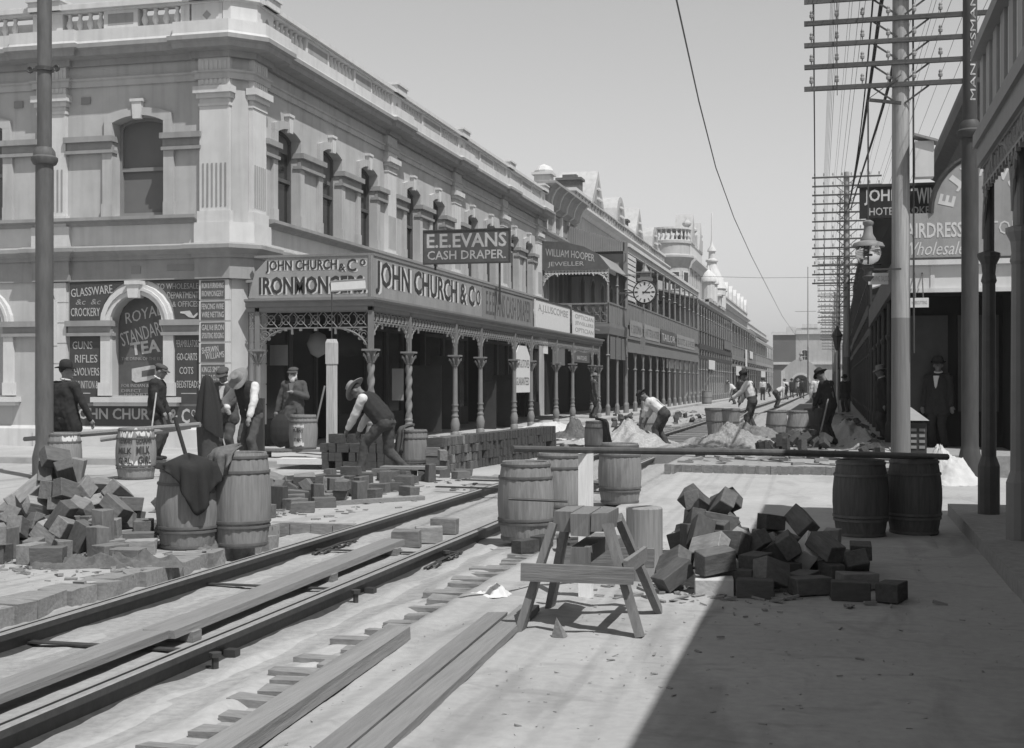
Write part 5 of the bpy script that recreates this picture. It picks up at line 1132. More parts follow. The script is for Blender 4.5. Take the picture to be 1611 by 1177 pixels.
# ------------------------------------------------------------------ wooden paving blocks
def block_mesh(m, seed=0):
    rr = random.Random(seed); bm = bmesh.new(); bmesh.ops.create_cube(bm, size=1)
    bmesh.ops.scale(bm, vec=(.27, .125, .16), verts=bm.verts)
    for v in bm.verts: v.co += Vector((rr.gauss(0, .006), rr.gauss(0, .004), rr.gauss(0, .005)))
    bmesh.ops.bevel(bm, geom=bm.edges[:], offset=.005, segments=1, affect='EDGES')
    me = bpy.data.meshes.new('paving_block'); bm.to_mesh(me); bm.free(); me.materials.append(m); return me
BMD, BML, BMW, BMM = [block_mesh(M['block'], i) for i in range(5)], [block_mesh(M['blockl'], i+9) for i in range(3)], [block_mesh(M['sandw'], 33)], (lambda m: [block_mesh(m, i+20) for i in range(4)])(mat('mid_paving_block_wood', .17, .85, .3, 11.0, .3, stretch=(1, 3, 3), rnd=.4, detail=8))
def blk(me, loc, rot, label, group, sc=(1, 1, 1)):
    o = bpy.data.objects.new('paving_block', RND.choice(me)); COL.objects.link(o); o.location = loc; o.rotation_euler = rot; o.scale = sc
    return tag(o, label, 'block', group)
PA = [[-1.049,10.453,0.075,0.07,-0.05,0.3],[-1.021,10.59,0.22,-0.11,0.26,2.29],[-1.012,10.755,0.22,0.11,-0.19,1.12],[-1.046,10.935,0.22,0.24,0.01,1.37],[-0.615,10.735,0.22,0.02,-0.69,2.11],[-0.63,10.948,0.22,-0.25,0.01,2.25],[-0.931,10.527,0.365,0.23,0.51,1.98],[-0.902,10.788,0.365,-0.11,-0.17,2.93],[-0.733,10.532,0.365,-0.09,0.22,0.22],[-0.727,10.717,0.365,-0.62,-0.17,1.13],[-0.919,10.684,0.51,-0.28,0.36,1.27],[-0.953,10.841,0.51,-0.6,0.79,0.35],[-0.721,10.659,0.51,0.67,0.58,2.28],[-0.715,10.862,0.51,-0.73,0.42,2.56],[-0.063,10.403,0.075,-0.04,-0.01,1.57],[-0.063,10.583,0.075,-0.35,-0.15,2.8],[0.151,10.408,0.075,-0.34,-0.08,1.01],[-0.314,10.483,0.22,-0.42,0.18,1.52],[-0.345,10.704,0.22,0.16,0.08,0.5],[-0.181,10.501,0.22,-0.27,-0.07,2.04],[-0.09,10.609,0.383,0.6,-2.68,-1.02],[-0.239,10.137,0.146,1.57,0.94,0.0],[-1.129,10.081,0.08,0.0,-0.0,-1.8],[-0.334,10.682,0.376,1.5,-0.07,-1.25],[-1.298,10.271,0.08,0.0,-0.0,-1.45],[0.32,9.923,0.158,1.81,-0.56,-1.56],[0.149,11.234,0.135,-1.43,1.57,0.0],[0.279,11.017,0.062,1.57,-0.0,-0.94],[0.146,9.933,0.082,-3.11,-0.0,-1.21],[0.284,10.214,0.08,-0.0,0.0,1.46],[-0.728,9.763,0.119,1.57,-0.5,-2.06],[-0.032,10.172,0.216,-0.64,0.54,-1.71],[-0.501,10.267,0.247,1.82,0.46,-0.11],[-0.923,10.262,0.261,1.38,1.56,-1.09],[-0.446,10.069,0.258,-1.57,2.47,-0.4],[-0.275,9.511,0.135,0.31,-0.34,-2.27],[-0.398,9.677,0.187,1.57,0.0,-1.96],[-0.75,9.869,0.263,2.35,-0.31,-0.43],[0.36,10.512,0.186,1.61,0.03,-1.56],[-0.539,9.476,0.08,-3.14,-0.0,-0.08],[-0.215,9.899,0.08,0.0,3.14,0.4],[-0.659,9.355,0.229,-0.13,0.13,-2.46],[-0.834,10.1,0.341,-0.95,-0.73,1.44],[-0.956,9.349,0.121,1.57,-0.52,0.75],[-1.006,9.744,0.152,0.59,0.48,2.56],[-1.692,11.229,0.08,0.0,0.0,1.43],[0.105,10.015,0.276,-1.64,0.4,-0.84],[0.548,9.351,0.062,-1.57,-0.0,-1.85],[-0.725,10.325,0.281,-1.43,1.39,1.43],[-0.596,9.98,0.283,-0.29,-0.02,-0.66],[-1.609,10.046,0.08,-3.14,-0.0,1.23],[-0.176,10.051,0.272,2.5,-0.08,1.63],[-0.66,9.293,0.062,1.57,-0.0,0.14],[-0.379,9.265,0.062,1.57,0.0,0.06],[-0.007,9.474,0.062,1.57,-0.0,0.5],[0.269,9.317,0.062,1.57,-0.0,0.06],[0.324,9.767,0.062,1.57,0.0,0.44],[-0.967,9.577,0.062,1.57,-0.0,0.02],[-0.056,9.711,0.062,1.57,-0.0,1.23]]
PB = [[-7.144,10.475,0.075,0.12,-0.11,2.72],[-6.321,10.647,0.075,-0.1,-0.02,0.94],[-7.43,10.458,0.22,-0.07,0.16,2.74],[-7.442,10.686,0.22,0.13,-0.05,2.87],[-7.065,10.434,0.22,0.45,0.16,2.7],[-6.858,10.445,0.22,-0.52,-0.09,1.5],[-6.633,10.422,0.22,-0.01,0.04,2.13],[-6.472,10.464,0.22,0.07,0.06,1.51],[-6.414,10.831,0.22,-0.27,-0.03,0.21],[-6.453,11.067,0.22,0.13,-0.05,2.98],[-7.271,10.553,0.365,-0.08,1.0,0.58],[-7.05,10.536,0.365,-1.02,0.28,1.03],[-6.882,10.566,0.365,-0.02,0.49,1.84],[-6.654,10.554,0.365,-0.6,-0.22,2.89],[-6.647,10.761,0.365,0.63,-0.08,1.52],[-6.651,10.939,0.365,-0.56,-0.16,1.9],[-7.144,10.559,0.51,-0.75,-0.75,0.43],[-6.956,10.58,0.51,0.06,0.12,1.63],[-6.784,10.561,0.51,-0.21,0.3,1.31],[-6.736,10.76,0.51,-0.57,-0.28,1.88],[-6.751,10.954,0.51,0.46,0.08,0.62],[-7.064,10.643,0.655,0.06,-0.85,2.08],[-7.052,10.826,0.655,-0.48,0.24,0.2],[-6.844,10.627,0.655,1.17,0.84,1.83],[-6.865,10.835,0.655,1.73,1.76,0.53],[-5.903,10.309,0.062,1.57,-0.0,-2.79],[-7.693,9.95,0.08,-3.14,-0.0,1.38],[-7.122,9.596,0.062,1.57,0.0,-1.17],[-6.642,9.839,0.08,-0.0,-0.0,1.93],[-6.523,10.98,0.457,0.68,0.46,1.53],[-6.516,10.119,0.227,0.51,0.19,1.64],[-7.949,10.469,0.135,0.87,-1.57,0.0],[-6.115,10.737,0.187,1.57,-0.0,-1.17],[-6.179,11.485,0.131,-1.57,0.65,1.62],[-6.957,10.633,0.805,0.64,-0.21,-1.96],[-6.375,11.423,0.08,3.14,-0.0,-1.08],[-6.265,10.334,0.213,-3.01,0.0,0.26],[-7.305,10.196,0.214,0.15,-3.04,-1.45],[-6.032,11.27,0.062,1.57,-0.0,-0.35],[-6.835,9.742,0.135,1.98,1.57,0.0],[-7.12,10.221,0.292,0.43,2.78,-1.06],[-7.833,11.019,0.194,-1.66,-0.0,0.34],[-5.98,10.869,0.16,-0.55,-0.19,-1.1],[-6.237,9.435,0.08,-3.14,-0.0,0.26],[-8.154,11.161,0.135,2.02,1.57,0.0],[-7.029,9.791,0.147,1.37,-0.53,-2.35],[-6.608,10.196,0.323,-1.5,2.19,0.03],[-8.123,10.994,0.08,-0.0,0.0,0.56],[-7.656,10.893,0.29,-1.23,2.51,0.95],[-5.773,10.909,0.08,0.0,0.0,-2.78],[-6.902,9.987,0.24,0.0,-0.28,-1.23],[-6.188,10.171,0.26,-1.48,-1.57,-0.19],[-6.385,9.874,0.08,-3.14,0.0,-0.89],[-6.748,9.487,0.24,-0.0,0.0,-0.88],[-8.135,10.521,0.295,-1.27,-1.57,0.0],[-7.397,10.115,0.063,1.57,-0.0,-1.64],[-7.984,10.293,0.135,-2.92,-1.57,0.0],[-6.17,10.225,0.062,-1.57,0.0,1.28],[-8.038,10.675,0.08,-0.0,-0.0,2.97],[-6.745,9.522,0.08,3.14,0.0,-1.29],[-6.946,10.074,0.062,1.57,0.0,-1.78],[-8.184,10.029,0.062,-1.57,-0.0,-2.0],[-8.209,10.521,0.08,3.14,0.0,-0.43],[-6.391,10.924,0.373,1.61,0.09,1.28],[-5.97,9.931,0.062,-1.57,-0.0,1.25],[-8.747,10.773,0.062,-1.57,-0.0,1.14],[-6.052,10.541,0.08,3.14,-0.0,0.48],[-5.692,9.748,0.062,-1.57,-0.0,3.09],[-6.483,9.578,0.08,-0.0,-0.0,1.6],[-6.391,10.152,0.157,0.0,-1.07,-0.04],[-6.111,10.755,0.062,-1.57,0.0,2.35],[-7.269,9.849,0.12,1.57,-0.51,1.91],[-7.826,10.661,0.226,1.46,0.24,0.84],[-7.439,9.821,0.119,-1.57,-0.5,1.91],[-6.726,10.18,0.143,0.0,0.62,0.03],[-6.125,9.99,0.135,-2.72,1.57,0.0],[-7.847,9.983,0.062,-1.57,-0.0,1.39],[-8.354,9.684,0.062,1.57,-0.0,2.24],[-6.353,10.674,0.359,1.24,0.54,-0.32]]
PC = [[-6.32,15.797,0.135,-2.46,1.57,0.0],[-6.772,13.437,0.08,-0.0,-3.14,-1.52],[-7.019,17.525,0.135,-1.43,1.57,0.0],[-6.796,18.316,0.08,0.0,-0.0,0.39],[-6.03,16.845,0.062,-1.57,-0.0,3.05],[-6.131,17.5,0.062,-1.57,-0.0,-1.08],[-6.727,18.952,0.062,1.57,-0.0,2.0],[-5.967,19.72,0.135,2.91,1.57,0.0],[-6.068,17.216,0.135,-0.17,1.57,0.0],[-6.114,19.009,0.08,0.0,0.0,-1.27],[-6.0,17.832,0.08,3.14,-0.0,-0.06],[-6.095,18.127,0.08,0.0,-0.0,0.25],[-6.73,19.859,0.08,-0.0,0.0,0.15],[-5.643,19.518,0.062,-1.57,-0.0,-2.18],[-6.161,15.603,0.062,1.57,0.0,0.53],[-5.912,18.787,0.135,-0.85,-1.57,0.0],[-6.121,15.109,0.062,1.57,-0.0,-1.35],[-6.472,15.071,0.08,0.0,0.0,-0.24],[-6.133,18.401,0.062,1.57,-0.0,-2.98],[-6.087,15.62,0.188,-1.57,-0.0,-1.39],[-6.513,15.683,0.08,-3.14,0.0,0.2],[-5.729,19.988,0.062,1.57,-0.0,0.2],[-7.044,19.769,0.062,1.57,-0.0,0.03],[-6.004,19.73,0.35,0.0,-0.0,-1.15],[-7.271,13.938,0.062,1.57,0.0,2.97],[-6.297,18.912,0.08,0.0,-0.0,1.23],[-6.84,17.84,0.08,0.0,-0.0,0.38],[-6.269,15.951,0.188,-1.57,-0.0,2.46],[-6.494,18.756,0.08,0.0,-0.0,-1.88],[-6.814,17.827,0.222,-1.57,-0.0,3.13],[-6.895,18.528,0.08,0.0,-0.0,0.07],[-5.906,17.059,0.062,-1.57,-0.0,0.52],[-6.651,15.403,0.122,1.57,0.52,0.29],[-6.82,14.327,0.118,1.57,0.48,-1.26],[-6.158,13.392,0.08,0.0,0.0,-0.26],[-6.38,14.854,0.08,3.14,0.0,0.48],[-6.472,13.78,0.062,1.57,-0.0,-0.28],[-5.948,14.668,0.062,1.57,-0.0,-2.59],[-6.534,14.085,0.062,1.57,-0.0,0.19],[-7.248,14.094,0.145,-1.18,-2.6,0.73],[-6.701,14.53,0.08,-0.0,-0.0,-0.32],[-6.299,13.544,0.08,3.14,0.0,0.58],[-6.915,14.104,0.08,-0.0,0.0,-1.24],[-6.298,14.554,0.08,3.14,0.0,0.42],[-6.876,15.905,0.145,0.5,1.46,-1.18],[-7.656,14.118,0.062,1.57,-0.0,0.54],[-7.894,14.674,0.062,-1.57,-0.0,0.01],[-6.728,13.826,0.08,-0.0,-3.14,-1.23],[-6.726,14.176,0.196,-1.45,-0.05,0.4],[-6.437,15.263,0.08,-3.14,0.0,0.03],[-7.589,13.855,0.08,-0.0,0.0,3.04],[-5.806,15.998,0.062,1.57,-0.0,-1.58],[-6.195,14.367,0.062,-1.57,-0.0,1.11],[-6.451,15.416,0.153,1.75,-2.23,0.03],[-7.516,13.661,0.148,-0.0,2.44,0.57],[-6.589,15.573,0.25,-2.75,0.03,0.42],[-7.327,13.712,0.062,-1.57,-0.0,-0.92],[-6.729,15.772,0.183,-2.5,-0.39,1.49],[-7.103,16.093,0.135,1.57,0.71,-0.95],[-6.39,14.368,0.135,-0.21,-1.57,0.0],[-6.68,16.19,0.207,1.57,0.15,-2.66],[-6.244,16.24,0.135,-1.36,1.57,0.0],[-7.058,13.97,0.138,0.0,-2.6,-1.62],[-6.882,15.519,0.187,1.57,0.0,0.15],[-7.289,14.509,0.08,-3.14,0.0,-0.14],[-6.756,15.13,0.142,-0.0,0.6,-1.6],[-6.023,16.121,0.135,-1.04,1.57,0.0],[-7.007,14.64,0.188,1.57,0.0,0.18],[-6.95,14.84,0.144,-2.37,0.09,0.14],[-5.778,15.4,0.135,-1.01,1.57,0.0],[-6.113,14.849,0.135,-2.18,1.57,0.0],[-5.959,14.038,0.062,1.57,-0.0,0.38],[-6.913,15.22,0.156,-0.0,2.2,-1.99],[-7.307,15.121,0.132,-1.98,-0.38,-0.51],[-7.239,13.417,0.08,0.0,0.0,-2.18],[-7.04,14.439,0.135,-2.84,-1.57,0.0],[-6.9,15.329,0.261,0.66,0.32,-0.04],[-5.467,16.434,0.062,-1.57,-0.0,2.54]]

for i, q in enumerate(PA): q[0] -= .16; blk(BMW if i in (31, 52) else BMD if RND.random() < .88 else BML, q[:3], q[3:], 'tarred wooden paving block in the loose heap right of the sawhorse', 'blocks heaped right of the sawhorse')
for q in PB: blk(BMM if RND.random() < .62 else BML, q[:3], q[3:], 'dusty wooden paving block in the tall loose heap before the left tram pole', 'blocks heaped at the left tram pole')
for q in PC: blk(BMD if RND.random() < .6 else BMM, q[:3], q[3:], 'dark wooden paving block lying scattered between the left barrels and the long stack', 'blocks scattered between barrels and stack')
n = 0; rest = MB()
for k in range(4):
    for i in range(48):
        y = 20.45+i*.13+RND.uniform(-.006, .006); x = -6.36+.075*i/6+RND.gauss(0, .012); z = .075+k*.149
        if RND.random() < .03: continue
        if k < 4 and i < 13:
            blk(BMD if RND.random() < .75 else BMM, (x, y, z), (RND.gauss(0, .012), 0, RND.gauss(0, .03)), 'squared wooden paving block built into the near part of the long neat stack', 'blocks in the long neat stack', (1, 1, .92))
        else: rest.rbox((x, y, z), .266, .122, .147, (0, 0, RND.gauss(0, .03)))
for k in range(4):
    for i in range(14):
        for j in range(2): 
            if RND.random() < .06 or (k == 3 and RND.random() < .5): continue
            rest.rbox((-8.5+i*.125+RND.gauss(0, .01), 21.1+j*.26, .075+k*.152), .113, .236, .148, (0, 0, RND.gauss(0, .03)))
for i in range(70):
    u, d = RND.uniform(965, 1110), RND.uniform(29, 60); p = gp(u, d); 
    if p.x < -5.2: rest.rbox((p.x, p.y, .08), .24, .115, .15, (RND.uniform(0, 3), RND.uniform(0, 3), RND.uniform(0, 3)))
for i in range(46):
    u = RND.uniform(1195, 1300); d = RND.uniform(25.5, 29); p = gp(u, d, .2+RND.uniform(0, .18)*(u > 1225)); rest.rbox(p, .24, .115, .15, (RND.uniform(0, 3), RND.uniform(0, 3), RND.uniform(0, 3)))
for i in range(60):
    u = RND.uniform(1325, 1360); d = RND.uniform(24, 45); p = gp(u, d, .2); rest.rbox((.6+RND.uniform(-.3, .3), p.y, .18), .24, .115, .15, (RND.uniform(0, 3), RND.uniform(0, 3), RND.uniform(0, 3)))
tag(rest.build('paving_blocks_far', M['block']), kind='stuff')
for i, (x, y, a) in enumerate(((-3.93, 11.75, .1), (-3.82, 12.1, .3), (-3.9, 12.9, -.1))): blk(BML, (x, y, .02), (0, 0, a), 'dusty paving block lying between the rails past the plank ends', 'blocks lying between the rails')
# bench, post and boards before the verandah
BN = thing('low_bench', 'low plank bench carrying the small labelled keg', 'bench', (0, 0, 0)); c = gp(480, 23.9)
b = MB(); b.beam((c.x-.95, c.y+.0, .265), (c.x+.85, c.y-.1, .265), .34, .045); b.build('top', M['wood'], BN)
for s in (-.75, .65): b = MB(); b.box(c.x+s-.04, c.x+s+.04, c.y-.17, c.y+.1, 0, .242); b.build('leg', M['wood'], BN)
b = MB(); b.rbox(gp(475, 22.6, .14), .8, .3, .1, (0, 0, .05)); tag(b.build('white_box', M['paper']), 'flat white box under the low bench', 'box')
P_ = gp(522, 24.6, .0); SP = thing('sign_post', 'pale squared street post with a rod and a little street board on top', 'post', P_)
b = MB(); b.box(-.08, .08, -.08, .08, 0, 1.85); b.box(-.092, .092, -.092, .092, 1.85, 2.25); b.add([(-.092, -.092, 2.25), (.092, -.092, 2.25), (.092, .092, 2.25), (-.092, .092, 2.25), (-.07, -.07, 2.32), (.07, -.07, 2.32), (.07, .07, 2.32), (-.07, .07, 2.32)], [(0, 1, 5, 4), (1, 2, 6, 5), (2, 3, 7, 6), (3, 0, 4, 7), (4, 5, 6, 7)]); b.build('post', mat('pale_post_wood', .58, .85, .3, 5.0, .25, stretch=(9,9,.5), detail=9, blot=.15), SP)
b = MB(); b.tube([(0, 0, 2.3), (0, 0, 3.45)], .012, 6); b.build('rod', M['iron'], SP)
b = MB(); b.rbox((.33, 0, 3.33), .66, .02, .16, (0, -.06, .15)); p = b.build('street_board', M['paper'], SP); b = MB(); b.rbox((.33, .0, 3.425), .7, .03, .025, (0, -.06, .15)); b.rbox((.33, .0, 3.24), .7, .03, .025, (0, -.06, .15)); b.build('frame', M['sill'], p)
b = MB(); p = gp(525, 16.9, .15); b.rbox(p, .24, .2, .26, (0, 0, .2)); s = tag(b.build('labelled_tin', M['rubble']), 'pale square tin with a torn label among the scattered blocks', 'tin'); b = MB(); b.rbox(p+Vector((.0, 0, .14)), .2, .16, .03, (0, 0, .2)); b.build('lid', M['iron'], s)
b = MB(); p = gp(650, 19.9, 0); b.beam((p.x-.5, p.y, .2), (p.x+.5, p.y+.05, .2), .25, .04); tag(b.build('plank', M['wood']), 'short board lying on blocks beside the bending workman', 'plank')
b = MB(); b.beam((-6.2, 14.6, .03), (-5.1, 15.9, .03), .08, .05, 0, (0, 0, 1), .01); tag(b.build('batten', M['wood']), 'thin dark batten lying on the sand beside the left rail', 'batten')
b = MB(); b.beam((-5.2, 18.6, .1), (-3.0, 18.1, .1), .12, .04, 0, (0, 0, 1), .005); tag(b.build('plank', M['wood']), 'plank laid across the rails near the block stack', 'plank')
b = MB(); b.rbox(gp(1035, 25.2, .0), 1.35, .12, .2, (0, 0, .02)); b.rbox(gp(1038, 25.8, .09), 1.5, .3, .04, (0, 0, .02)); tag(b.build('timber_trough', M['wood']), 'shallow plank trough across the track beyond the barrier pole', 'trough')
b = MB(); b.rbox(gp(1110, 27, .2), .16, .16, .24); tag(b.build('wooden_block', M['wood']), 'single upright wood block on rubble beside the far track', 'block')
for pts, lab in ((((38, 691, 20.9), (315, 668, 20.3)), 'upper of the two long rails laid on the postered barrel'), (((158, 692, 20.3), (300, 671, 20.5)), 'lower shorter rail beside the long one on the postered barrel')):
    (u0, v0, d0), (u1, v1, d1) = pts; a, c = gp(u0, d0, CH-(v0-HZ)/FPX*d0), gp(u1, d1, CH-(v1-HZ)/FPX*d1); b = MB(); b.tube([a, (a+c)/2, c], [.035, .045, .04], 8); tag(b.build('barrier_pole', M['wood']), lab, 'pole')
def stick(u0, v0, u1, v1, d0, d1, r, m, name, label, cat, blade=None):
    a, c = gp(u0, d0, CH-(v0-HZ)/FPX*d0), gp(u1, d1, CH-(v1-HZ)/FPX*d1); b = MB(); b.tube([a, c], r, 7); s = tag(b.build(name, M[m]), label, cat)
    if blade:
        dn = (c-a).normalized(); b = MB(); b.beam(c-dn*.05, c+dn*.3, .22, .02, 0, (CA, SA, 0)); b.build('blade', M['iron'], s)
    return s
stick(275, 657, 294, 722, 19.2, 19.0, .03, 'cloth', 'dark_stake', 'dark tilted stake behind the coat barrel', 'stake')
stick(511, 607, 497, 668, 23.9, 23.9, .018, 'wood', 'broom_handle', 'thin handle standing in the small labelled keg', 'handle')
stick(800, 785, 893, 789, 11.9, 11.9, .013, 'iron', 'iron_bar', 'thin iron bar lying against the big cement barrel', 'bar')
b = MB(); p = gp(862, 11.6, 0)
for i in range(5): b.rbox(p+Vector((RND.uniform(-.25, .3), RND.uniform(-.2, .25), .06)), .24, .115, .11, (0, 0, RND.uniform(0, 3)))
tag(b.build('loose_blocks', M['block']), kind='stuff')
# chips, splinters and crumbs scattered on the ground
b = MB(); r = random.Random(5)
def chips(n, f, s0, s1):
    for _ in range(n):
        x, y, z = f(); s = r.uniform(s0, s1); b.rbox((x, y, z+s*.08), s, s*r.uniform(.15, .5), s*r.uniform(.06, .25), (r.gauss(0, .15), r.gauss(0, .15), r.uniform(0, 6.3)))
chips(140, lambda: (r.gauss(-.9, .45), r.gauss(9.4, .35), .002), .02, .13)
chips(45, lambda: (r.uniform(-1.6, .9), r.uniform(5.5, 9), .004), .006, .05)
chips(160, lambda: (r.gauss(-6.2, .5), r.gauss(9.6, .5), .0), .02, .12)
chips(200, lambda: (r.gauss(-6.2, .6), r.uniform(13, 20), .0), .02, .12)
chips(120, lambda: (r.uniform(-5.0, -2.7), r.uniform(4, 16), -.1), .02, .08)
chips(500, lambda: (r.uniform(-2.6, .7), r.uniform(22.3, 60), .12), .04, .3)
chips(250, lambda: (r.uniform(-8, -5.2), r.uniform(24, 70), .0), .04, .3)
tag(b.build('wood_chips', M['wood']), kind='stuff')
b = MB(); chips(1100, lambda: (r.uniform(-2.5, 1.1), 4.6+10*r.random()**1.4, .002), .004, .022); chips(500, lambda: (r.uniform(-8, -5.45), r.uniform(8.5, 13), .0), .006, .03)
tag(b.build('grit', M['ground']), kind='stuff')
# ------------------------------------------------------------------ poles, wires, lamp
def tram_pole(label, loc, zc, r0, r1, letters=False, clamp=None):
    T = thing('tram_pole', label, 'pole', loc); pm = M['poled'] if letters else M['pole']
    b = MB(); b.lathe([(r0*1.35, 0), (r0*1.35, .35), (r0*1.1, .5), (r0, .55), (r0, zc-.12)], (0,0,0), 20); b.build('lower_tube', pm, T, smooth=.7)
    b = MB(); b.lathe([(r0, zc-.12), (r0*1.3, zc-.1), (r0*1.5, zc-.04), (r0*1.5, zc), (r0*1.25, zc+.03), (r0*1.2, zc+.1), (r1*1.1, zc+.16)], (0,0,0), 20); b.build('collar', pm, T, smooth=.5)
    b = MB(); b.lathe([(r1, zc+.14), (r1, 9.5), (r1*.9, 9.55), (r1*.9, 11)], (0,0,0), 18); tube_ = b.build('upper_tube', pm, T, smooth=.7)
    if clamp:
        b = MB(); b.lathe([(r1+.0, clamp), (r1+.03, clamp), (r1+.03, clamp+.06), (r1, clamp+.06)], (0,0,0), 18)
        for s in (-1, 1): b.beam((s*(r1+.02), -.02, clamp+.03), (s*(r1+.16), -.02, clamp+.03), .03, .05); b.tube([(s*(r1+.12)+.045*math.cos(t), -.03, clamp+.03+.045*math.sin(t)) for t in np.linspace(0, 6.28, 9)], .016, 6, cap=False)
        b.build('clamp', M['iron'], T)
    if letters:
        def F(s, o, z): a = -math.pi/2-.25+s; q = r1+.006; return (q*math.cos(a), q*math.sin(a), z)
        text('MANNESMANNROHREN', lambda s, o, z: F(z, o, s), zc+.45, zc+3.3, -.0, .0+.75, 0, M['letter'], tube_, ext=0, warp=lambda a, z: (a, .95-z))
    return T
tram_pole('iron tram pole with moulded collar in front of the man in the bowler hat', gp(70, 20.3), 5.0, .135, .11, clamp=6.35)
tram_pole('iron tram pole with white maker lettering at the right, before the hairdresser sign', gp(1526, 19.7), 5.3, .125, .105, True)
IN = None
def telegraph(label, loc, h, r, arms, step, L, front=True, paint=2.6, lean=0):
    T = thing('telegraph_pole', label, 'telegraph pole', loc)
    b = MB(); b.lathe([(r*1.05, 0), (r, 1), (r*.97, paint)], (0,0,0), 20); b.build('painted_base', M['polepaint'], T, smooth=.7)
    b = MB(); b.lathe([(r*.97, paint), (r*.9, h*.6), (r*.75, h)], (0,0,0), 20); b.build('shaft', M['telegraph'], T, smooth=.7)
    for i in range(arms):
        z = h-.25-i*step; b = MB(); y = -r*.9
        b.rbox((0, y, z), L, .07, .075, None, 0, .003)
        a = b.build('crossarm', M['armwood'], T)
        b = MB()
        for k in range(8):
            x = -L/2+.12+(L-.24)*k/7
            if abs(x) < .2: continue
            b.lathe([(.012, .03), (.012, .09), (.035, .1), (.04, .14), (.028, .16), (.034, .19), (.02, .215)], (x, y, z), 7)
        b.build('insulators', M['sill'], a)
        if i % 1 == 0:
            b = MB(); 
            for s in (-1, 1): b.beam((s*.45, y, z-.04), (s*.06, y, z-step*.85), .015, .03)
            b.build('brace', M['iron'], T)
    return T
T1 = telegraph('tall pale telegraph pole with dark painted base at the right kerb, carrying the arc lamp', gp(1417, 22.2, .0), 11.3, .158, 13, .375, 3.2)
b = MB()
for s, x in ((-1, -1.05), (1, 1.05)): b.beam((x, -.23, 6.4), (x, -.23, 11.2), .012, .012)
b.tube([(.21, -.1, 2.0), (.205, -.12, 4.0), (.2, -.1, 6.5), (.19, -.1, 9)], .016, 6); b.build('stay_rod', M['iron'], T1)
b = MB(); b.beam((0, -.2, 6.22), (-.52, -.2, 6.3), .06, .05); b.beam((0, -.2, 6.7), (-.52, -.2, 6.33), .012, .012); b.build('lamp_arm', M['iron'], T1)
b = MB(); b.beam((-.56, -.2, 3.42), (0, -.2, 3.42), .03, .03); b.build('lamp_stay', M['iron'], T1)
b = MB(); b.box(.22, .52, -.3, 0, 4.95, 5.55); bx = b.build('switch_box', M['trim'], T1)
b = MB(); b.add([(.2, -.36, 5.64), (.2, .04, 5.64), (.58, .04, 5.52), (.58, -.36, 5.52), (.2, -.36, 5.68), (.2, .04, 5.68), (.58, .04, 5.56), (.58, -.36, 5.56)], [(0,3,2,1), (4,5,6,7), (0,1,5,4), (1,2,6,5), (2,3,7,6), (3,0,4,7)]); b.build('box_roof', M['sill'], bx)
LP = thing('arc_lamp', 'hanging arc lamp with clear glass globe and broad hood on the tall telegraph pole', 'lamp', T1.location+Vector((-.54, -.2, 0)))
b = MB(); b.tube([(0, 0, 4.2), (0, 0, 6.3)], .014, 6); b.build('hanger_rod', M['iron'], LP)
b = MB(); b.lathe([(.04, 4.26), (.09, 4.23), (.09, 4.19), (.07, 4.16), (.08, 4.02), (.13, 3.94), (.13, 3.91), (.24, 3.87), (.27, 3.82), (.27, 3.80), (.2, 3.81), (.02, 3.83)], (0,0,0), 24); b.build('hood', M['ironpaint'], LP, smooth=.6)
gm = bpy.data.materials.new('clear_glass'); gm.use_nodes = True; gb = gm.node_tree.nodes['Principled BSDF']; gb.inputs['Transmission Weight'].default_value = 1; gb.inputs['Roughness'].default_value = .02; gb.inputs['IOR'].default_value = 1.2; gb.inputs['Base Color'].default_value = (.9, .9, .9, 1)
b = MB(); b.lathe([(.19, 3.81), (.215, 3.72), (.21, 3.65), (.17, 3.57), (.1, 3.52), (.05, 3.5)], (0,0,0), 24); b.build('globe', gm, LP, smooth=True)
b = MB(); b.lathe([(.012, 3.54), (.012, 3.8)], (0,0,0), 6); b.box(-.06, .06, -.01, .01, 3.66, 3.69); b.build('carbon_rod', M['iron'], LP)
b = MB(); b.lathe([(.06, 3.5), (.1, 3.48), (.1, 3.44), (.07, 3.4), (.07, 3.32), (.1, 3.3), (.04, 3.22)], (0,0,0), 16); b.build('lower_cap', M['iron'], LP, smooth=.6)
tps = [T1]
for (Y, u, lab) in ((64, 1332, 'second telegraph pole along the street, with a ladder of crossarms and a lattice stay'), (106, 1319, 'third telegraph pole along the street, beyond the lattice stayed one'), (148, 1314, 'fourth telegraph pole along the street'), (190, 1311, 'fifth and farthest telegraph pole along the street')):
    tps.append(telegraph(lab, (xat(u, Y), Y, .12), 11.4, .17, 13, .42, 3.2))
b = MB()
for i in range(12): z = 5+i*.45; b.beam((-.35, -.2, z), (0, -.2, z+.45), .03, .03); b.beam((-.35, -.2, z), (0, -.2, z), .03, .03)
b.beam((-.38, -.2, 2), (-.30, -.2, 10.5), .05, .05); b.build('lattice_stay', M['iron'], tps[1])
base = [Vector((T1.location.x+.5, -20, 0))]+[Vector(t.location) for t in tps]
wi = 0
for arm in (0, 2, 4, 6, 8, 10):
    for x in (-1.45, -1.05, -.65, .65, 1.2):
        if (arm+int(x*10)) % 3 == 0 and x > -1: continue
        z = 11.05-arm*.375; pts = []
        for a, c in zip(base[:3], base[1:4]):
            for k in range(9):
                t = k/8; p = a.lerp(c, t); pts.append((p.x+x, p.y-.2, z+.18-.5*4*t*(1-t)*.5))
        b = MB(); b.tube(pts, .0045, 4); wi += 1
        tag(b.build('telegraph_wire', M['wire']), 'thin telegraph wire strung along the crossarms down the right side', 'wire', 'telegraph wires on the crossarms')
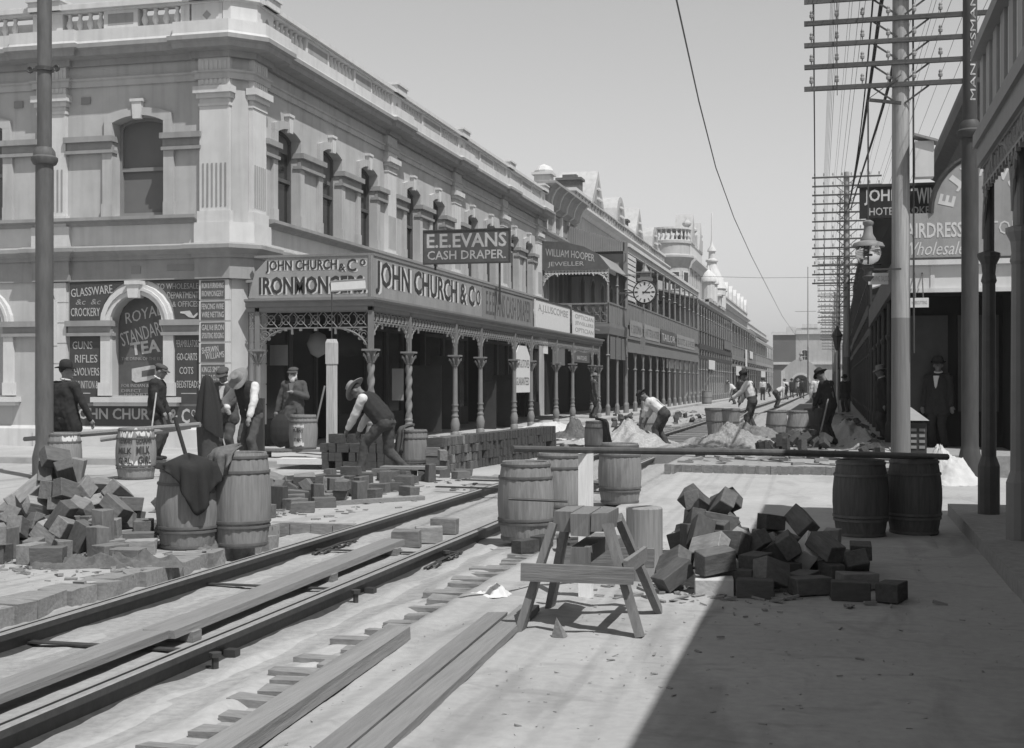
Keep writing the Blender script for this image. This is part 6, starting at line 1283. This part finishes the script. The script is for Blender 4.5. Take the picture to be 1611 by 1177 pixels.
for pts, r, lab in ((((1398, -60, 22.0), (1384, 22, 23.5), (1367, 145, 30), (1350, 250, 42), (1336, 322, 62)), .035, 'thick black cable sagging from the near telegraph pole, left-hand of the pair'), (((1408, 90, 22.3), (1394, 150, 25), (1376, 210, 32), (1355, 275, 45), (1338, 330, 63)), .03, 'thick black cable sagging from the near telegraph pole, right-hand of the pair'), (((1376, -40, 21.8), (1370, 40, 24), (1358, 170, 32), (1346, 262, 44), (1334, 330, 63)), .016, 'thinner black cable left of the thick sagging pair')):
    P = [gp(u, d, CH+(HZ-v)/FPX*d) for u, v, d in pts]; Q = []
    for i in range(len(P)-1):
        p0, p1, p2, p3 = P[max(i-1, 0)], P[i], P[i+1], P[min(i+2, len(P)-1)]
        for k in range(6):
            t = k/6; Q.append(.5*((2*p1)+(-p0+p2)*t+(2*p0-5*p1+4*p2-p3)*t*t+(-p0+3*p1-3*p2+p3)*t**3))
    b = MB(); b.tube(Q+[P[-1]], r, 6); tag(b.build('hanging_cable', M['rope']), lab, 'cable')
Pw = [(-1.55, 9, 6.1), (-1.8, 15.3, 6.02), (-2.1, 21, 6.0), (-2.4, 27.5, 6.0), (-2.65, 36, 6.0), (-2.85, 47, 6.0), (-2.98, 57, 6.0), (-3.4, 90, 6.0), (-3.6, 150, 6.0)]
b = MB(); b.tube(Pw, .011, 6); tag(b.build('trolley_wire', M['wire']), 'single trolley wire hung over the tram track from the top of the view', 'wire')
b = MB(); b.tube([(-9.2, 57.2, 6.3), (-2.98, 57.2, 6.02), (tps[1].location.x, 63.8, 6.5)], .008, 5); tag(b.build('span_wire', M['wire']), 'span wire crossing the street and holding up the trolley wire', 'wire')
b = MB(); b.tube([(xat(1271, 150), 150, .1), (xat(1271, 150), 150, 14.5)], [.09, .05], 6); b.tube([(xat(1251, 150), 150, 9.5), (xat(1284, 150), 150, 9.5)], .03, 4); tag(b.build('flag_mast', M['sill']), 'thin pale mast with a crosstree at the far end of the street', 'mast')
SL = thing('street_lamp', 'distant gas lamp on a white post before the dark right-hand terrace', 'street lamp', gp(1317, 62, .12))
b = MB(); b.lathe([(.1, 0), (.09, .3), (.06, .5), (.055, 2.9)], (0,0,0), 10); b.build('post', M['white'], SL)
b = MB(); b.lathe([(.06, 2.9), (.1, 3.0), (.22, 3.55), (.26, 3.58), (.26, 3.63), (.14, 3.85), (.08, 3.95), (.03, 4.1)], (0,0,0), 8); b.build('lantern', M['iron'], SL)
NS = thing('news_stand', 'little slatted stand with pale sloping roof behind the telegraph pole', 'stand', gp(1438, 22.9, .0))
b = MB(); b.box(-.2, .2, -.2, .3, 0, .8)
for i in range(4):
    for k in (-.02, .12): b.box(k-.045, k+.05, -.212, -.2, .35+i*.1, .4+i*.1, 1)
b.build('body', [M['shopwood'], M['sill']], NS)
b = MB(); b.add([(-.27, -.28, .84), (.24, -.28, .84), (.24, .36, .84), (-.27, .36, .84), (-.25, .02, 1.12), (-.12, .02, 1.12)], [(0, 1, 5, 4), (1, 2, 5), (2, 3, 4, 5), (3, 0, 4), (0, 3, 2, 1)]); b.build('roof', M['sill'], NS)
# ------------------------------------------------------------------ people
V3 = Vector
CREASE = bpy.data.textures.new('cloth_creases', 'CLOUDS'); CREASE.noise_scale = .10; CREASE.noise_depth = 2
def capsule(b, p0, p1, r0, r1, n=10):
    """closed round-ended taper between two joints"""
    p0, p1 = V3(p0), V3(p1); d = p1-p0; L = max(d.length, 1e-4); d = d/L
    pts = []; rs = []
    for t in (-.95, -.7, -.35): pts.append(p0+d*r0*t); rs.append(r0*math.sqrt(1-t*t))
    pts.append(p0); rs.append(r0); pts.append(p1); rs.append(r1)
    for t in (.35, .7, .95): pts.append(p1+d*r1*t); rs.append(r1*math.sqrt(1-t*t))
    b.tube(pts, rs, n)
def ellip(b, c, rx, ry, rz, R=None, n=12):
    vs = []; fs = []; m = 7
    R = R or Matrix.Identity(3)
    vs.append(V3(c)+R@V3((0, 0, -rz)))
    for i in range(1, m):
        t = -math.pi/2+math.pi*i/m
        for k in range(n): a = 2*math.pi*k/n; vs.append(V3(c)+R@V3((rx*math.cos(t)*math.cos(a), ry*math.cos(t)*math.sin(a), rz*math.sin(t))))
    vs.append(V3(c)+R@V3((0, 0, rz))); q = len(vs)-1
    for k in range(n): fs.append((0, 1+(k+1) % n, 1+k)); fs.append((q, 1+(m-2)*n+k, 1+(m-2)*n+(k+1) % n))
    for i in range(m-2):
        for k in range(n): fs.append((1+i*n+k, 1+i*n+(k+1) % n, 1+(i+1)*n+(k+1) % n, 1+(i+1)*n+k))
    b.add(vs, fs)
def blend(b, name, m, parent, vox, smooth=3):
    """merge the overlapping limbs of b into one continuous surface"""
    o = b.build(name, m, parent, smooth=True)
    r = o.modifiers.new('merge', 'REMESH'); r.mode = 'VOXEL'; r.voxel_size = vox; r.use_smooth_shade = True
    s = o.modifiers.new('soft', 'SMOOTH'); s.factor = .5; s.iterations = smooth
    if name in ('coat', 'shirt', 'trousers', 'waistcoat'):
        d = o.modifiers.new('creases', 'DISPLACE'); d.texture = CREASE; d.strength = .03; d.mid_level = .5; d.texture_coords = 'LOCAL'
    return o
def two_bone(a, t, l1, l2, hint):
    a, t = V3(a), V3(t); d = t-a; L = min(max(d.length, .05), (l1+l2)*.995); d.normalize(); t = a+d*L
    x = (l1*l1-l2*l2+L*L)/(2*L); h = math.sqrt(max(0, l1*l1-x*x)); hv = V3(hint); hv = (hv-d*hv.dot(d)).normalized()
    return a+d*x+hv*h, t
def person(label, loc, rz, s=1.0, lean=0, tilt=0, head=(0, 0), hands=((-.27, .05, .80), (.27, .05, .80)), hint=((-.6, -1, -.2), (.6, -1, -.2)), feet=((-.11, 0, 0), (.11, .0, 0)), hipz=.90, hip=(0, 0),
           top='coat', topm='cloth', legm='trousers', hat='bowler', hatm='felt', beard=None, shirt=None, skinm='skin', vox=.014, apron=False, fat=1.0, hairm='hair'):
    P = thing('person', label, 'person', loc, rz); P.scale = (s, s, s)
    H = V3((hip[0], hip[1], hipz)); la, ti = math.radians(lean), math.radians(tilt)
    R = Matrix.Rotation(-la, 3, 'X') @ Matrix.Rotation(ti, 3, 'Y')
    T = lambda x, y, z: H+R@V3((x, y, z))
    neck = T(0, -.01, .52); sh = [T(-.185, -.01, .47), T(.185, -.01, .47)]
    Rh = R @ Matrix.Rotation(math.radians(head[1]), 3, 'Z') @ Matrix.Rotation(-math.radians(head[0]), 3, 'X')
    hc = neck+Rh@V3((0, .035, .17)); h = lambda x, y, z: hc+Rh@V3((x, y, z))
    el = []; wr = []; kn = []; an = []
    for i in (0, 1):
        e, w = two_bone(sh[i], hands[i], .29, .26, hint[i]); el.append(e); wr.append(w)
        hj = H+V3((-.09 if i == 0 else .09, 0, -.02)); k, a = two_bone(hj, V3(feet[i])+V3((0, -.04, .08)), .43, .42, (0, 1, 0)); kn.append(k); an.append(a)
    hj = [H+V3((-.09, 0, -.02)), H+V3((.09, 0, -.02))]
    b = MB()                                            # one continuous body: head, neck, trunk, limbs, hands with fingers
    ellip(b, h(0, -.005, .03), .077, .097, .105, Rh); ellip(b, h(0, .03, -.045), .058, .066, .065, Rh)
    capsule(b, h(0, .09, .02), h(0, .113, -.012), .011, .017, 8); capsule(b, h(-.03, .086, -.05), h(.03, .086, -.05), .012, .012, 6); ellip(b, h(0, .07, -.095), .026, .024, .02, Rh)
    for sx in (-1, 1): ellip(b, h(sx*.08, -.005, 0), .014, .025, .034, Rh); capsule(b, h(sx*.015, .085, .035), h(sx*.05, .076, .032), .013, .012, 6)
    capsule(b, neck+Rh@V3((0, .01, .1)), neck-V3((0, 0, .03)), .052, .06); capsule(b, T(0, 0, .42), T(0, 0, .05), .12, .12); capsule(b, sh[0], sh[1], .06, .06)
    for i in (0, 1):
        capsule(b, sh[i], el[i], .05, .04); capsule(b, el[i], wr[i], .04, .028); capsule(b, hj[i], kn[i], .075, .052); capsule(b, kn[i], an[i], .05, .035)
        d = (wr[i]-el[i]).normalized(); sd = V3((1, 0, 0)) if abs(d.x) < .8 else V3((0, 1, 0)); sd = (sd-d*sd.dot(d)).normalized(); up = d.cross(sd)*(1 if d.cross(sd).z > 0 else -1)
        capsule(b, wr[i], wr[i]+d*.07, .028, .038)
        for f in range(4):
            q = wr[i]+d*.08+sd*(f-1.5)*.021; L = (.055, .07, .066, .05)[f]; m_ = q+d*L*.6-up*.008; capsule(b, q, m_, .0115, .011, 6); capsule(b, m_, m_+d*L*.5-up*.026, .011, .009, 6)
        q = wr[i]+d*.03+sd*.034*(1 if i else -1); capsule(b, q, q+d*.05+sd*.022*(1 if i else -1)-up*.012, .013, .010, 6)
    body = blend(b, 'body', M[skinm], P, min(vox, .012) if vox < .02 else vox, 2)
    b = MB()
    for sx in (-1, 1): ellip(b, h(sx*.031, .091, .015), .011, .006, .007, Rh, 8)
    b.build('eyes', M['hair'], P)
    b = MB(); ellip(b, h(0, -.028, .052), .085, .09, .088, Rh); blend(b, 'hair', M[hairm], P, vox)
    if beard:
        b = MB(); ellip(b, h(0, .068, -.105), .058, .05, .085, Rh); ellip(b, h(0, .09, -.04), .045, .03, .022, Rh); ellip(b, h(-.065, .02, -.06), .022, .045, .06, Rh); ellip(b, h(.065, .02, -.06), .022, .045, .06, Rh); blend(b, 'beard', M[beard], P, vox)
    # trousers and boots
    b = MB(); capsule(b, T(-.06, 0, .08), T(.06, 0, .08), .125*fat, .125*fat); capsule(b, hj[0], hj[1], .12, .12)
    for i in (0, 1): capsule(b, hj[i], kn[i], .108, .08); capsule(b, kn[i], an[i]+V3((0, 0, -.0)), .08, .072); b.lathe([(.07, -.03), (.082, -.03), (.08, .06), (.05, .08)], an[i], 10)
    blend(b, 'trousers', M[legm], P, vox)
    for i in (0, 1):
        b = MB(); f = V3(feet[i]); capsule(b, f+V3((0, -.06, .045)), f+V3((0, .13, .032)), .045, .034); capsule(b, f+V3((0, -.045, .05)), an[i], .048, .045); blend(b, 'boot', M['felt'], P, vox)
    # upper clothing
    def trunk(b, ex, low, r_ch=.145, r_w=.135):
        for k, sx in ((-1, -.06), (1, .06)): capsule(b, T(sx, .01, .40), T(sx*1.05, .0, .14), r_ch*.93+ex, r_w*.92*fat+ex)
        capsule(b, T(0, .0, .42), T(0, .02*fat, .12), r_ch*.9+ex, r_w*fat+ex); capsule(b, sh[0], sh[1], .075+ex, .075+ex); capsule(b, T(-.08, -.01, .49), T(.08, -.01, .49), .06+ex, .06+ex)
        if low:
            for k in (0, 1):
                q = hj[k].lerp(kn[k], low); capsule(b, T((-1, 1)[k]*.06, 0, .1), q+V3(((-1, 1)[k]*.02, 0, 0)), .135*fat+ex, .125+ex)
            capsule(b, T(0, 0, .1), (hj[0]+hj[1]).lerp(kn[0]+kn[1], low)/2, .13*fat+ex, .11+ex)
    def sleeves(b, ex, full=1.0):
        for i in (0, 1): capsule(b, sh[i], el[i], .068+ex, .056+ex); capsule(b, el[i], el[i].lerp(wr[i], full), .056+ex, .042+ex)
    if top in ('coat', 'longcoat', 'jacket'):
        b = MB(); trunk(b, .012, {'coat': .35, 'longcoat': .95, 'jacket': .15}[top]); sleeves(b, .008); blend(b, 'coat', M[topm], P, vox)
        b = MB(); b.tube([neck+Rh@V3((.066*math.cos(t), .066*math.sin(t)+.01, .055-.015*math.sin(t))) for t in np.linspace(0, 6.283, 13)], .017, 6, cap=False); b.build('collar', M[shirt or 'shirt'], P, smooth=True)
        if shirt:
            F = lambda x, z, o=0: T(x, .163+o-.25*max(0, z-.36)+.012*(fat-1)*10, z)
            b = MB(); q = [(-.055, .50), (.055, .50), (.02, .30), (0, .26), (-.02, .30)]; b.add([F(x, z, -.02) for x, z in q]+[F(x, z, .012) for x, z in q], [tuple(range(5)), tuple(range(9, 4, -1))]+[(i, (i+1) % 5, 5+(i+1) % 5, 5+i) for i in range(5)]); b.build('shirt_front', M[shirt], P)
    else:
        b = MB(); trunk(b, -.006, 0); sleeves(b, .012, .45 if top == 'rolled' else .92); blend(b, 'shirt', M['shirt' if top != 'dark' else topm], P, vox)
        if top in ('vest', 'rolled') and topm:
            b = MB(); 
            for k in (-1, 1): capsule(b, T(k*.05, .012, .43), T(k*.06, .005, .05), .152, .15*fat)
            capsule(b, T(-.1, -.01, .46), T(.1, -.01, .46), .075, .075); blend(b, 'waistcoat', M[topm], P, vox)
        if top == 'braces':
            for sx in (-1, 1): b = MB(); b.tube([T(sx*.07, .15, .1), T(sx*.08, .165, .35), T(sx*.09, .06, .535), T(sx*.07, -.12, .45), T(sx*.03, -.155, .25), T(sx*.02, -.14, .08)], .012, 5); b.build('brace', M['felt'], P)
    if apron:
        b = MB(); n = 8; vs = []
        for i in range(n+1):
            a = -.8+1.6*i/n
            for z in (.15, -.05, -.35): vs.append(T(.17*math.sin(a), .165*math.cos(a)+.01, z) if z > -.1 else H+V3((.19*math.sin(a), .17*math.cos(a), z)))
        b.add(vs, [(3*i+j, 3*i+3+j, 3*i+4+j, 3*i+1+j) for i in range(n) for j in (0, 1)]); o = b.build('apron', M['sack'], P, smooth=True); o.modifiers.new('t', 'SOLIDIFY').thickness = .012
    # hat
    if hat:
        b = MB(); Hm = Rh @ Matrix.Rotation(math.radians(-6), 3, 'X')
        b.M = Matrix.Translation(h(0, -.008, .062)) @ Hm.to_4x4()
        if hat == 'bowler':
            b.lathe([(.094, -.005), (.102, .0), (.102, .05), (.094, .095), (.07, .125), (.03, .138), (.002, .14)], (0,0,0), 20, cap=False)
            vs = []; n = 24
            for i in range(n):
                a = 2*math.pi*i/n
                for r, z in ((.095, -.004), (.122, -.008), (.145, .004+.014*math.cos(2*a)), (.145, .014+.014*math.cos(2*a)), (.122, .004), (.095, .01)): vs.append((r*math.cos(a), r*1.14*math.sin(a), z))
            b.add(vs, [(6*i+j, 6*((i+1) % n)+j, 6*((i+1) % n)+(j+1) % 6, 6*i+(j+1) % 6) for i in range(n) for j in range(6)])
        elif hat in ('wide', 'soft'):
            R_ = .19 if hat == 'wide' else .165
            b.lathe([(.093, -.005), (.1, .0), (.098, .06), (.085, .105), (.05, .115), (.02, .10), (.002, .10)], (0,0,0), 18, cap=False)
            vs = []; n = 24
            for i in range(n):
                a = 2*math.pi*i/n
                for r, z in ((.092, -.002), (R_*.75, -.01), (R_, -.012+.022*math.cos(2*a)), (R_, -.002+.022*math.cos(2*a)), (R_*.75, .002), (.092, .012)): vs.append((r*math.cos(a), r*1.08*math.sin(a), z))
            b.add(vs, [(6*i+j, 6*((i+1) % n)+j, 6*((i+1) % n)+(j+1) % 6, 6*i+(j+1) % 6) for i in range(n) for j in range(6)])
            if hat == 'wide': b.lathe([(.101, .0), (.104, .005), (.104, .03), (.1, .035)], (0,0,0), 18)
        else:                                           # cloth cap with a peak
            ellip(b, (0, -.01, .022), .108, .125, .052); 
            vs = []; n = 10
            for i in range(n+1):
                a = math.radians(25+130*i/n); vs += [(.092*math.cos(a), .1*math.sin(a), .0), (.115*math.cos(a), .172*math.sin(a), -.022), (.092*math.cos(a), .1*math.sin(a), .012), (.115*math.cos(a), .172*math.sin(a), -.012)]
            b.add(vs, sum([[(4*i, 4*i+1, 4*i+5, 4*i+4), (4*i+2, 4*i+6, 4*i+7, 4*i+3), (4*i+1, 4*i+3, 4*i+7, 4*i+5)] for i in range(n)], []))
        b.build('hat' if hat != 'cap' else 'cap', M[hatm], P, smooth=.9)
    return P
R_ = math.radians
P1 = person('man in bowler hat and dark suit seen from behind, one hand on the long rail', gp(103, 21.0), R_(-8), 1.05, 0, 0, (-4, -58), ((-.30, -.06, .86), (.44, .16, .70)), ((-1, -.4, 0), (1, -1, 0)), top='coat', topm='cloth', hat='bowler')
P2 = person('young man in flat cap and dark jacket facing right before the painted shop wall', gp(246, 23.3, .12), R_(-78), 1.0, 2, 0, (14, -6), ((-.20, .16, .86), (.20, .18, .87)), ((-1, -1, 0), (1, -1, 0)), top='jacket', topm='cloth', hat='cap', hatm='coatg')
P4 = person('workman in cap and apron facing the camera with clasped hands, beside the painted pier', gp(357, 23.6, .0), R_(178), 1.04, 6, 0, (16, 0), ((-.06, .30, .93), (.06, .30, .93)), ((-1, -.6, 0), (1, -.6, 0)), top='jacket', topm='coatg', legm='trousersl', hat='cap', hatm='coatg', shirt='shirt', skinm='skind')
P5 = person('workman in straw hat, white sleeves and dark waistcoat bending his head low', gp(393, 22.8), R_(165), 1.05, 16, 3, (40, 8), ((-.24, .34, .72), (.2, .32, 1.0)), ((-1, -.5, 0), (1, -.3, 0)), hip=(0, -.06), top='vest', topm='cloth', legm='trousersl', hat='wide', hatm='straw')
b = MB(); p = gp(407, 23.3); b.box(p.x-.1, p.x+.1, p.y-.04, p.y+.04, 0, 1.22); tag(b.build('dark_board', M['shopwood']), 'dark upright board behind the man in the straw hat', 'board')
P6 = person('old man with white beard, cap and long open coat under the verandah', gp(462, 25.9, .12), R_(186), .98, 0, 0, (4, 0), ((-.08, .20, 1.20), (.36, .06, .74)), ((-1, -.6, -.4), (1, -1, 0)), top='longcoat', topm='coatg', hat='cap', hatm='coatg', beard='beard', shirt='blind', fat=1.12, hairm='beard')
b = MB(); p = gp(441, 25.7, .55); ellip(b, p, .22, .17, .34); capsule(b, p+V3((0, 0, .2)), p+V3((.02, 0, .36)), .08, .05); blend(b, 'cloth_bag', M['cloth'], None, .02); o = bpy.data.objects['cloth_bag']; tag(o, 'dark cloth bag held low by the old man in the long coat', 'bag')
P7 = person('workman in broad hat bending low to lay blocks before the twisted verandah columns', gp(598, 21.2, .0), R_(84), 1.06, 42, 0, (12, 0), ((-.10, .55, .60), (.12, .48, .52)), ((-.5, 0, -1), (.5, 0, -1)), ((-.14, .30, .0), (.14, -.34, .0)), hipz=.82, hip=(0, -.1), top='vest', topm='cloth', legm='trousers', hat='wide', hatm='straw', skinm='skind')
P8 = person('workman in white shirt stooping beyond the white sand heap', gp(1040, 31.5, -.1), R_(80), 1.0, 50, 0, (8, 0), ((-.1, .52, .55), (.1, .47, .5)), ((-.5, 0, -1), (.5, 0, -1)), ((-.11, .06, 0), (.11, -.1, 0)), hipz=.86, hip=(0, -.1), top='rolled', topm=None, hat='soft', skinm='skind', vox=.018)
P9 = person('man in dark hat and white shirt stooping over the tapered tubs in mid street', gp(1184, 34.2, .12), R_(82), 1.0, 14, 0, (12, 0), ((-.2, .48, .98), (.2, .36, .86)), ((-.8, -1, -.3), (.8, -1, -.3)), ((-.11, .04, 0), (.11, -.04, 0)), top='braces', topm=None, legm='trousers', hat='soft', skinm='skind', vox=.018)
P10 = person('man in dark hat and waistcoat leaning on a shovel in the shade at the right', gp(1306, 28.4, .12), R_(62), 1.0, 12, 0, (22, 0), ((-.05, .42, .74), (.14, .34, .92)), ((-.8, -1, 0), (.8, -1, 0)), top='dark', topm='cloth', legm='cloth', hat='soft', skinm='skind', vox=.018)
P11 = person('man in white shirt seen from behind beyond the man with the shovel', gp(1287, 46, .12), R_(-10), 1.0, 8, 0, (10, 0), top='vest', topm=None, legm='cloth', hat='soft', vox=.022)
P13 = person('man in dark suit with pale shirt front standing before the hairdresser shop', gp(1476, 27.0, .13), R_(160), 1.08, 0, 0, (0, 10), top='coat', topm='cloth', legm='cloth', hat='bowler', shirt='shirt', skinm='skind')
P14 = person('man in pale hat walking under the far end of the corner shop verandah', gp(934, 50.5, .12), R_(-60), 1.0, 2, 0, (0, 0), top='coat', topm='coatg', hat='soft', hatm='straw', vox=.022)
P15 = person('man in light hat in the shaded right-hand verandah behind the telegraph pole', gp(1391, 30.5, .16), R_(100), 1.0, 6, 0, (0, 0), top='coat', topm='cloth', hat='soft', hatm='straw', vox=.022)
shovel = [(1302, 640, 1288, 688, 28.2, 27.9, .018), ]
stick(1303, 628, 1290, 684, 28.1, 27.7, .018, 'wood', 'shovel', 'shovel held by the man in the dark waistcoat at the right', 'shovel', True)
stick(246, 618, 239, 672, 22.9, 22.7, .014, 'letter', 'thin_rod', 'thin pale rod held by the young man in the flat cap', 'rod')
stick(1160, 660, 1176, 648, 33.6, 34.0, .015, 'wood', 'tool_handle', 'tool handle held by the man over the tubs', 'handle')
fx = [(1155, 82, 'stooping figure in pale hat beside the far left rail', 40, 'straw', 80), (1164, 88, 'dark-clad figure standing by the far left balcony posts', 4, 'felt', -30), (1200, 100, 'far figure in white shirt standing on the track', 5, 'felt', 0), (1222, 70, 'far workman in white shirt bent double between the rails', 62, 'straw', -60), (1237, 105, 'far figure in white hat among the distant workmen', 12, 'straw', 40), (1246, 118, 'small dark figure standing in the far street', 3, 'felt', 20), (1262, 112, 'distant man in dark suit walking before the archway', 3, 'felt', -5), (1256, 126, 'distant figure in pale clothes before the archway', 5, 'straw', 170), (1211, 125, 'small distant workman stooping by the rail', 35, 'felt', 90), (1330, 60, 'dim man standing against the dark right-hand terrace', 2, 'felt', 150)]
for i, (u, d, lab, ln, hm, rz) in enumerate(fx):
    person(lab, gp(u, d, .12), R_(rz), 1.0, ln, 0, (5, 0), hands=((-.2, .3 if ln > 20 else .05, .5 if ln > 30 else .8), (.2, .3 if ln > 20 else .05, .5 if ln > 30 else .8)), hip=(0, -.1 if ln > 20 else 0), hipz=.86 if ln > 20 else .9, top='vest' if i in (0, 2, 3, 4, 7) else 'coat', topm='cloth' if i not in (0, 2, 3, 4, 7) else None, hat='soft', hatm=hm, vox=.035)
# ------------------------------------------------------------------ the air down the street
b = MB(); b.box(-80, 60, -12, 232, -1.3, 19); hz = tag(b.build('haze', bpy.data.materials.new('haze_air')), kind='stuff')
hm = hz.data.materials[0]; hm.use_nodes = True; hn = hm.node_tree; hn.nodes.remove(hn.nodes['Principled BSDF'])
hv = hn.nodes.new('ShaderNodeVolumePrincipled'); hv.inputs['Color'].default_value = (.95, .95, .95, 1); hv.inputs['Density'].default_value = .0007; hv.inputs['Anisotropy'].default_value = .2
hn.links.new(hv.outputs[0], hn.nodes['Material Output'].inputs['Volume'])
